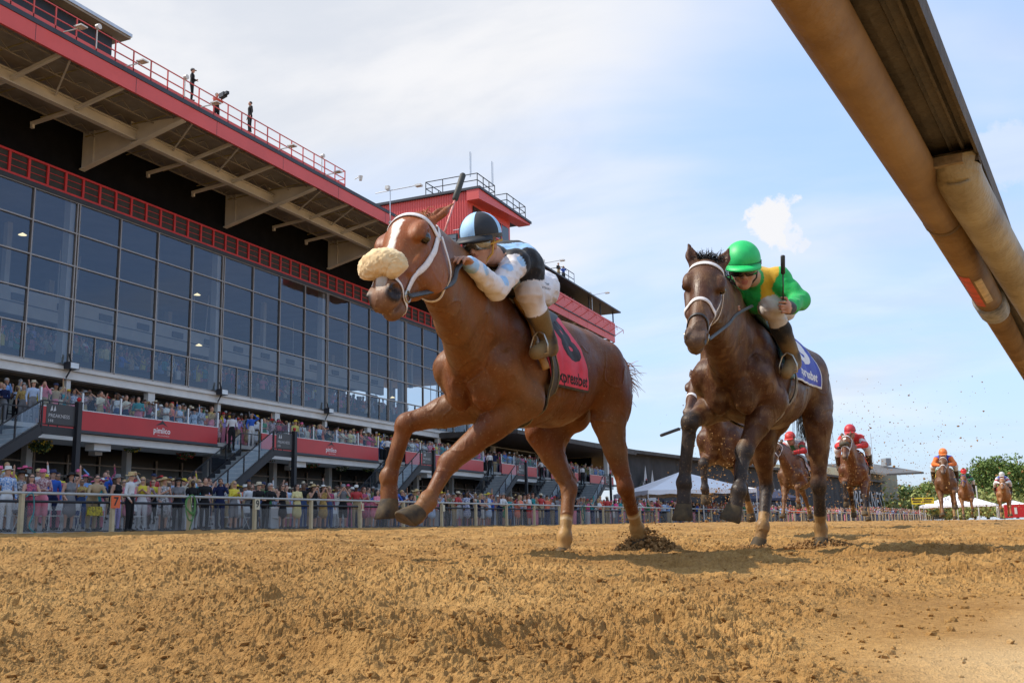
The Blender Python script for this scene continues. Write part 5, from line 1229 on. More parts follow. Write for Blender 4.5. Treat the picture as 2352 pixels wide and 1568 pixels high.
def lettering(parent, P, N_, items, m, name='lettering'):
    for (t, size, u0, v0, su, sv, rot, bold) in items:
        vs, fs = textmesh(t, size, 0, 3, bold); vs, fs = subdiv_tris(vs, fs, .035 * 1.0 / max(su, .5)); b = MB(); b.add(on_patch(P, N_, vs, u0, v0, su, sv, rot), fs); b.build(name, m, parent)
def saddle(label, fr, S, cloth, border, letters, lm, pad, girthm, side=1, tape=None, dx=0.0, ls=1.0, dz=1.0):
    """saddle with its cloth, girth and irons, in the horse's frame"""
    r = thing('saddle', label, 'saddle', tuple(fr.o), fr.rz()); tor = S.p
    rows = []
    for (x0, x1, zz) in ((-.02, -.36, 0.0), (.0, -.40, .13), (.03, -.49, .27), (.05, -.54, .40), (.02, -.55, .545)):
        yy = {0.0: 0.0, .13: .20, .27: .26, .40: .29, .545: .29}[zz]; rows.append([(dx + (x0 + (x1 - x0) * t) * ls, yy, 1.56 - zz * dz) for t in (0, .33, .66, 1)])
    for y in (1, -1):
        rr = [[(p[0], p[1] * y, p[2]) for p in row] for row in rows]; P = patch_on(S, tor, rr, 40, 40, .012)
        o, P2, N_ = cloth_mesh('saddle_cloth', P, cloth, r, fold=.007, seed=y, bord=lambda v, u: v > .93 or u > .955, mats=[cloth, border])
        if y == side and letters: lettering(o, P2, N_, letters, lm)
    # pad and seat
    C = []
    b = MB(); prof = []
    for y in (1, -1):
        rows2 = [[(.08, .0, 1.6), (-.04, 0, 1.58), (-.24, 0, 1.57), (-.40, 0, 1.60)], [(.11, .12 * y, 1.5), (.0, .13 * y, 1.5), (-.20, .13 * y, 1.5), (-.36, .13 * y, 1.52)], [(.12, .22 * y, 1.36), (.05, .24 * y, 1.36), (-.04, .24 * y, 1.36), (-.12, .22 * y, 1.40)], [(.12, .26 * y, 1.22), (.07, .28 * y, 1.22), (.0, .28 * y, 1.22), (-.06, .26 * y, 1.22)]]
        P = patch_on(S, tor, rows2, 18, 22, .024); cloth_mesh('flap', P, pad, r, fold=.003)
        e = [(.26, .07 * y, 1.58), (.22, .15 * y, 1.51), (.15, .17 * y, 1.43), (.15, .228 * y, 1.31), (.14, .24 * y, 1.22), (.10, .26 * y, 1.10)]
        C = S.snap(spline(e, 26), .034, tor, 5); ribbon('pad_edge', C, S.grad(C, tor), .062, .016, tape or pad, r)
        # stirrup
        kn = LG_ if fr is LFR else None
    ring_pts = [(-.05 + .0 * t, .30 * math.sin(t), 1.17 + .36 * math.cos(t)) for t in np.linspace(R(62), R(360 - 62), 46)]
    C = S.snap(np.array(ring_pts) + np.array([[.06 * abs(math.sin(t / 2)) ** 3, 0, 0] for t in np.linspace(R(62), R(298), 46)]), .024, tor, 6); Nn = S.grad(C, tor)
    ribbon('girth', C, Nn, .145, .006, girthm[0], r)
    for o_ in (-.056, .056): T = np.gradient(C, axis=0); T /= np.linalg.norm(T, axis=1)[:, None]; B = np.cross(T, Nn); ribbon('girth_piping', C + B * o_ + Nn * .008, Nn, .012, .004, girthm[1], r)
    return r
def stirrup(r, to, an, m1, m2):
    c = to * .72 + an * .28 + vec(0, 0, -.03); b = MB(); b.tube([c + vec(0, -.06, -.0), c + vec(0, -.058, .05), c + vec(0, -.035, .11), c + vec(0, 0, .135), c + vec(0, .035, .11), c + vec(0, .058, .05), c + vec(0, .06, 0), c + vec(0, -.06, 0)], .007, 8); b.build('stirrup_iron', m1, r, smooth=True)
    tp = vec(-.02, .20 * np.sign(c[1]), 1.44); L = spline([tp, (tp + c) / 2 + vec(0, .02 * np.sign(c[1]), 0), c + vec(0, 0, .13)], 10); ribbon('stirrup_leather', L, np.tile(vec(0, np.sign(c[1]), 0), (10, 1)), .022, .003, m2, r)
PINK = mat('pink_cloth', (.78, .075, .12), rough=.55, var=.12, scale=10, spec=.3); KB = mat('black_edge', (.03, .026, .02), rough=.7, var=.5, scale=30, color2=(.09, .07, .04)); KINK = mat('number_black', (.02, .012, .014), rough=.6, var=.2)
TAN = mat('tan_pad', (.42, .22, .06), rough=.6, var=.2, scale=14); GIRTH = mat('girth_dark', (.035, .028, .020), rough=.7, var=.5, scale=25, color2=(.09, .065, .035)); GP_ = mat('girth_piping', (.20, .15, .07), rough=.7, var=.3, scale=30)
LSAD = saddle('saddle on the leading chestnut with a pink number 8 cloth', LFR, LS, PINK, KB, [('8', .50, .66, .43, 1.5, 1.25, R(6), .028), ('xpressbet', .115, .60, .86, 1.45, 1.5, 0, .003)], KINK, mat('saddle_black', (.015, .014, .014), rough=.5, var=.3), [GIRTH, GP_], tape=TAN)
for g in 'LR': stirrup(LSAD, LG_['to' + g], LG_['an' + g], METAL, BTACK)
def stamp(name, fr, S, text, u0, v0, size, rot, m, parent, d0, d1, off=.003, bold=.0, shear=0):
    """lettering printed on a garment: each letter point is laid on the cloth surface"""
    vs, fs = textmesh(text, 1.0, 0, 2, bold, shear); vs, fs = subdiv_tris(vs, fs, .25); c, s_ = math.cos(rot), math.sin(rot); P = []; ok = True
    for p in vs:
        h_ = hit(fr, S, S.p, u0 + (p[0] * c - p[1] * s_) * size, v0 - (p[0] * s_ + p[1] * c) * size, d0, d1, off)
        if h_ is None: return
        P.append(h_)
    b = MB(); b.add(P, fs); b.build(name, m, parent)
stamp('lettering', LFR, LJS, 'STEAKHOUSE', 1263, 664, 6.0, R(-14), KINK, LJO, 5.0, 6.6)
stamp('lettering', LFR, LJS, 'THE', 1256, 652, 6.5, R(-12), KINK, LJO, 5.0, 6.6)
# reins from the bit to the hand and loose down the neck
def rein(root, pts, m=BTACK, w=.022, nrm=(0, 1, 0)):
    C = spline(pts, 30); return ribbon('rein', C, np.tile(unit(vec(*nrm)), (30, 1)), w, .005, m, root)
_bit = lambda y: LS.snap(np.array([LH_(.505, -.052, y * .062)]), .02, LHP)[0]
hL = LG_['wrL'] + unit(LFR.px(1043, 577, 4.86) - LG_['wrL']) * .075
rein(lbr, [_bit(1), LFR.px(1005, 665, 4.62), LFR.px(1040, 648, 4.80), LFR.px(1050, 618, 4.88), hL + vec(0, 0, -.02)], w=.026, nrm=(.2, .9, .4))
rein(lbr, [hL, LFR.px(1062, 640, 5.3), LFR.px(1085, 672, 5.45), LFR.px(1110, 688, 5.6), vec(.15, .02, 1.56)], w=.03, nrm=(.2, .9, .4))
rein(lbr, [_bit(-1), _bit(-1) * .6 + LG_['wrR'] * .4 + vec(0, -.02, -.06), LG_['wrR'] + vec(.05, 0, .02)])
w0 = LFR.wor(LG_['wrR']); 
whip('whip with a thick black popper held up by the jockey in black and light blue', W(1016, 548, 5.35), W(1064, 400, 5.60), mat('whip_pink', (.55, .12, .10), rough=.5, var=.4, scale=60, color2=(.7, .4, .33)), mat('whip_black', (.035, .035, .028), rough=.6, var=.2), r=.0058)
# tail and forelock
tl = vec(-1.40, 0, 1.36); rg = np.random.default_rng(2)
hair_tuft('tail', [tl + rg.normal(0, .03, 3) for _ in range(620)], [unit(vec(-.62, -.25, -.42) + rg.normal(0, .16, 3)) for _ in range(620)], .30, .45, MANE, LEAD, .0052, 3, 9, .7)
fl = [LH_(-.01, .03, s_) for s_ in rg.uniform(-.055, .045, 220)]
hair_tuft('forelock', fl, [unit(vec(.1, .55, .45) + rg.normal(0, .22, 3)) for _ in range(220)], .10, .6, MANE, LEAD, .0028, 5, 7, 3.0)
mc = [LJ['poll'] * (1 - t) + vec(.02, 0, 1.56) * t + vec(0, 0, .085 * math.sin(math.pi * t)) for t in rg.uniform(0.02, .95, 700)]
mc = LS.snap(np.array(mc) + np.array([0, 0, .10]), .0, [p for p in LS.p if p[7] == 2], 6)
hair_tuft('mane', mc, [unit(vec(-.7, -.6, .05) + rg.normal(0, .2, 3)) for _ in range(len(mc))], .11, .5, MANE, LEAD, .002, 6, 6, 1.6)
print('lead jockey', time.time() - T0)
# ------------------------------------------------------------------ the bay and its green-silked jockey
def bay_horse():
    o = W(1748, 1206, 6.80); o[2] = float(zground(o[0], o[1])) + 0.05; a = R(32); fr = Frame(o, -math.sin(a) * RT - math.cos(a) * FW); J = {}; px, lk = fr.px, fr.link
    e = vec(.20, -.18, .95); k = lk(e, 1585, 968, .42); f = lk(k, 1571, 1108, .28); J['RF'] = [e, k, f, lk(f, 1571, 1192, .17)]
    e = vec(.18, .18, .95); k = lk(e, 1709, 1036, .42); f = lk(k, 1697, 1126, .28); J['LF'] = [e, k, f, lk(f, 1680, 1194, .18)]
    s = lk(vec(-1.0, -.15, 1.26), 1748, 1000, .38); h = lk(s, 1761, 1118, .44, False); f = lk(h, 1752, 1208, .36); J['RH'] = [s, h, f, lk(f, 1741, 1262, .17)]
    s = lk(vec(-1.0, .15, 1.26), 1880, 968, .36); h = lk(s, 1880, 1112, .44, False); f = lk(h, 1885, 1212, .36, False); J['LH'] = [s, h, f, lk(f, 1888, 1262, .16, False)]
    J['poll'] = px(1625, 614, 5.68); J['muz'] = lk(J['poll'], 1596, 790, .60); J['hs'] = 1.10; J['fl'] = 1.18; J['hl'] = 1.15
    wl = lambda r, u, w: fr.loc(fr.o + RT * r + UPZ * u - FW * w)
    J['hn'] = wl(-.14, .35, .95); J['earL'] = unit(wl(.45, .85, -.1)); J['earR'] = unit(wl(-.18, .95, -.1)); J['arch'] = vec(0, 0, .04); J['ear'] = .145
    return fr, J
BFR, BJ = bay_horse()
BAY, BS, BH_, BAX, BHP = build_horse('horse', 'dark bay racehorse in second place with a white bridle and a blue number 3 cloth', BFR, BJ, .0085, bay((.078, .030, .013)), COAT, HOOFM)
bbr = bridle(BAY, BS, BH_, BHP, 1.05, figure8=True)
rg = np.random.default_rng(8)
hair_tuft('forelock', [BH_(-.02, .02, s_) for s_ in rg.uniform(-.06, .06, 300)], [unit(vec(.1, .3, 1.1) + rg.normal(0, .35, 3)) for _ in range(300)], .085, .8, MANEB, BAY, .0028, 5, 7, 1.0)
hair_tuft('tail', [vec(-1.40, .02, 1.34) + rg.normal(0, .03, 3) for _ in range(600)], [unit(vec(-.42, -.12, -.9) + rg.normal(0, .08, 3)) for _ in range(600)], .62, .2, MANEB, BAY, .0032, 3, 9, 1.6)
mc = [BJ['poll'] * (1 - t) + vec(.02, 0, 1.56) * t for t in rg.uniform(0.02, .9, 500)]; mc = BS.snap(np.array(mc) + np.array([0, 0, .10]), .0, [p for p in BS.p if p[7] == 2], 6)
hair_tuft('mane', mc, [unit(vec(-.5, .5, .1) + rg.normal(0, .25, 3)) for _ in range(len(mc))], .11, .5, MANEB, BAY, .002, 6, 6, 1.6)
def bay_jockey():
    fr = BFR; px = fr.px; G = {}; wl = lambda r, u, w: fr.loc(fr.o + RT * r + UPZ * u - FW * w)
    G['head'] = px(1706, 612, 6.22); G['face'] = wl(-.16, -.42, .90); G['crown'] = wl(-.06, .93, .33); G['neck'] = px(1735, 640, 6.52)
    G['shL'] = px(1788, 640, 6.50); G['shR'] = px(1690, 655, 6.70); G['chest'] = px(1752, 672, 6.65)
    G['elL'] = px(1836, 690, 6.42); G['wrL'] = px(1812, 708, 6.22); G['elR'] = px(1668, 705, 6.45); G['wrR'] = px(1672, 716, 6.25)
    G['hipL'] = px(1795, 700, 6.98); G['hipR'] = mirror(G['hipL']) + vec(0, .04, 0); G['pelvis'] = (G['hipL'] + G['hipR']) / 2 + vec(-.02, 0, .02)
    G['knL'] = px(1772, 706, 6.52); G['anL'] = px(1821, 818, 6.70); G['toL'] = px(1806, 856, 6.58)
    G['knR'] = px(1652, 722, 6.85); G['anR'] = px(1655, 812, 7.0); G['toR'] = px(1648, 840, 6.9); G['hipR'] = px(1700, 705, 7.2); G['pelvis'] = (G['hipL'] + G['hipR']) / 2 + vec(-.02, 0, .02)
    G['handL'] = (wl(-.9, 0, .25), wl(-.35, -.1, .9), 1.5, wl(-.1, .95, .2)); G['handR'] = (wl(.9, 0, .25), wl(0, -.2, .9), 1.3, wl(.1, .95, .2))
    GR = CH([.012, .42, .095]); YL = CH([.62, .36, .025]); WH = CH([.60, .56, .54])
    def colf(V, tg, G, E, Rm):
        C = np.zeros((len(V), 3)) + .5; n = noise3(V[:, 0] * 12, V[:, 1] * 12, V[:, 2] * 12); n2 = noise3(V[:, 0] * 45, V[:, 1] * 45, V[:, 2] * 45)
        sh = tg == 2; C[sh] = GR; nk, pe = G['neck'], G['pelvis']; ax = unit(nk - pe); lsd = unit(G['shL'] - G['shR']); q = V - nk; s2 = q @ lsd; h2 = -(q @ ax)
        arm = np.minimum(seg_d(V, G['shL'] * .8 + G['elL'] * .2, G['elL']), seg_d(V, G['elL'], G['wrL'])) < .085
        arm |= np.minimum(seg_d(V, G['shR'] * .8 + G['elR'] * .2, G['elR']), seg_d(V, G['elR'], G['wrR'])) < .085
        sash = sh & ~arm & (np.abs(s2 - .085 + h2 * .42) < .052); C[sash] = YL
        ep = sh & (np.linalg.norm(V - (G['shL'] + (nk - G['shL']) * .35 + UPZ * 0), axis=1) < .075); C[ep] = YL
        C[sh & (np.linalg.norm(V - G['wrL'], axis=1) < .05)] = (.05, .05, .05)
        br = tg == 3; C[br] = WH; kn = np.minimum(np.linalg.norm(V - G['knL'], axis=1), np.linalg.norm(V - G['knR'], axis=1)); mud = np.where(br, np.clip((.13 - kn) / .08, 0, 1) * np.clip(n * 2.2 - .5, 0, 1), 0)[:, None] * .7; C = C * (1 - mud) + CH([.34, .22, .11]) * mud
        bt = tg == 4; low = np.clip((G['knL'][2] - .16 - V[:, 2]) / .1, 0, 1); mm = (np.clip(n * 2.6 - .5 + n2 * .5, 0, 1) * low)[:, None]; C[bt] = (CH([.012, .012, .014]) * (1 - mm) + CH([.22, .14, .055]) * mm)[bt]
        C = facecol(C, V, tg, E); C[(tg == 1) & (np.linalg.norm(V - G['neck'], axis=1) < .115)] = GR * .8; return C
    GH = mat('helmet_green', (.012, .50, .12), rough=.5, var=.08, scale=25); BK = MATS['helmet_black']
    helm = dict(m=[GH], f=lambda t, v: 0, peak=GH, band=mat('black_band', (.02, .02, .02), rough=.7, var=.4, scale=40), lens=mat('dark_lens', (.012, .010, .012), rough=.1, var=.2, scale=20, spec=.9), strap=BTACK, collar=GH)
    return jockey('person', 'jockey in green silks with a yellow sash and green helmet riding the dark bay', fr, G, .0078, colf, helm, CLOTH), G
(BJO, BJS, BJE), BG_ = bay_jockey()
BLUE = mat('blue_cloth', (.018, .035, .36), rough=.55, var=.15, scale=10); WB = mat('white_border', (.62, .60, .58), rough=.6, var=.2, scale=20); LW = mat('letter_white', (.74, .74, .76), rough=.5, var=.05)
BSAD = saddle('saddle on the dark bay with a blue number 3 cloth edged in white', BFR, BS, BLUE, WB, [('3', .52, .64, .42, 1.2, 1.2, R(-8), .028), ('xpressbet', .13, .56, .82, 1.15, 1.35, R(-2), .004)], LW, mat('saddle_green', (.03, .035, .03), rough=.5, var=.3), [GIRTH, mat('girth_pale', (.40, .34, .26), rough=.7, var=.3, scale=20)], dx=-.13, ls=1.32, dz=.80, tape=mat('teal_tape', (.015, .16, .30), rough=.5, var=.3, scale=9, color2=(.10, .19, .16)))
for g in 'LR': stirrup(BSAD, BG_['to' + g], BG_['an' + g], METAL, BTACK)
_bb = lambda y: BS.snap(np.array([BH_(.505, -.052, y * .062)]), .02, BHP)[0]
rein(bbr, [_bb(1), BFR.px(1672, 745, 5.75), BFR.px(1692, 722, 5.95), BG_['wrL'] * .25 + BFR.px(1700, 700, 6.2) * .75], w=.02, nrm=(.2, .9, .4)); rein(bbr, [_bb(-1), BG_['wrR'] * .5 + _bb(-1) * .5 + vec(0, -.03, 0), BG_['wrR'] + vec(.06, 0, 0)], w=.02)
_h = BFR.wor(BG_['wrL'] + unit(BG_['handL'][1]) * .07)
whip('black whip held upright by the jockey in green and yellow', W(1799, 690, 6.16), W(1798, 586, 6.10), BK if False else MATS['black_leather'], mat('whip_dark', (.02, .018, .018), rough=.5, var=.2), r=.0045)
print('bay', time.time() - T0)
# ------------------------------------------------------------------ outer fence, chain link, far buildings, trees, inside rail
FB0 = vec(-23.34, 23.09, .245); FDIR = unit(vec(7.3, 77.3, 0)); FPITCH = 3.03
BEIGE = mat('post_beige', (.50, .40, .24), rough=.6, var=.12, scale=6); PIPE = mat('rail_pipe', (.42, .41, .38), rough=.4, var=.12, scale=2)
def fpt(i, off=0.0, z=0.0):
    """point on the fence line: i = post number from the post with the orange sign, off = metres behind it"""
    p = FB0 + FDIR * FPITCH * (i - 0.0); return vec(p[0] - off * FDIR[1], p[1] + off * FDIR[0], .245 + z)
fence = thing('fence', 'beige posts carrying a grey pipe rail along the outside of the track', 'fence')
b = MB(); b.tube([fpt(-4, 0, 1.12), fpt(92, 0, 1.10)], .040, 8); b.build('top_rail', PIPE, fence)
for i in range(-4, 93):
    b = MB(); p = fpt(i); b.box(p[0] - .055, p[0] + .055, p[1] - .055, p[1] + .055, p[2] - .3, p[2] + 1.09); b.build('post', BEIGE, fence)
f2 = thing('chain_link_fence', 'black pipe fence with grey chain link mesh in front of the spectators', 'fence')
for (h, r) in ((.93, .045), (.05, .03)): b = MB(); b.tube([fpt(-4, 1.0, h), fpt(76, 1.0, h)], r, 6); b.build('rail', BLK, f2)
for i in np.arange(-4, 76, .82): b = MB(); p = fpt(i, 1.0); b.tube([p, p + vec(0, 0, .95)], .040, 6); b.build('post', BLK, f2)
def chain_mat():
    m = bpy.data.materials.new('chain_link'); m.use_nodes = True; nt = m.node_tree; N = nt.nodes; Lk = nt.links; b = N['Principled BSDF']; out = N['Material Output']
    b.inputs['Base Color'].default_value = (.28, .28, .28, 1); b.inputs['Roughness'].default_value = .5; b.inputs['Metallic'].default_value = .5
    tc = N.new('ShaderNodeTexCoord'); sp = N.new('ShaderNodeSeparateXYZ'); Lk.new(tc.outputs['Object'], sp.inputs[0]); s_ = []
    for sg in (1, -1):
        a = N.new('ShaderNodeMath'); a.operation = 'MULTIPLY_ADD'; a.inputs[1].default_value = sg; Lk.new(sp.outputs[2], a.inputs[0]); Lk.new(sp.outputs[1], a.inputs[2])
        k = N.new('ShaderNodeMath'); k.operation = 'MULTIPLY'; k.inputs[1].default_value = 1 / .085; Lk.new(a.outputs[0], k.inputs[0]); fr = N.new('ShaderNodeMath'); fr.operation = 'FRACT'; Lk.new(k.outputs[0], fr.inputs[0])
        lt = N.new('ShaderNodeMath'); lt.operation = 'LESS_THAN'; lt.inputs[1].default_value = .13; Lk.new(fr.outputs[0], lt.inputs[0]); s_.append(lt)
    mxx = N.new('ShaderNodeMath'); mxx.operation = 'MAXIMUM'; Lk.new(s_[0].outputs[0], mxx.inputs[0]); Lk.new(s_[1].outputs[0], mxx.inputs[1])
    tr = N.new('ShaderNodeBsdfTransparent'); mx = N.new('ShaderNodeMixShader'); Lk.new(mxx.outputs[0], mx.inputs[0]); Lk.new(tr.outputs[0], mx.inputs[1]); Lk.new(b.outputs[0], mx.inputs[2]); Lk.new(mx.outputs[0], out.inputs[0]); return m
b = MB(); b.add([fpt(-7, .96, .05), fpt(76, .96, .05), fpt(76, .96, .80), fpt(-7, .96, .80)], [(0, 1, 2, 3)]); b.build('mesh', chain_mat(), f2)
ORG = mat('sign_orange', (.75, .13, .03), rough=.5, var=.08); CRM = mat('sign_cream', (.62, .55, .38), rough=.5, var=.08); INK = mat('ink', (.015, .013, .012), rough=.5, var=0); RINK = mat('ink_red', (.45, .04, .03), rough=.5, var=0)
for (i, t, m, mk, w, h, lab) in ((0, '7', ORG, INK, .33, .38, 'orange sign with a black 7 on a fence post'), (2, '9', CRM, INK, .24, .38, 'cream sign with a black 9 on a fence post'), (4, '11', CRM, RINK, .20, .30, 'small cream sign with a red 11 on a fence post'), (6, '', CRM, INK, .17, .30, 'blank cream tag on a fence post beside the bearded man')):
    s_ = thing('number_sign', lab, 'sign', tuple(fpt(i, -.09, .72)), math.atan2(FDIR[1], FDIR[0]) - R(0)); b = MB(); b.box(-w / 2 + .02, w / 2 + .02, -.02, .0, 0, h); b.build('board', m, s_)
    if t:
        vs, fs = textmesh(t, h * .95, 0, 2, .008); b = MB(); b.add([(.02 + p[0], -.024, h / 2 + p[1]) for p in vs], fs); b.build('number', mk, s_)
# hoses
HOSE = mat('green_hose', (.08, .22, .05), rough=.5, var=.2); HOSET = mat('teal_hose', (.03, .22, .24), rough=.5, var=.2)
def hose(i, m, lab, n=5, side=.2, seed=1):
    rg = np.random.default_rng(seed); p0 = fpt(i, -.08, 1.1); pts = []
    for k in range(n * 14):
        t = 2 * math.pi * k / 14; rx = side * (1 + .15 * math.sin(k * .7 + seed)); rz = .36 + .10 * math.sin(k * .23 + seed * 2); pts.append(p0 + FDIR * rx * math.sin(t) + vec(.03 * math.cos(t * 2), 0, -rz + rz * math.cos(t) + .08))
    pts += [p0 + FDIR * .1 + vec(0, 0, -.7), p0 + FDIR * -.05 + vec(0, 0, -1.08)]
    b = MB(); b.tube(pts, .016, 6); tag(b.build('hose', m, smooth=True), lab, 'hose', None); 
hose(1, HOSE, 'green hose coiled over the fence post between the 7 and the 9'); hose(11.0, mat('dark_hose', (.02, .12, .11), rough=.5, var=.2), 'dark teal hose coiled on the rail behind the hind hoof of the leading horse', seed=3)
b = MB(); p = fpt(-1, -.1, 1.0); b.tube(spline([p + FDIR * .05, p + FDIR * .25 + vec(0, 0, .1), p + FDIR * .32 + vec(0, 0, -.4), p + FDIR * .2 + vec(0, 0, -.8), p + FDIR * .45 + vec(0, 0, -1.0)], 20), .018, 6); tag(b.build('hose', HOSET, smooth=True), 'teal hose hanging on the leftmost post', 'hose')

# low black-draped enclosure running away past the stand
DRAPE = mat('black_drape', (.028, .028, .030), rough=.75, var=.35, scale=.8, bump=.4, bscale=2)
encl = thing('draped_building', 'long low building wrapped in black drapes with white lettering', 'building')
A_ = vec(-32.0, 104.0, 0); B_ = W(2029, 1170, 205.0); B_[2] = 0
A2 = vec(-32.0, 86.0, 0)
def wallpts(P, Q, n): return [P + (Q - P) * t for t in np.linspace(0, 1, n)]
wp = wallpts(A_, B_, 160); b = MB(); dn = unit(vec(B_[1] - A_[1], -(B_[0] - A_[0]), 0)); rg = np.random.default_rng(9); vs = []
for k, p in enumerate(wp):
    o = dn * (.14 * math.sin(k * 1.3) + .10 * rg.normal())
    for z in (-.3, 1.5, 4.0, 6.4, 7.9): vs.append(p + o * (1 if z < 6 else .6) + vec(0, 0, z))
b.add(vs, [(k * 5 + j, (k + 1) * 5 + j, (k + 1) * 5 + j + 1, k * 5 + j + 1) for k in range(159) for j in range(4)]); b.build('drape', DRAPE, encl, smooth=True)
b = MB(); pr = dn * 1.1
for (P, Q) in ((A_, B_),): b.hexa([P + pr + vec(0, 0, 7.95), Q + pr + vec(0, 0, 7.95), Q - dn * 22 + vec(0, 0, 7.95), P - dn * 22 + vec(0, 0, 7.95), P + pr + vec(0, 0, 8.3), Q + pr + vec(0, 0, 8.3), Q - dn * 22 + vec(0, 0, 9.2), P - dn * 22 + vec(0, 0, 9.2)])
ra = vec(-31.2, 76, 0); b.hexa([(-31.0, 72, 7.55), (-30.9, 104, 7.75), (-55, 104, 7.75), (-55, 72, 7.55), (-31.0, 72, 7.85), (-30.9, 104, 8.3), (-55, 104, 9), (-55, 72, 8.5)])
b.build('roof', mat('bitumen_roof', (.07, .065, .06), rough=.8, var=.3, scale=1), encl)
b = MB(); b.hexa([B_ + vec(0, 0, -.3), B_ - dn * 20 + vec(0, 0, -.3), B_ - dn * 20 + unit(B_ - A_) * .1 + vec(0, 0, -.3), B_ + unit(B_ - A_) * .1 + vec(0, 0, -.3)] + [q + vec(0, 0, 8.2) for q in (B_, B_ - dn * 20, B_ - dn * 20 + unit(B_ - A_) * .1, B_ + unit(B_ - A_) * .1)]); b.build('end_wall', DRAPE, encl)
b = MB(); b.box(-55, -54.7, 60, 104, 0, 8); b.box(-55, -36, 103.6, 103.9, 0, 7.7); b.build('back_wall', DARK, encl)
b = MB(); b.box(-32.3, -31.9, 96.9, 97.4, 4.4, 7.7); b.build('column', WHITE, encl)
LG2 = mat('banner_grey', (.45, .46, .47), rough=.6, var=.1); e1 = unit(B_ - A_)
def banner(t, c, size, zc):
    vs, fs = textmesh(t, size, 0, 2, .01); bb = MB(); bb.add([A_ + e1 * (c + p[0]) + dn * .62 + vec(0, 0, zc + p[1]) for p in vs], fs); bb.build('lettering', LG2, encl)
L_ = np.linalg.norm(B_ - A_)
def along(u):
    best = min(np.linspace(0, 1, 400), key=lambda t: abs((lambda q: CX + FOC * (q @ CAM[:, 0]) / -(q @ CAM[:, 2]))(A_ + (B_ - A_) * t + vec(0, 0, 4)) - u)); return best * L_
banner('PREAKNESS', along(1730), 4.2, 3.6); banner('PREAKNESS', along(1989), 5.2, 4.0); banner('144', along(1825), 3.0, 3.0)
b = MB()
for (c, h) in ((along(1472), 4.4), (along(1487), 4.0)): q = A_ + e1 * c + dn * .6; b.add([q - e1 * 1.0 + vec(0, 0, 2.4), q + e1 * 1.2 + vec(0, 0, 2.4), q + e1 * .3 + vec(0, 0, 2.4 + h)], [(0, 1, 2)])
b.build('emblem', LG2, encl)
v_ = thing('vent_pipe', 'small metal vent pipe on the dark low roof between the hind legs', 'pipe', (-34, 90.5, 8.0)); b = MB(); b.tube([(0, 0, -.3), (0, 0, 1.3)], .16, 10); b.build('pipe', IVORY, v_); b = MB(); b.tube([(0, 0, 1.35), (0, 0, 1.45), (0, 0, 1.75)], [.36, .34, .05], 12); b.build('cap', IVORY, v_)
# cream hall behind
CREAM = mat('cream_wall', (.62, .55, .36), rough=.7, var=.1, scale=.2)
hall = thing('hall', 'cream hall with a dark cantilever canopy rising behind the black drapes', 'building'); C0 = W(1772, 1096, 235); C1 = W(1930, 1100, 235); C2 = W(2052, 1100, 215); 
def wallbox(b, P, Q, z0, z1, th, mi=0, dz=0):
    n = unit(vec(Q[1] - P[1], -(Q[0] - P[0]), 0)) * th; b.hexa([vec(P[0], P[1], z0), vec(Q[0], Q[1], z0), vec(*(Q[:2] - n[:2]), z0), vec(*(P[:2] - n[:2]), z0), vec(P[0], P[1], z1), vec(Q[0], Q[1], z1 + dz), vec(*(Q[:2] - n[:2]), z1 + dz), vec(*(P[:2] - n[:2]), z1)], mi)
b = MB(); wallbox(b, C0, C1, 4, 14.2, 16, dz=-1.2); b.build('wall', CREAM, hall)
b = MB(); P = W(1918, 1100, 222); wallbox(b, P, W(2022, 1100, 216), 2, 12.4, 12, dz=-1.8); b.build('wing', mat('hall_shade', (.30, .27, .20), rough=.8, var=.2, scale=.3), hall)
b = MB(); P = W(1915, 1095, 218); Q = W(2052, 1095, 205); n = unit(vec(Q[1] - P[1], -(Q[0] - P[0]), 0)); 
b.hexa([vec(*P[:2], 12.3) + n * 2, vec(*Q[:2], 9.4) + n * 2, vec(*Q[:2], 9.9) - n * 10, vec(*P[:2], 13) - n * 10, vec(*P[:2], 12.8) + n * 2, vec(*Q[:2], 9.8) + n * 2, vec(*Q[:2], 10.3) - n * 10, vec(*P[:2], 13.4) - n * 10]); b.build('canopy', mat('canopy_grey', (.12, .115, .11), rough=.7, var=.2), hall)
for u in (1758, 1900, 2008): q = W(u, 1090, 214); b = MB(); b.beam(vec(*q[:2], 11), vec(*q[:2], 19), .12, .12); b.build('mast', IVORY, hall)
b = MB(); q = W(2026, 1090, 216); wallbox(b, q, W(2038, 1090, 214), 12.0, 13.6, 1.2); b.build('roof_unit', mat('unit_grey', (.25, .26, .27), rough=.6, var=.2), hall)
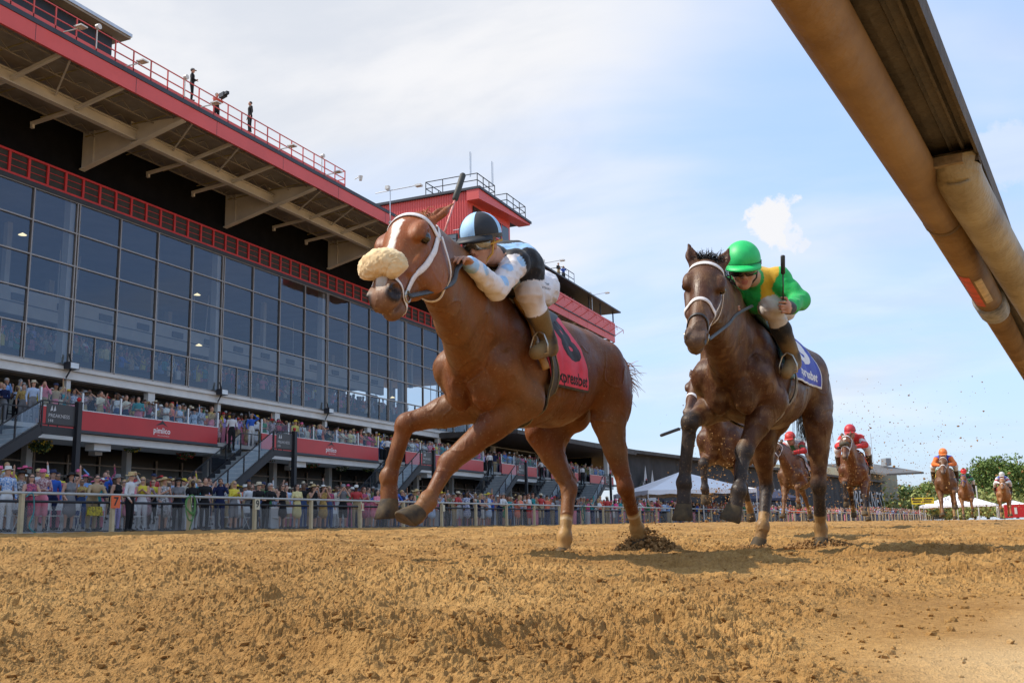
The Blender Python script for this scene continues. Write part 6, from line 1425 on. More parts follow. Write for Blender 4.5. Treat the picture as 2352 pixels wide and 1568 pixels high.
# tents
TENT = mat('tent_fabric', (.78, .78, .80), rough=.6, var=.04, scale=.5)
def tent(name, lab, cx, cy, z0, w, d, eave, peak, rz, txt=None):
    r = thing(name, lab, 'tent', (cx, cy, z0), rz, None); b = MB(); n = 10; pts = []
    ring = [(-w, -d), (w, -d), (w, d), (-w, d)]; vs = [(0, 0, peak)]; fs = []
    for s_ in range(4):
        a, c = ring[s_], ring[(s_ + 1) % 4]; o = len(vs)
        for k in range(n + 1):
            t = k / n; x, y = a[0] + (c[0] - a[0]) * t, a[1] + (c[1] - a[1]) * t
            for q in np.linspace(.04, 1, 8): vs.append((x * q, y * q, eave + (peak - eave) * (1 - q) ** 1.12))
            vs.append((x * 1.01, y * 1.01, eave - .30 - (.08 if k % 2 else 0)))
        for k in range(n):
            for j in range(8): fs.append((o + k * 9 + j, o + k * 9 + j + 1, o + (k + 1) * 9 + j + 1, o + (k + 1) * 9 + j))
    b.add(vs, fs); cv = b.build('canopy', TENT, r)
    for (x, y) in ((-w, -d), (w, -d), (w, d), (-w, d), (0, -d)): b = MB(); b.tube([(x, y, 0), (x, y, eave)], .05, 8); b.build('pole', WHITE, r)
    if txt: vs, fs = textmesh(txt, 1.5, 0, 2, .01); b = MB(); b.add([(p[0], -d * .62 - .12, eave + (peak - eave) * .42 + p[1] * .55) for p in vs], fs); b.build('lettering', LG2, cv)
    return r
q = W(1568, 1160, 84); tent('tent', 'white peaked tent beside the black drapes behind the crowd', q[0], q[1], .5, 4.6, 4.6, 2.45, 4.15, R(35))
q = W(2205, 1180, 150); tent('tent', 'white frame tent with grey letters behind the far horses', q[0], q[1], .3, 5.2, 4, 2.0, 3.9, R(-4), 'FRONT')
q = W(2330, 1180, 175); tent('tent', 'small white canopy at the right edge of the photo', q[0], q[1], .3, 2.6, 3, 2.1, 3.0, R(0))
q = W(1752, 1160, 130); r_ = tent('tent', 'low dark blue canopy in front of the black drapes', q[0], q[1], .3, 4.2, 3, 3.1, 4.9, R(20))
for c in KIDS(r_):
    if c.name.startswith('canopy'): c.data.materials.clear(); c.data.materials.append(mat('navy_fabric', (.03, .035, .07), rough=.7, var=.2))
b = MB(); q = W(2316, 1180, 170); b.box(q[0] - .5, q[0] + 3, q[1], q[1] + 3, .3, 2.5, 0); b.box(q[0] + 1, q[0] + 1.4, q[1] - .05, q[1], .9, 2.0, 1); tag(b.build('red_kiosk', [PRED, WHITE]), 'red hut under the white canopy at the right edge', 'kiosk')
for (u, lab) in ((2098, 'left'), (2122, 'right')):
    q = W(u, 1180, 140); s_ = thing('banner_sign', 'yellow sign on a pole above the far crowd, %s of the pair' % lab, 'sign', (q[0], q[1], .3), group='yellow signs above the far crowd'); b = MB(); b.tube([(0, 0, 0), (0, 0, 3.1)], .05, 6); b.build('pole', IVORY, s_); b = MB(); b.box(-.1, 1.5, -.05, .0, 2.1, 3.0); b.build('board', mat('sign_yellow', (.70, .55, .03), rough=.5, var=.1), s_)
    b = MB(); b.box(.0, 1.3, -.08, -.06, 2.65, 2.82); b.box(.1, 1.1, -.08, -.06, 2.35, 2.5); b.build('stripe', INK, s_)
# trees
LEAFC = [mat('leaf_%d' % i, c, rough=.7, var=.35, scale=.6, spec=.2) for i, c in enumerate(((.12, .18, .045), (.17, .23, .06), (.24, .26, .08), (.09, .14, .04)))]
BARK = mat('bark', (.09, .065, .045), rough=.9, var=.3, scale=4)
def tree(x, y, h, w, lab, seed, mi=0, n=6500, lean=0):
    rg = np.random.default_rng(seed); r = thing('tree', lab, 'tree', (x, y, .2), group='trees beyond the far turn'); b = MB(); b.tube([(0, 0, 0), (lean * .3, 0, h * .4), (lean, 0, h * .8)], [h * .03, h * .022, h * .006], 7)
    bl = []
    for k in range(14):
        t = rg.uniform(.18, .92); a = rg.uniform(0, 6.28); rad = w * (1 - abs(t - .5) * 1.2) * rg.uniform(.35, .75); c = vec(lean * t + rad * math.cos(a), rad * math.sin(a), h * t); bl.append((c, w * rg.uniform(.25, .46))); b.tube([(lean * t * .8, 0, h * t * .7), c * .6 + vec(lean * t * .3, 0, h * t * .32), c], [h * .010, h * .006, .02], 5)
    bl.append((vec(lean, 0, h * .93), w * .3)); b.build('trunk', BARK, r)
    cs = np.array([q[0] for q in bl]); rs = np.array([q[1] for q in bl]); k = rg.integers(0, len(bl), n); d = rg.normal(0, 1, (n, 3)); d /= np.linalg.norm(d, axis=1)[:, None]; rr = rs[k] * rg.uniform(.25, 1.08, n) ** .6; P = cs[k] + d * rr[:, None] * np.array([1, 1, .85]); P = P[P[:, 2] > h * .04]; n = len(P)
    a = rg.normal(0, 1, (n, 3)); a /= np.linalg.norm(a, axis=1)[:, None]; c2 = np.cross(a, rg.normal(0, 1, (n, 3))); c2 /= np.linalg.norm(c2, axis=1)[:, None]; s_ = w * rg.uniform(.022, .05, n)[:, None]
    V = np.stack([P - a * s_, P + c2 * s_ * .6, P + a * s_, P - c2 * s_ * .6], 1).reshape(-1, 3); me = fastmesh('crown', V, np.arange(len(V)).reshape(-1, 4), smooth=False); me.materials.append(LEAFC[mi]); link('crown', me, r); return r
specs = [(2044, 260, 7.8, 6, 0, 'round dark tree just right of the grey canopy'), (2074, 240, 7.6, 6, 3, 'dark tree left of the yellow signs'), (2108, 300, 9.2, 8, 1, 'light green tree behind the yellow signs'), (2142, 290, 10.2, 8, 2, 'pale olive tree right of the yellow signs'), (2172, 250, 12.2, 7, 1, 'tall tree directly behind the orange-capped rider'), (2206, 260, 11, 8, 2, 'tree just right of the orange-capped rider'), (2240, 270, 11, 8.5, 0, 'tree above the rider in the red cap'), (2270, 240, 13.4, 7.5, 1, 'tall tree between the red-capped and the white-capped rider'), (2302, 235, 13.6, 8.5, 0, 'tallest tree, left of the white-capped rider'), (2338, 250, 12.4, 8, 3, 'dark tree at the right edge'), (2375, 240, 12, 8, 1, 'tree cut by the right edge of the photo')]
for i, (u, d, h, w, mi, lab) in enumerate(specs): q = W(u, 1190, d); tree(q[0], q[1], h, w, lab, 20 + i, mi)
hd = MB(); n = 9000; rg = np.random.default_rng(77); V = []
for _ in range(n):
    u = rg.uniform(2030, 2420); d = rg.uniform(200, 250); q = W(u, 1190, d); z = .2 + abs(rg.normal(0, 1)) * 2.2 + 1.2 * noise2(np.array([u / 18.]), np.array([0.]))[0]; p = vec(q[0], q[1], z); a = rg.normal(0, 1, 3); a = unit(a) * .45; c = unit(np.cross(a, rg.normal(0, 1, 3))) * .3; V += [p - a, p + c, p + a, p - c]
me = fastmesh('hedge', np.array(V), np.arange(len(V)).reshape(-1, 4), smooth=False); me.materials.append(LEAFC[2]); link('hedge', me, label='low hedge and shrubs along the far turn', cat='hedge', kind='stuff')
# far inner post and light poles
for (u, v, d, h, lab) in ((2250, 1190, 190, 6.5, 'pale pole among the trees at the far right'),): q = W(u, v, d); b = MB(); b.tube([(q[0], q[1], 0), (q[0], q[1], h)], .12, 6); tag(b.build('pole', WHITE), lab, 'pole')

# ---- inside running rail passing over the camera
RAILM = mat('rail_dusty', (.17, .088, .030), rough=.62, var=.0, scale=5, color2=(.31, .18, .07), bump=.25, bscale=60, spec=.3, detail=8); RAILW = mat('rail_cover', (.035, .025, .014), rough=.7, var=.0, color2=(.085, .06, .032), scale=9, bump=.3, bscale=50); ARMM = mat('arm_dusty', (.17, .125, .07), rough=.5, var=.0, color2=(.34, .28, .18), scale=7, bump=.3, bscale=70, spec=.3)
irail = thing('running_rail', 'dusty tan inside rail with a broad cover passing over the camera', 'rail')
rz_ = .78
def rp(u, v, z=rz_): r = W(u, v, 1.0); return r * (z / r[2])
pa = rp(1862, 0); pb = rp(2164, 500); pc = rp(2345, 820)
d1 = unit(pb - pa); d2 = unit(pc - pb); p00 = pa - d1 * 2.2; pend = pc + d2 * 40
rr_ = .047
b = MB(); b.tube([p00, pb], rr_, 24); b.build('pipe', RAILM, irail, smooth=True)
b = MB(); b.tube([pb + d2 * .006, pb + d2 * 1.15], rr_ * .985, 24); b.build('pipe', RAILM, irail, smooth=True)
pj = pb + d2 * 1.15
b = MB(); b.tube([pb - d1 * .012, pb + d2 * .012], rr_ * 1.03, 24); b.build('joint', mat('joint_dark', (.12, .07, .03), rough=.8, var=.3, scale=20), irail, smooth=True)
b = MB(); b.tube([pj, pj + d2 * .22], rr_ * 1.16, 20); b.build('clamp', mat('clamp_grey', (.25, .24, .22), rough=.5, var=.5, scale=40), irail, smooth=True)
b = MB(); b.tube([pj + d2 * .2, pj + d2 * 60], rr_ * .98, 20); b.build('pipe', RAILM, irail, smooth=True)
sidev = unit(np.cross(d1, UPZ)) ; sidev = sidev if sidev[0] > 0 else -sidev
# ribbed cover: shallow channel lying to the infield side of the pipe
prof_ = [(.006, .050), (.034, .040), (.052, .036), (.076, .036), (.080, .026), (.085, .036), (.100, .037), (.103, .026), (.108, .026), (.112, .037), (.124, .037), (.129, .012), (.136, .010), (.139, .05), (.135, .060), (.006, .066)]
b = MB(); vs = []
st = [p00, pb - d1 * .42, pb + d2 * .1, pb + d2 * 8.0]
for P in st: 
    for (x, z) in prof_: vs.append(P + sidev * x + UPZ * z)
m_ = len(prof_); b.add(vs, [(k * m_ + j, k * m_ + (j + 1) % m_, (k + 1) * m_ + (j + 1) % m_, (k + 1) * m_ + j) for k in range(3) for j in range(m_)]); b.build('cover', RAILW, irail)
# gooseneck support arm and bracket
g0 = pb - d1 * .40 + sidev * .085 + UPZ * .0
arm = [g0 + UPZ * .03, g0 + UPZ * .0 + d1 * .02, rp(2215, 430, .76), rp(2290, 560, .74), rp(2392, 735, .66), rp(2500, 930, .50)]
b = MB(); b.tube(spline(arm, 30), .050, 24); b.build('gooseneck', ARMM, irail, smooth=True)
b = MB(); 
for dx_ in (0, .0): b.beam(g0 - sidev * .04 + UPZ * .012, g0 + sidev * .05 + UPZ * .012, .035, .03, up=(0, 0, 1))
b.beam(g0 - sidev * .06 + UPZ * .0 - d1 * .04, g0 + sidev * .02 - d1 * .04, .02, .02); b.build('bracket', mat('bracket_rust', (.20, .14, .08), rough=.8, var=.5, scale=30), irail)
b = MB()
for k_ in range(1, 20):
    q = pb + d2 * (.4 + k_ * 3.0); b.tube([q + sidev * .1, q + sidev * .35 + vec(0, 0, -.2), q + sidev * .55 + vec(0, 0, -.98)], .045, 10)
    if k_ < 100: b.build('post', ARMM, irail, smooth=True); b = MB()
st_ = MB(); c_ = rp(2270, 690, rz_); 
for (t0, t1, a0, a1, mi) in ((.50, .95, -2.3, -1.6, 0), (.56, .90, -1.45, -.95, 1)):
    P0 = pb + d2 * t0 * 1.1; P1 = pb + d2 * t1 * 1.1; fz = np.cross(d2, UPZ); fz = unit(fz); uz = np.cross(fz, d2) * -1; vs = []
    for P in (P0, P1):
        for a in np.linspace(a0, a1, 8): vs.append(P + (fz * math.cos(a) * (1 if fz[0] > 0 else -1) + UPZ * math.sin(a)) * rr_ * 1.005)
    st_.add(vs, [(j, j + 1, 8 + j + 1, 8 + j) for j in range(7)], mi)
st_.build('sticker', [mat('sticker_red', (.55, .05, .03), rough=.5, var=.3, scale=20), mat('sticker_cream', (.60, .45, .26), rough=.6, var=.3, scale=20)], irail)
print('fence', time.time() - T0)
# ------------------------------------------------------------------ the rest of the field
def gallop(ph=0, lat=1):
    J = {'poll': vec(.98, -.03, 1.74), 'muz': vec(1.36, -.08, 1.30), 'hn': vec(.72, -.12, .68), 'earL': unit(vec(-.15, .25, .95)), 'earR': unit(vec(-.15, -.25, .95)), 'hs': 1.08, 'fl': 1.12, 'hl': 1.1, 'arch': vec(0, 0, .03)}
    A = [vec(.20, 0, .95), vec(.56, 0, .84), vec(.56, 0, .56), vec(.50, 0, .42)]; B = [vec(.18, 0, .94), vec(.40, 0, .59), vec(.52, 0, .35), vec(.60, 0, .20)]
    C = [vec(-.74, 0, .96), vec(-1.02, 0, .63), vec(-.84, 0, .27), vec(-.76, 0, .10)]; D = [vec(-.80, 0, .95), vec(-1.16, 0, .66), vec(-1.40, 0, .38), vec(-1.46, 0, .22)]
    f, g = (A, B) if ph % 2 == 0 else (B, A); h, i = (C, D) if ph < 2 else (D, C)
    for n, L, y in (('LF', f, .17), ('RF', g, -.17), ('LH', h, .16), ('RH', i, -.16)): J[n] = [p + vec(0, y * (1 if k else 1.06), 0) for k, p in enumerate(L)]
    return J
def riding():
    G = {'head': vec(.20, 0, 1.90), 'face': vec(.95, -.08, -.25), 'crown': vec(.25, 0, .95), 'neck': vec(.04, 0, 1.81), 'chest': vec(-.10, 0, 1.79), 'pelvis': vec(-.46, 0, 1.80)}
    for g, y in (('L', 1), ('R', -1)):
        for k, p in (('sh', (.02, .18, 1.78)), ('el', (.17, .27, 1.62)), ('wr', (.38, .11, 1.58)), ('hip', (-.46, .13, 1.78)), ('kn', (-.06, .29, 1.56)), ('an', (-.30, .31, 1.24)), ('to', (-.14, .31, 1.17))): G[k + g] = vec(p[0], p[1] * y, p[2])
    return G
def runner(u, d, ang, lab, jlab, coat, silks, cap, clothm, letters, ph, vox, zoff=.0, star=False, simple=False, edge=None, turn=0):
    o = W(u, 1200, d); o[2] = float(zground(o[0], o[1])) + zoff; a = R(ang); fr = Frame(o, -math.sin(a) * RT - math.cos(a) * FW); J = gallop(ph)
    if turn: J['hn'] = J['hn'] + vec(0, turn, 0)
    root, S, H, ax, hp = build_horse('horse', lab, fr, J, vox, bay(coat, star=star, black=coat[0] < .13), COAT, HOOFM, detail=not simple, group='horses chasing the two leaders')
    br = link('bridle', None, root); strap('browband', S, hp, H, [(.085, -.045, .10), (.070, .10, .05), (.068, .11, 0), (.070, .10, -.05), (.085, -.045, -.10)], .03, simple or WTAPE, br, n=20)
    for y in (1, -1): strap('cheekpiece', S, hp, H, [(.07, -.035, y * .10), (.30, -.045, y * .085), (.495, -.050, y * .06)], .026, simple or WTAPE, br, n=14)
    strap('noseband', S, hp, H, [(.37 - .03 * math.cos(t), .1 * math.cos(t), .1 * math.sin(t)) for t in np.linspace(-math.pi, math.pi, 13)], .032, simple or WTAPE, br, n=28)
    G = riding(); A_c, B_c, S_c, W_c = silks
    def colf(V, tg, G, E, Rm):
        C = np.zeros((len(V), 3)) + .5; sh = tg == 2; C[sh] = A_c
        for g in 'LR':
            m_ = sh & (np.minimum(seg_d(V, G['sh' + g] * .85 + G['el' + g] * .15, G['el' + g]), seg_d(V, G['el' + g], G['wr' + g])) < .085); C[m_] = S_c
            C[m_ & (np.abs(((V - G['sh' + g]) @ unit(G['wr' + g] - G['sh' + g])) - .13) < .03)] = B_c
        C[sh & (np.abs(V[:, 1]) < .05)] = B_c; C[tg == 3] = W_c; C[tg == 4] = (.05, .035, .02); C[tg == 1] = CH([.36, .2, .13]); C[tg == 6] = (.3, .12, .09); return C
    helm = dict(m=[cap], f=lambda t, v: 0, peak=cap, band=MATS['black_band'], lens=MATS['dark_lens'], strap=BTACK, collar=cap)
    jockey('person', jlab, fr, G, max(vox, .014), colf, helm, CLOTH, detail=False, group='jockeys chasing the two leaders')
    r = thing('saddle', 'saddle under the ' + jlab, 'saddle', tuple(fr.o), fr.rz(), 'saddles of the chasing field'); tor = S.p
    for y in (1, -1):
        rr = [[(-.02 + (x1 + .02) * t, yy * y, zz) for t in (0, .5, 1)] for (x1, yy, zz) in ((-.60, .02, 1.58), (-.66, .2, 1.45), (-.72, .28, 1.28), (-.72, .3, 1.05))]; P = patch_on(S, tor, rr, 12, 14, .016); o_, P2, N2 = cloth_mesh('saddle_cloth', P, clothm, r, fold=.006, bord=lambda v, u: v > .9, mats=[clothm, edge or KB])
        if y == 1 and letters: lettering(o_, P2, N2, [(letters, .5, .62, .45, 1.1, 1.2, 0, .02)], LW if clothm is not WB else KINK)
    C = S.snap(np.array([(-.04, .3 * math.sin(t), 1.17 + .36 * math.cos(t)) for t in np.linspace(R(70), R(290), 24)]), .014, tor, 5); ribbon('girth', C, S.grad(C, tor), .10, .008, GIRTH, r)
    rg = np.random.default_rng(int(u)); hair_tuft('tail', [vec(-1.38, 0, 1.36) + rg.normal(0, .03, 3) for _ in range(120)], [unit(vec(-.9, .1, -.3) + rg.normal(0, .15, 3)) for _ in range(120)], .7, .4, MANEB if coat[0] < .13 else MANE, root, .006, 3, 7, 1.0)
    return fr, root, S, H, hp, G
capm = lambda n, c: mat('cap_' + n, c, rough=.5, var=.08, scale=25)
OR_ = CH([.72, .17, .03]); RD = CH([.55, .03, .03]); WHt = CH([.62, .60, .60]); BLc = CH([.03, .07, .42]); GRc = CH([.03, .16, .06])
r3 = runner(1688, 11.5, 27, 'dark brown racehorse half hidden behind the legs of the bay', 'jockey on the dark brown horse hidden behind the bay', (.085, .032, .016), (BLc, WHt, BLc, WHt), capm('navy', (.03, .05, .2)), mat('cloth_yellow', (.62, .50, .03), rough=.6, var=.1), '2', 1, .014, .0)
q3 = r3[0]; whip('thin black whip reaching out left of the raised foreleg of the bay', W(1622, 962, 10.3), W(1517, 1000, 10.1), BTACK, MATS['whip_dark'], r=.0055)
r4 = runner(1836, 21.5, 32, 'brown racehorse with white bridle seen between the hind legs of the bay', 'jockey in a red cap with white, red and green silks', (.13, .058, .028), (WHt, GRc, RD, WHt), capm('red', (.62, .05, .04)), WB, '5', 0, .020, .02)
r5 = runner(1972, 20.2, 22, 'dark bay racehorse with a white star and black noseband right of the bay', 'jockey in red and white silks leaning behind his horse head', (.12, .040, .018), (RD, WHt, RD, WHt), capm('crimson', (.5, .03, .04)), mat('cloth_orange', (.70, .09, .02), rough=.6, var=.12), '', 1, .020, .04, star=True, turn=-.1)
r6 = runner(2182, 27.5, 22, 'brown racehorse under the rider in the orange cap', 'jockey in an orange cap with blue and orange silks', (.14, .062, .030), (BLc, OR_, OR_, WHt), capm('orange', (.80, .20, .04)), mat('cloth_gold', (.55, .36, .04), rough=.6, var=.12), '', 0, .026, .03)
r7 = runner(2226, 38.5, 24, 'chestnut racehorse in a blue hood behind the orange-capped rider', 'jockey in a red cap and dark green silks', (.20, .085, .038), (GRc, CH([.10, .02, .04]), GRc, WHt), capm('scarlet', (.62, .03, .03)), mat('cloth_white', (.6, .6, .6), rough=.6, var=.1), '', 2, .032, .0, simple=mat('hood_blue', (.04, .09, .35), rough=.6, var=.1))
r8 = runner(2313, 42.0, 24, 'pale chestnut racehorse last at the right edge', 'jockey in a white cap and blue vest with white sleeves', (.30, .135, .055), (BLc, RD, WHt, WHt), capm('white', (.55, .53, .5)), mat('cloth_red', (.45, .03, .03), rough=.6, var=.1), '', 3, .032, .0)
def roll_on(r, m, a=.30, rad=.045):
    fr, root, S, H, hp, G = r; C = S.snap(spline([H(a, .11 - .9 * abs(s_) ** 1.6, s_) for s_ in np.linspace(-.11, .11, 7)], 14), .02, hp, 4); b = MB(); b.tube(C, [rad * (1 - abs(2 * i / 13 - 1) ** 6) ** .4 + .004 for i in range(14)], 10); b.build('shadow_roll', m, root, smooth=True)
roll_on(r5, MATS['black_edge'])
for r_, y in ((r5, -1), (r4, 1)): w_ = r_[0].wor(r_[5]['wr' + ('R' if y < 0 else 'L')]); 
w_ = r5[0].wor(r5[5]['wrR']); whip('thin whip held out left of the horse with the white star', w_, W(1925, 1028, 20.0), BTACK, MATS['whip_dark'], r=.009)
# kicked-up dirt in the air, fresh heaps where hooves dig in
def heap(cx, cy, rx, ry, h, n, seed, name, lab, group=None):
    rg = np.random.default_rng(seed); c = W(cx, cy, 1.0); t_ = (-.155) / c[2]; c = c * t_; r_ = rg.random(n) ** .6; a = rg.uniform(0, 6.28, n)
    p = c[None] + RT[None] * (r_ * np.cos(a) * rx)[:, None] + FW[None] * (r_ * np.sin(a) * ry)[:, None]; top = h * (1 - r_ ** 1.3) * rg.uniform(.05, 1, n); z = zground(p[:, 0], p[:, 1]) + top; P = np.stack([p[:, 0], p[:, 1], z], 1)
    lumps(name, P, rg.choice([.005, .008, .012, .018], n, p=[.4, .35, .18, .07]), jit=.4, m=DIRTD, label=lab, cat='dirt', kind='stuff')
DIRTD = mat('damp_dirt', (.20, .105, .038), rough=.95, var=.0, color2=(.42, .24, .095), scale=14, bump=.4, bscale=200, spec=.15)
def heapw(x, y, rx, ry, h, n, seed, lab):
    rg = np.random.default_rng(seed); r_ = rg.random(n) ** .6; a = rg.uniform(0, 6.28, n); px_ = x + (RT[0] * np.cos(a) * rx + FW[0] * np.sin(a) * ry) * r_; py_ = y + (RT[1] * np.cos(a) * rx + FW[1] * np.sin(a) * ry) * r_
    z = zground(px_, py_) + h * (1 - r_ ** 1.3) * rg.uniform(.02, 1, n); lumps('dirt_heap', np.stack([px_, py_, z], 1), rg.choice([.005, .008, .012, .018], n, p=[.4, .35, .18, .07]), jit=.4, m=DIRTD, label=lab, cat='dirt', kind='stuff')
t1 = LFR.wor(LJ['LH'][3]); heapw(t1[0] + RT[0] * .05, t1[1] + RT[1] * .05, .27, .20, .17, 2000, 1, 'heap of dark dirt kicked up by the trailing hind hoof of the leader')
t1 = LFR.wor(LJ['RH'][3]); heapw(t1[0], t1[1], .13, .12, .05, 420, 2, 'loose dirt round the planted hind hoof of the leader')
t1 = BFR.wor(BJ['LH'][3]); heapw(t1[0], t1[1], .30, .2, .08, 900, 3, 'dirt thrown up behind the trailing hind hoof of the bay')
t1 = BFR.wor(BJ['RH'][3]); heapw(t1[0], t1[1], .12, .12, .04, 350, 4, 'loose dirt round the planted hind hoof of the bay')
def spray():
    rg = np.random.default_rng(12); n = 2600; k = rg.integers(0, 5, n); cen = np.array([(1650, 1120, 9.6), (1820, 1150, 17), (1965, 1080, 18), (2130, 1060, 21), (2200, 1165, 30)])[k]
    spr = np.array([(50, 70, 1.0), (80, 50, 3), (55, 75, 2), (100, 80, 4), (90, 25, 5)])[k]; q = rg.normal(0, 1, (n, 3)) * spr; q[:, 1] = q[:, 1] * np.where(q[:, 1] > 0, .7, 1.15); c = cen + q
    P = np.array([W(u, min(v, 1196), max(d, 8.6)) for u, v, d in c]); s_ = rg.choice([.006, .009, .014, .024], n, p=[.5, .32, .15, .03]) * (np.abs(c[:, 2]) / 18) ** .7
    P[:, 2] = np.maximum(P[:, 2], zground(P[:, 0], P[:, 1]) + .01); lumps('flying_dirt', P, s_, jit=.5, m=DIRTD, label='bits of dirt thrown up into the air by the galloping field', cat='dirt', kind='stuff')
    n = 260; P = np.array([W(*x) for x in zip(rg.uniform(1420, 1560, n), rg.uniform(1180, 1262, n), rg.uniform(7.0, 7.8, n))]); P[:, 2] = np.maximum(P[:, 2], zground(P[:, 0], P[:, 1]) + .01); lumps('flying_dirt', P, rg.choice([.003, .005, .008], n), jit=.5, m=DIRTD, label='crumbs of dirt hopping up behind the leader', cat='dirt', kind='stuff')
spray()
print('field', time.time() - T0)
# ------------------------------------------------------------------ people
def person_mesh(pose, outfit, sleeve, female):
    S = Sculpt(); w = .92 if female else 1.0; SKn, TP, BTm, SHo = 1, 2, 3, 4
    S.el((.01, 0, 1.645), (.095, .075, .118), .01, tag=SKn); S.el((.095, 0, 1.63), (.018, .014, .022), .01, tag=SKn); S.el((.03, 0, 1.575), (.062, .052, .045), .02, tag=SKn); S.rc((-.01, 0, 1.55), (-.01, 0, 1.46), .05, .058, .02, tag=SKn)
    for y in (1, -1): S.el((-.005, y * .076, 1.635), (.018, .010, .03), .006, tag=SKn)
    lean = pose == 'lean'; tx = .22 if lean else 0
    if lean:
        for i, p in enumerate(S.p):
            if p[0] == 'rc': S.p[i] = (p[0], p[1] + vec(tx, 0, -.10), p[2] + vec(tx, 0, -.10)) + p[3:]
            else: S.p[i] = (p[0], p[1] + vec(tx, 0, -.10)) + p[2:]
    dz = -.10 if lean else 0; shz = 1.42 + dz
    S.rc((-.01 + tx, .10 * w, shz - .03), (-.01 + tx, -.10 * w, shz - .03), .082 * w, .082 * w, .05, tag=TP); S.rc((tx * .95, 0, shz - .08), (tx * .3, 0, 1.08), .155 * w, .125 * w, .05, sq=((1, 0, 0), .72), tag=TP); S.rc((tx * .3, 0, 1.10), (-.01, 0, .96), .125 * w, .150, .05, sq=((1, 0, 0), .78), tag=TP if outfit == 'dress' else BTm)
    if female: S.el((.075 + tx, .075, shz - .15), (.06, .07, .07), .03, tag=TP); S.el((.075 + tx, -.075, shz - .15), (.06, .07, .07), .03, tag=TP)
    if outfit == 'dress':
        S.rc((0, 0, .98), (0, 0, .62), .155, .205, .05, sq=((1, 0, 0), .78), tag=TP)
    for y in (1, -1):
        hip = vec(-.01, y * .085, .92); kn = vec(.01, y * .10, .50); an = vec(-.02, y * .10, .09)
        up = BTm if outfit != 'dress' else SKn; S.rc(hip, kn, .098, .066 if outfit != 'shorts' else .082, .02, tag=up)
        S.rc(kn if outfit == 'pants' else kn + vec(0, 0, -.01), an, .066 if outfit == 'pants' else .052, .050 if outfit == 'pants' else .036, .02, tag=BTm if outfit == 'pants' else SKn)
        S.rc((-.05, y * .10, .045), (.13, y * .115, .04), .045, .04, .02, tag=SHo)
        sh = vec(-.01 + tx, y * .185 * w, shz); A = {
            'stand': ((-.03, y * .25, 1.13), (.05, y * .24, .88)), 'fold': ((.0, y * .25, 1.15), (.20, y * -.02, 1.16)), 'lean': ((.30, y * .27, 1.08), (.52, y * .08, 1.04)), 'clap': ((.05, y * .24, 1.17), (.26, y * .04, 1.30)),
            'phone': ((.16, y * .24, 1.26), (.24, y * .06, 1.56)), 'hip': ((-.06, y * .36, 1.18), (.06, y * .20, 1.02)), 'raise': ((.02, y * .30, 1.60), (.05, y * .26, 1.88)) if y > 0 else ((-.02, y * .25, 1.14), (.14, y * .20, .98)),
            'cheer': ((.03, y * .32, 1.62), (.05, y * .22, 1.90)), 'paper': ((.03, y * .23, 1.16), (.28, y * .10, 1.20)), 'shade': ((.10, y * .33, 1.50), (.12, y * .08, 1.70)) if y > 0 else ((-.02, y * .25, 1.14), (.10, y * .20, .95))}[pose]
        e = vec(*A[0]) * vec(1, w, 1); h = vec(*A[1]); S.rc(sh, e, .058 * w, .045, .025, tag=TP if sleeve != 'none' else SKn); S.rc(e, h, .043, .030, .012, tag=TP if sleeve == 'long' else SKn); d = unit(h - e)
        S.rc(h, h + d * .07, .030, .030, .01, tag=SKn); S.rc(h + d * .06, h + d * .125, .028, .018, .01, tag=SKn); S.rc(h + d * .02, h + d * .07 + vec(0, -y * .035, .02), .014, .011, .006, tag=SKn)
    V, Q = S.mesh(.024); V = smooth_mesh(V, Q, 1, .35); tg = S.tags(V); me = fastmesh('body', V, Q); ft = tg[Q[:, 0]] - 1
    for k in range(4): me.materials.append(None)
    if len(me.polygons) == len(ft): me.polygons.foreach_set('material_index', np.clip(ft, 0, 3).astype(np.int32))
    return me, vec(tx, 0, dz)
_PM = {}
def pm(*k):
    if k not in _PM: _PM[k] = person_mesh(*k)
    return _PM[k]
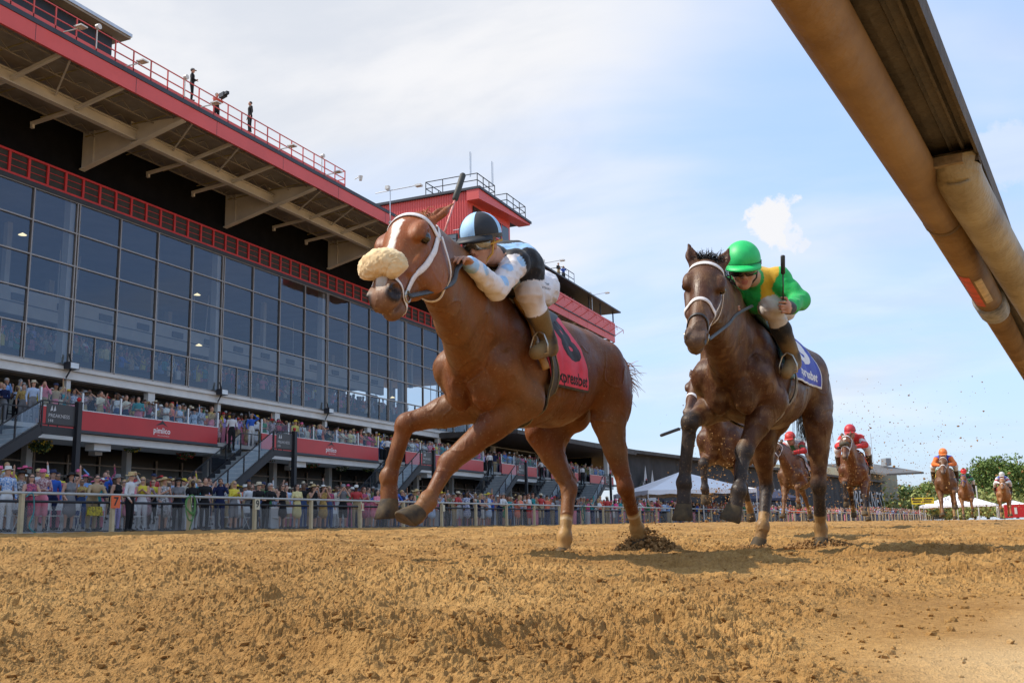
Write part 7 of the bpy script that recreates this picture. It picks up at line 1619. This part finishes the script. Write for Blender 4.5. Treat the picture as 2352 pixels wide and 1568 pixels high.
def shape_mesh(kind):
    b = MB(); c = (0, 0, 1.66)
    def dome(r, sx, z0, zt, top=1.0, n=14, flat=False):
        prof = [(1.0, z0), (.98, z0 + (zt - z0) * .45), (.80 if not flat else .92, z0 + (zt - z0) * .85), (.45 if not flat else .85, zt), (.05, zt - (.015 if flat else 0))]; vs = []
        for (q, z) in prof:
            for k in range(n): t = 2 * math.pi * k / n; vs.append((math.cos(t) * r * q * sx, math.sin(t) * r * q, z))
        fs = [(i * n + k, i * n + (k + 1) % n, (i + 1) * n + (k + 1) % n, (i + 1) * n + k) for i in range(4) for k in range(n)] + [tuple(4 * n + k for k in range(n))]; b.add(vs, fs)
    def brim(r0, r1, z, dip, n=18):
        vs = [(math.cos(2 * math.pi * k / n) * r * 1.1, math.sin(2 * math.pi * k / n) * r, z + (0 if r == r0 else dip * math.cos(4 * math.pi * k / n) - abs(dip) * .4) - h) for h in (0, .012) for r in (r0, r1) for k in range(n)]
        fs = []
        for o in (0, 2 * n): fs += [(o + k, o + (k + 1) % n, o + n + (k + 1) % n, o + n + k) for k in range(n)]
        fs += [(n + k, n + (k + 1) % n, 3 * n + (k + 1) % n, 3 * n + k) for k in range(n)]; b.add(vs, fs)
    if kind == 'short': b.ico((-.018, 0, 1.685), 1, sub=2, sq=(.100, .088, .098)); 
    elif kind == 'long': b.ico((-.022, 0, 1.685), 1, sub=2, sq=(.105, .094, .100)); b.hexa([(-.12, -.10, 1.38), (.02, -.10, 1.42), (.02, .10, 1.42), (-.12, .10, 1.38), (-.115, -.088, 1.70), (.01, -.092, 1.70), (.01, .092, 1.70), (-.115, .088, 1.70)])
    elif kind == 'fedora': dome(.092, 1.1, 1.70, 1.80, flat=True); brim(.088, .165, 1.705, .018)
    elif kind == 'wide': dome(.090, 1.08, 1.70, 1.79); brim(.085, .235, 1.71, .03)
    elif kind == 'cap':
        dome(.096, 1.1, 1.685, 1.775); b.add([(.07, -.075, 1.69), (.185, -.05, 1.672), (.195, 0, 1.675), (.185, .05, 1.672), (.07, .075, 1.69), (.07, 0, 1.70), (.07, -.075, 1.68), (.185, -.05, 1.662), (.195, 0, 1.665), (.185, .05, 1.662), (.07, .075, 1.68)], [(0, 1, 2, 5), (5, 2, 3, 4), (6, 8, 7), (6, 10, 9, 8), (0, 6, 7, 1), (1, 7, 8, 2), (2, 8, 9, 3), (3, 9, 10, 4)])
    elif kind == 'glasses': b.box(.085, .108, -.068, .068, 1.648, 1.676); b.box(.0, .09, .070, .078, 1.66, 1.67); b.box(.0, .09, -.078, -.070, 1.66, 1.67)
    elif kind == 'band': dome(.0945, 1.1, 1.705, 1.73)
    me = bpy.data.meshes.new(kind); me.from_pydata(b.v, [], b.f); me.polygons.foreach_set('use_smooth', np.ones(len(b.f), bool) if kind in ('short', 'long') else np.zeros(len(b.f), bool)); me.materials.append(None); return me
_SM = {}
def sm(k):
    if k not in _SM: _SM[k] = shape_mesh(k)
    return _SM[k]
def pmat(nm, c, **kw): return mat('cloth_' + nm.replace(' ', '_'), c, rough=.8, var=kw.pop('var', .12), scale=kw.pop('scale', 5), spec=.2, **kw)
TOPS = [('white', (.66, .66, .67)), ('white', (.66, .66, .67)), ('white', (.66, .66, .67)), ('black', (.014, .014, .016)), ('navy', (.015, .022, .07)), ('sky blue', (.22, .38, .68)), ('grey', (.20, .20, .21)), ('pale blue', (.42, .52, .68)), ('pale blue', (.42, .52, .68)), ('cream', (.60, .54, .42)), ('tan', (.40, .29, .17)), ('olive', (.15, .15, .07)), ('navy', (.015, .022, .07)), ('black', (.014, .014, .016)), ('black', (.014, .014, .016)), ('red', (.50, .022, .025)), ('pink', (.70, .23, .30)), ('hot pink', (.72, .07, .22)), ('sky blue', (.22, .38, .68)), ('blue', (.04, .12, .48)), ('lilac', (.42, .36, .66)), ('coral', (.72, .20, .12)), ('yellow', (.62, .44, .06)), ('pale yellow', (.66, .58, .28)), ('green', (.04, .20, .08)), ('olive', (.15, .15, .07)), ('grey', (.20, .20, .21)), ('tan', (.40, .29, .17)), ('cream', (.60, .54, .42)), ('maroon', (.17, .018, .028)), ('teal', (.03, .25, .26)), ('orange', (.75, .20, .03))]
PATT = [('plaid', (.55, .45, .45), (.22, .05, .07)), ('floral', (.60, .10, .15), (.05, .05, .12)), ('blue floral', (.62, .66, .72), (.05, .20, .50)), ('striped', (.62, .62, .64), (.05, .08, .25)), ('monochrome print', (.62, .6, .6), (.02, .02, .02)), ('gold print', (.55, .38, .12), (.25, .15, .06))]
for n_, a_, b_ in PATT: mat('cloth_' + n_.replace(' ', '_'), a_, rough=.8, color2=b_, scale=22, detail=1.0, spec=.2)
for n_, a_ in TOPS: pmat(n_, a_)
BOTS = [('khaki', (.38, .29, .17)), ('black', (.014, .014, .016)), ('navy', (.015, .022, .07)), ('grey', (.20, .20, .21)), ('blue jean', (.06, .10, .22)), ('white', (.66, .66, .67)), ('pink', (.70, .23, .30))]
for n_, a_ in BOTS: pmat(n_, a_)
SKINS = [mat('skin_%s' % n_, c, rough=.55, var=.10, scale=12, spec=.35) for n_, c in (('fair', (.52, .29, .20)), ('fair2', (.46, .24, .16)), ('tan', (.34, .17, .10)), ('dark', (.085, .042, .026)), ('brown', (.16, .08, .045)))]
HAIRS = [('dark', (.018, .012, .009)), ('brown', (.07, .035, .018)), ('blond', (.42, .27, .11)), ('grey', (.34, .33, .32)), ('auburn', (.16, .05, .02)), ('black', (.008, .007, .007))]
for n_, c in HAIRS: mat('hair_' + n_, c, rough=.6, var=.3, scale=25)
HATC = [('straw', (.55, .40, .19)), ('white', (.66, .64, .58)), ('black', (.015, .014, .015)), ('pink', (.70, .12, .25)), ('navy', (.02, .03, .08)), ('red', (.50, .03, .03)), ('yellow', (.65, .48, .04)), ('grey', (.22, .22, .22)), ('cream', (.58, .50, .36))]
for n_, c in HATC: mat('hat_' + n_, c, rough=.8, var=.15, scale=40)
SHADE = mat('sunglasses', (.008, .008, .009), rough=.1, var=0, spec=.7); SHOE = mat('shoes', (.03, .025, .02), rough=.6, var=.3); PAPER = mat('paper', (.70, .70, .68), rough=.8, var=.1, scale=20); PHONE = mat('phone', (.02, .02, .022), rough=.2, var=0)
LABELS = {}; PR = np.random.default_rng(21)
POSE_TXT = {'stand': 'standing', 'fold': 'arms folded', 'lean': 'leaning forward', 'clap': 'clapping', 'phone': 'phone raised', 'hip': 'arms akimbo', 'raise': 'arm raised', 'cheer': 'arms up', 'paper': 'holding programme', 'shade': 'shading eyes'}
def set_mats(o, ms):
    for i, m in enumerate(ms): o.material_slots[i].link = 'OBJECT'; o.material_slots[i].material = m
def person(x, y, z, rz, female, top, bottom, outfit, sleeve, pose, hair, hat, skin, glasses, where, group, h=1.0, label=None, detail=2, bag=None):
    me, off = pm(pose, outfit, sleeve, female); o = bpy.data.objects.new('person', me); COL.objects.link(o); o.location = (x, y, z); o.rotation_euler = (0, 0, rz); o.scale = (h, h, h)
    set_mats(o, [SKINS[skin], MATS['cloth_' + top.replace(' ', '_')], MATS['cloth_' + (bottom or 'black').replace(' ', '_')], SHOE])
    def kid(nm, k, m):
        c = bpy.data.objects.new(nm, sm(k)); COL.objects.link(c); c.parent = o; c.location = tuple(off); set_mats(c, [m]); return c
    if hair != 'bald': kid('hair', 'long' if female else 'short', MATS['hair_' + hair])
    if hat: kid('hat', hat[0], MATS['hat_' + hat[1]]) 
    if glasses and detail > 1: kid('sunglasses', 'glasses', SHADE)
    if pose == 'paper' and detail > 1:
        b = MB(); b.hexa([(.30, -.16, 1.18), (.42, -.16, 1.30), (.42, .16, 1.30), (.30, .16, 1.18), (.305, -.16, 1.175), (.425, -.16, 1.295), (.425, .16, 1.295), (.305, .16, 1.175)]); p_ = b.build('paper', PAPER); M_ = Matrix.Translation((x, y, z)) @ Matrix.Rotation(rz, 4, 'Z'); p_.matrix_world = M_; tag(p_, 'paper held by ' + ('woman' if female else 'man') + ' in ' + top + ', ' + where, 'paper', 'programmes held in the crowd')
    if label is None:
        gar = {'dress': 'dress', 'pants': 'top' if female else 'shirt', 'shorts': 'top' if female else 'shirt'}[outfit]; hd = {'fedora': 'fedora', 'wide': 'wide hat', 'cap': 'cap'}
        bits = ('woman' if female else 'man') + ' in ' + top + ' ' + gar + ((', ' + hat[1] + ' ' + hd[hat[0]]) if hat else (', %s hair' % hair if hair != 'bald' else ', bald'))
        label = bits + ', ' + POSE_TXT[pose] + ', ' + where
    if label in LABELS: return o, label, True
    LABELS[label] = 1; tag(o, label, 'person', group); return o, label, False
def rnd_person(x, y, z, rz, where, group, detail=2, poses=('stand', 'fold', 'clap', 'phone', 'hip', 'raise', 'paper', 'shade', 'stand', 'fold')):
    for _ in range(12):
        fem = PR.random() < .48; pose = poses[PR.integers(len(poses))]; outfit = PR.choice(['dress', 'pants', 'shorts'], p=[.55, .3, .15] if fem else [0, .72, .28]); sleeve = PR.choice(['none', 'short', 'long'], p=[.6, .25, .15] if fem else [0, .5, .5])
        top = PATT[PR.integers(len(PATT))][0] if PR.random() < .22 else TOPS[PR.integers(len(TOPS))][0]; bottom = BOTS[PR.integers(len(BOTS))][0]; hair = HAIRS[PR.integers(len(HAIRS))][0] if (fem or PR.random() < .88) else 'bald'
        hat = None; r_ = PR.random()
        if fem and r_ < .32: hat = ('wide' if PR.random() < .7 else 'fedora', HATC[PR.integers(len(HATC))][0])
        elif not fem and r_ < .38: hat = ('cap' if PR.random() < .5 else 'fedora', HATC[PR.integers(len(HATC))][0])
        o, l, dup_ = person(x, y, z, rz, fem, top, bottom, outfit, sleeve, pose, hair, hat, PR.choice(5, p=[.36, .32, .14, .08, .10]), PR.random() < .5, where, group, PR.uniform(.93, 1.05) * (.95 if fem else 1), detail=detail)
        if not dup_: return o
        for c in [c for c in bpy.data.objects if c.parent == o]: bpy.data.objects.remove(c)
        bpy.data.objects.remove(o)
    return None
def face_track(): return -R(28) + PR.normal(0, .35)
ZONES = ['left of 7', 'right of 7', 'left of 9', 'right of 9', 'left of 11', 'right of 11', 'by raised hooves', 'behind the foreleg', 'between the legs', 'below the belly', 'by planted hindleg', 'past planted hindleg', 'between hind legs']
def zone(i): return ZONES[int(np.clip(i + 1, 0, len(ZONES) - 1))]
def fence_i(u, off):
    lo, hi = -3.0, 40.0
    for _ in range(40):
        m = (lo + hi) / 2; q = fpt(m, off, 1.0); uu = CX + FOC * (q @ CAM[:, 0]) / -(q @ CAM[:, 2])
        if uu < u: lo = m
        else: hi = m
    return lo
FR = [ # u, female, top, bottom, outfit, sleeve, pose, hair, hat, skin, off
 (14, 0, 'blue floral', 'white', 'pants', 'long', 'stand', 'grey', ('fedora', 'white'), 0, 1.35), (62, 1, 'floral', None, 'dress', 'none', 'lean', 'brown', None, 0, 1.35), (46, 1, 'monochrome print', None, 'dress', 'none', 'stand', 'blond', ('wide', 'black'), 0, 2.2), (95, 0, 'plaid', 'pink', 'shorts', 'long', 'fold', 'grey', ('cap', 'pink'), 0, 1.4),
 (118, 0, 'blue', 'navy', 'pants', 'long', 'stand', 'brown', ('fedora', 'navy'), 0, 2.3), (160, 1, 'grey', None, 'dress', 'none', 'raise', 'dark', ('wide', 'black'), 0, 1.5), (212, 0, 'tan', 'khaki', 'pants', 'long', 'lean', 'dark', None, 0, 1.35), (268, 1, 'black', 'lilac', 'pants', 'none', 'stand', 'brown', ('fedora', 'grey'), 0, 1.5),
 (299, 0, 'white', 'black', 'pants', 'long', 'shade', 'grey', ('fedora', 'straw'), 0, .55), (326, 1, 'yellow', 'white', 'pants', 'none', 'clap', 'blond', None, 0, 1.9), (376, 1, 'monochrome print', None, 'dress', 'none', 'clap', 'blond', ('wide', 'straw'), 0, 1.4), (408, 1, 'grey', 'black', 'pants', 'short', 'fold', 'dark', ('wide', 'black'), 0, 1.5),
 (441, 1, 'black', None, 'dress', 'long', 'stand', 'blond', None, 3, 1.6), (470, 0, 'black', 'black', 'pants', 'long', 'fold', 'brown', None, 0, 1.5), (505, 0, 'navy', 'navy', 'pants', 'long', 'phone', 'dark', None, 2, 1.6),
 (537, 1, 'yellow', 'grey', 'shorts', 'long', 'clap', 'blond', None, 0, 1.35), (585, 0, 'black', 'black', 'pants', 'long', 'lean', 'grey', ('fedora', 'cream'), 0, 1.4), (610, 0, 'black', 'black', 'pants', 'long', 'lean', 'grey', None, 0, 1.35), (648, 1, 'black', None, 'dress', 'none', 'fold', 'brown', None, 0, 1.5),
 (682, 1, 'pale yellow', None, 'dress', 'short', 'fold', 'dark', None, 0, 1.35), (720, 1, 'black', None, 'dress', 'none', 'phone', 'brown', ('wide', 'straw'), 0, 1.4), (742, 1, 'gold print', None, 'dress', 'none', 'phone', 'dark', ('wide', 'white'), 0, 1.45), (788, 0, 'grey', 'black', 'shorts', 'short', 'phone', 'dark', ('cap', 'grey'), 0, 1.35),
 (818, 0, 'red', 'khaki', 'pants', 'short', 'fold', 'dark', ('cap', 'white'), 3, 1.4), (836, 1, 'floral', None, 'dress', 'none', 'clap', 'auburn', None, 0, 1.5), (858, 1, 'pink', None, 'dress', 'short', 'lean', 'dark', None, 0, 1.4),
 (957, 1, 'green', None, 'dress', 'none', 'clap', 'blond', ('wide', 'straw'), 0, 1.4), (1043, 0, 'red', 'khaki', 'pants', 'short', 'lean', 'dark', ('cap', 'cream'), 3, 1.4), (1080, 1, 'black', None, 'dress', 'none', 'stand', 'dark', ('wide', 'black'), 0, 1.6), (1098, 1, 'navy', None, 'dress', 'none', 'lean', 'blond', None, 0, 1.35),
 (1148, 0, 'white', 'navy', 'pants', 'long', 'lean', 'auburn', ('fedora', 'grey'), 0, 1.35), (1188, 1, 'coral', None, 'dress', 'none', 'lean', 'blond', None, 0, 1.4), (1215, 1, 'white', 'red', 'shorts', 'none', 'fold', 'auburn', None, 0, 1.4), (1243, 0, 'red', 'khaki', 'shorts', 'short', 'hip', 'dark', ('cap', 'cream'), 3, 1.45), (1370, 1, 'white', 'white', 'shorts', 'short', 'lean', 'blond', None, 0, 1.4), (1395, 0, 'red', 'khaki', 'pants', 'short', 'fold', 'dark', ('cap', 'cream'), 3, 1.4), (1408, 1, 'hot pink', 'white', 'shorts', 'short', 'lean', 'dark', ('cap', 'pink'), 0, 1.35)]
used_fr = []; NP_ = 0; GG = 'spectators standing along the outside rail'
for (u, fem, top, bot, outf, slv, pose, hair, hat, skin, off) in FR:
    i = fence_i(u, off); q = fpt(i, off); z = zapron(q[0]) if off > .8 else .26; used_fr.append((i, off)); dz_ = 0
    person(q[0], q[1], z, face_track() * (.3 if pose == 'lean' else 1), bool(fem), top, bot, outf, slv, pose, hair, hat, skin, PR.random() < .6, 'front row ' + zone(i), GG, 1.0 if fem else 1.04); NP_ += 1
rows = [1.5, 2.35, 3.2, 4.1, 5.0, 6.0, 7.1]; ROWT = ['front row', 'second row', 'third row', 'fourth row', 'fifth row', 'sixth row', 'back row']; far_pts = []
for ri, off in enumerate(rows):
    i = -2.2 + PR.uniform(0, .2)
    while i < 50:
        p = fpt(i, off + PR.normal(0, .15)); lim = (9.2, 9.0, 8.0, 7.0, 5.5, 4.5, 4.0)[ri]
        clear = all(abs(i - a) > .17 or abs(off - b_) > .6 for a, b_ in used_fr); x, y = p[0], p[1]; z = zapron(x)
        if any(sy - 4.6 < y < sy + .2 for sy in STAIRY) and x < -29.4: clear = False
        if clear:
            if i < lim: 
                if NP_ < 205 and rnd_person(x, y, z, face_track(), ROWT[ri] + ' ' + zone(i), GG, detail=2 if i < 6 else 1): NP_ += 1
            else: far_pts.append((x, y, z))
        i += (.235 + .02 * ri) * PR.uniform(.8, 1.35) * (1 if i < 14 else 1.25)
# balcony crowd
bal_pts = []; GB = 'spectators on the balcony'
BZ = ['balcony before first stairs', 'balcony by first logo', 'balcony past first logo', 'balcony by second stairs', 'balcony by second logo']
brow = ['front row', 'second row', 'third row', 'fourth row', 'back row']
for ri, x in enumerate((-32.75, -33.7, -34.7, -35.7, -36.6)):
    y = 20.5
    while y < 100:
        y += PR.uniform(.5, .95) * (1 if ri < 3 else 1.2)
        if any(sy - 1.9 < y < sy + .1 for sy in STAIRY) and ri == 0: continue
        xx = x + PR.normal(0, .12); z = 4.50 + .22 * max(0, math.floor(-33 - x)) if x < -33 else 4.50
        if y < (48, 44, 34, 30, 0)[ri] and NP_ < 284:
            bz = 0 if y < 27.7 else 1 if y < 33 else 2 if y < 38 else 3 if y < 43 else 4
            if rnd_person(xx, y, z, face_track(), brow[ri] + ' ' + BZ[bz], GB, detail=1, poses=('stand', 'fold', 'clap', 'phone', 'shade', 'raise', 'stand', 'fold', 'clap')): NP_ += 1
        else: bal_pts.append((xx, y, z))
print('individuals', NP_, 'far', len(far_pts), 'bal', len(bal_pts))
# guards on the stairs, men on the roof
for i, y in enumerate(STAIRY[:6]):
    a = dict(label='guard in white shirt, dark tie and black cap, ' + ['at the left edge of the photo', 'beside the second stairs', 'atop the third stairs', 'atop the fourth stairs', 'atop the fifth stairs', 'atop the farthest stairs'][i])
    person(-31.9, y - 2.4, 4.15, R(-35), False, 'white', 'black', 'pants', 'short', 'stand' if i % 2 else 'hip', 'black', ('cap', 'black'), 3, False, '', 'guards on the stairs', 1.03, **a)
person(-32.5, 35.9, 21.1, R(40), False, 'black', 'black', 'pants', 'long', 'fold', 'dark', ('cap', 'grey'), 1, False, '', 'men on the grandstand roof', label='man in black with a pale cap standing on the roof')
person(-32.5, 40.35, 21.15, R(-120), False, 'black', 'black', 'pants', 'long', 'stand', 'dark', None, 1, False, '', 'men on the grandstand roof', label='man in a dark jacket walking along the roof rail')
person(-33.0, 38.3, 20.9, R(-20), False, 'coral', 'black', 'pants', 'long', 'phone', 'dark', None, 1, False, '', 'men on the grandstand roof', label='cameraman crouched behind the roof railing')
b = MB(); b.box(-.1, .35, -.12, .12, -.1, .14, 0); b.box(.35, .6, -.08, .08, -.05, .1, 0); c_ = b.build('camera', BLK); c_.location = (-32.6, 38.2, 22.35); c_.rotation_euler = (0, 0, R(-20)); tag(c_, 'large black broadcast camera on the roof', 'camera')
person(-31.9, 84.7, 22.86, R(-20), False, 'black', 'khaki', 'pants', 'long', 'fold', 'grey', None, 0, False, '', 'men on the grandstand roof', label='man in black on the small far roof platform')
person(-31.9, 86.0, 22.86, R(-60), False, 'blue', 'black', 'pants', 'long', 'phone', 'grey', None, 0, False, '', 'men on the grandstand roof', label='man in blue on the small far roof platform')
# crowd too far or too dim to tell apart: one mesh of simplified figures
def crowd_mesh(name, pts, label, behind=False):
    cols = [c for _, c in TOPS] + [a for _, a, _ in PATT]; V = []; F = []; MI = []; slots = []; idx = {}
    def slot(nm, c):
        if nm not in idx: idx[nm] = len(slots); slots.append(mat(nm, c, rough=.8, var=.1, spec=.2))
        return idx[nm]
    b = MB(); n = 8
    for (x, y, z) in pts:
        h = PR.uniform(.93, 1.04); w = .2; ti = PR.integers(len(TOPS)); st = slot('cloth_' + TOPS[ti][0].replace(' ', '_'), TOPS[ti][1]); sb = slot('cloth_' + BOTS[PR.integers(len(BOTS))][0].replace(' ', '_'), (.1, .1, .1)); sk = slot('skin_' + ('fair', 'fair2', 'tan', 'dark', 'brown')[PR.choice(5, p=[.36, .32, .14, .08, .10])], (.4, .2, .1)); hc = slot('hair_' + HAIRS[PR.integers(6)][0], (.1, .1, .1))
        a = PR.uniform(-.6, .3); ca, sa = math.cos(a), math.sin(a)
        def ring(zz, rx, ry): return [(x + ca * math.cos(t) * rx - sa * math.sin(t) * ry, y + sa * math.cos(t) * rx + ca * math.sin(t) * ry, z + zz * h) for t in np.linspace(0, 2 * math.pi, n + 1)[:-1]]
        def stack(rs, mi):
            vs = sum((ring(*q) for q in rs), []); b.add(vs, [(i * n + k, i * n + (k + 1) % n, (i + 1) * n + (k + 1) % n, (i + 1) * n + k) for i in range(len(rs) - 1) for k in range(n)] + [tuple((len(rs) - 1) * n + k for k in range(n))], mi)
        if not behind: stack([(0, .08, .13), (.5, .09, .16), (.95, .12, .18)], sb)
        stack([(.92, .12, .17), (1.2, .12, .17), (1.38, .11, .21), (1.46, .06, .08)], st); stack([(1.46, .045, .05), (1.54, .06, .055), (1.62, .088, .07), (1.70, .08, .068), (1.74, .03, .03)], sk)
        r_ = PR.random()
        if r_ < .3: hm = slot('hat_' + HATC[PR.integers(9)][0], (.3, .3, .3)); R_ = PR.choice([.12, .17, .23]); stack([(1.70, R_, R_), (1.705, R_ * .98, R_ * .98), (1.71, .085, .085), (1.79, .07, .07)], hm)
        else: stack([(1.655, .03, .075), (1.68, .093, .080), (1.74, .085, .075), (1.77, .03, .03)], hc)
        for sd_ in (1, -1):
            ax_, ay_ = x - sa * .2 * sd_, y + ca * .2 * sd_; q = PR.random(); hh = (.45, .10, 1.12) if q < .45 else (.28, .02, 1.50) if q < .72 else (.10, .15, 1.9) if q < .78 else (.02, .25, .95)
            hx = x + ca * hh[0] - sa * hh[1] * sd_; hy = y + sa * hh[0] + ca * hh[1] * sd_; b.tube([(ax_, ay_, z + 1.40 * h), ((ax_ + hx) / 2 - sa * .06 * sd_, (ay_ + hy) / 2 + ca * .06 * sd_, z + (1.18 if hh[2] < 1.6 else 1.55) * h), (hx, hy, z + hh[2] * h)], [.05, .042, .035], 5, st if PR.random() < .5 else sk)
    return b.build(name, slots, label=label, cat='crowd', kind='stuff')
crowd_mesh('crowd', [p for p in far_pts], 'packed spectators along the rail farther up the track')
crowd_mesh('crowd', bal_pts, 'packed spectators on the farther and rear parts of the balcony')
win = []
for k in range(7):
    for y in np.arange(22, 89, .72): 
        if PR.random() < (.8 if y < 66 else .25): win.append((-39.7 - k * .95 + PR.normal(0, .1), y + PR.normal(0, .2), 8.3 + k * .27 - (.25 if PR.random() < .5 else 0)))
crowd_mesh('crowd', win, 'spectators in tiers behind the tall glass wall', behind=True)
fx = [(*(fpt(i, off) + PR.normal(0, .12, 3))[:2], .3 + .12 * off) for off in (1.6, 2.4, 3.2, 4.2, 5.4) for i in np.arange(50, 92, .22)]
crowd_mesh('crowd', fx, 'distant spectators at the far right beyond the rail')
walk = [(-32.2, y, 20.35) for y in np.arange(80.5, 92, .8) if PR.random() < .8]; crowd_mesh('crowd', walk, 'row of heads above the far red walkway wall')
# folding chairs behind the rail
def chair():
    r = thing('folding_chair', '', 'chair'); b = MB(); b.box(-.02, .38, -.21, .21, .43, .46); b.build('seat', WHITE, r)
    b = MB(); b.hexa([(-.05, -.21, .62), (-.02, -.21, .62), (-.02, .21, .62), (-.05, .21, .62), (-.12, -.20, .86), (-.09, -.20, .86), (-.09, .20, .86), (-.12, .20, .86)]); b.build('backrest', WHITE, r)
    for y in (-.225, .225):
        b = MB(); b.tube([(-.12, y, .88), (-.02, y, .5), (.36, y, .0)], .013, 6); b.build('leg', WHITE, r); b = MB(); b.tube([(.34, y, .45), (.1, y, .25), (-.12, y, 0)], .013, 6); b.build('leg', WHITE, r)
    return r
c0 = chair(); ci = 0
CH_L = ['leftmost white folding chair behind the fence', 'second white folding chair from the left', 'white folding chair left of the tan jacket', 'white folding chair just left of the orange 7', 'white folding chair just right of the orange 7', 'white folding chair left of the green hose', 'white folding chair right of the green hose', 'white folding chair left of the yellow cardigan', 'white folding chair left of the cream 9', 'white folding chair right of the cream 9', 'white folding chair behind the woman in pale yellow', 'white folding chair right of the woman in pale yellow', 'white folding chair left of the red polo', 'white folding chair behind the raised hooves', 'white folding chair between the forelegs and the planted hind leg']
for k, i in enumerate([-.65, -.35, .0, -.12, .32, .78, 1.25, 1.45, 1.85, 2.2, 2.55, 2.9, 3.3, 4.3, 6.8]):
    o = c0 if k == 0 else copy_tree(c0); q = fpt(i, 1.95 + PR.uniform(-.15, .25)); o.location = (q[0], q[1], zapron(q[0])); o.rotation_euler = (0, 0, face_track() * 1.2); o['label'] = CH_L[k]; o['group'] = 'white folding chairs behind the fence'
# yellow bag and grey boxes at the fence
b = MB(); q = fpt(fence_i(214, 1.0), .9); bg = thing('handbag', 'yellow patterned handbag hung on the black fence under the man in tan', 'bag', tuple(q)); b.hexa([(-.06, -.28, .52), (.06, -.28, .52), (.06, .28, .52), (-.06, .28, .52), (-.05, -.24, .80), (.05, -.24, .80), (.05, .24, .80), (-.05, .24, .80)]); b.build('body', mat('bag_yellow', (.62, .50, .03), rough=.6, color2=(.05, .04, .02), scale=24, detail=1), bg); b = MB(); b.tube([(0, -.14, .78), (0, -.08, .96), (0, .08, .96), (0, .14, .78)], .012, 6); b.build('handle', BTACK, bg)
for k, (u, lab) in enumerate(((431, 'pale grey bin right of the wide black hat'), (625, 'pale grey bin left of the cream 9'), (1005, 'pale grey bin under the raised foreleg'))):
    i = fence_i(u, 1.7); q = fpt(i, 1.75); t_ = thing('bin', lab, 'bin', (q[0], q[1], zapron(q[0])), group='pale grey bins behind the fence'); b = MB(); b.hexa([(-.22, -.3, 0), (.22, -.3, 0), (.22, .3, 0), (-.22, .3, 0), (-.26, -.36, .78), (.26, -.36, .78), (.26, .36, .78), (-.26, .36, .78)]); b.build('body', LG2, t_); b = MB(); b.box(-.28, .28, -.38, .38, .785, .84); b.build('lid', IVORY, t_)
# hanging baskets
LEAFB = mat('basket_leaf', (.05, .10, .025), rough=.7, var=.4, scale=6); FLO = {'yellow': mat('flower_yellow', (.65, .45, .03), rough=.7, var=.2), 'red': mat('flower_red', (.55, .03, .03), rough=.7, var=.2), 'white': mat('flower_white', (.65, .63, .6), rough=.7, var=.1)}
for k, (u, v, c, lab) in enumerate(((93, 1020, 'yellow', 'below the leftmost landing'), (304, 1020, 'yellow', 'left of the first logo'), (427, 1038, 'red', 'right of the first logo'), (618, 1045, 'red', 'behind the second stairs'), (718, 1060, 'red', 'just right of the second black post'), (786, 1068, 'white', 'under the second logo'), (846, 1070, 'yellow', 'right of the second logo'), (1057, 1060, 'red', 'above the bearded man'), (1097, 1064, 'yellow', 'right of the one above the bearded man'), (1222, 1070, 'white', 'by the fourth black post'))):
    p = onX(u, v, -33.0); r = thing('hanging_basket', c + '-flowered hanging basket ' + lab, 'flower basket', tuple(p), group='hanging flower baskets'); rg = np.random.default_rng(60 + k); b = MB(); fb = MB()
    for _ in range(330):
        d = unit(rg.normal(0, 1, 3) * vec(1, 1, .8)); q = d * vec(.42, .42, .32) * rg.uniform(.6, 1.05) + vec(0, 0, -.05); a = unit(rg.normal(0, 1, 3)) * .06; cc = unit(np.cross(a, rg.normal(0, 1, 3))) * .04; b.add([q - a, q + cc, q + a, q - cc], [(0, 1, 2, 3)])
        if rg.random() < .34: q = d * vec(.44, .44, .34); fb.add([q - a * .7, q + cc, q + a * .7, q - cc], [(0, 1, 2, 3)])
    b.build('foliage', LEAFB, r); fb.build('flowers', FLO[c], r); b = MB(); b.tube([(0, 0, .0), (0, 0, 4.25 - p[2] - .3 if p[2] < 3.7 else .4)], .012, 5); b.build('hanger', BLK, r)
print('crowd', time.time() - T0)
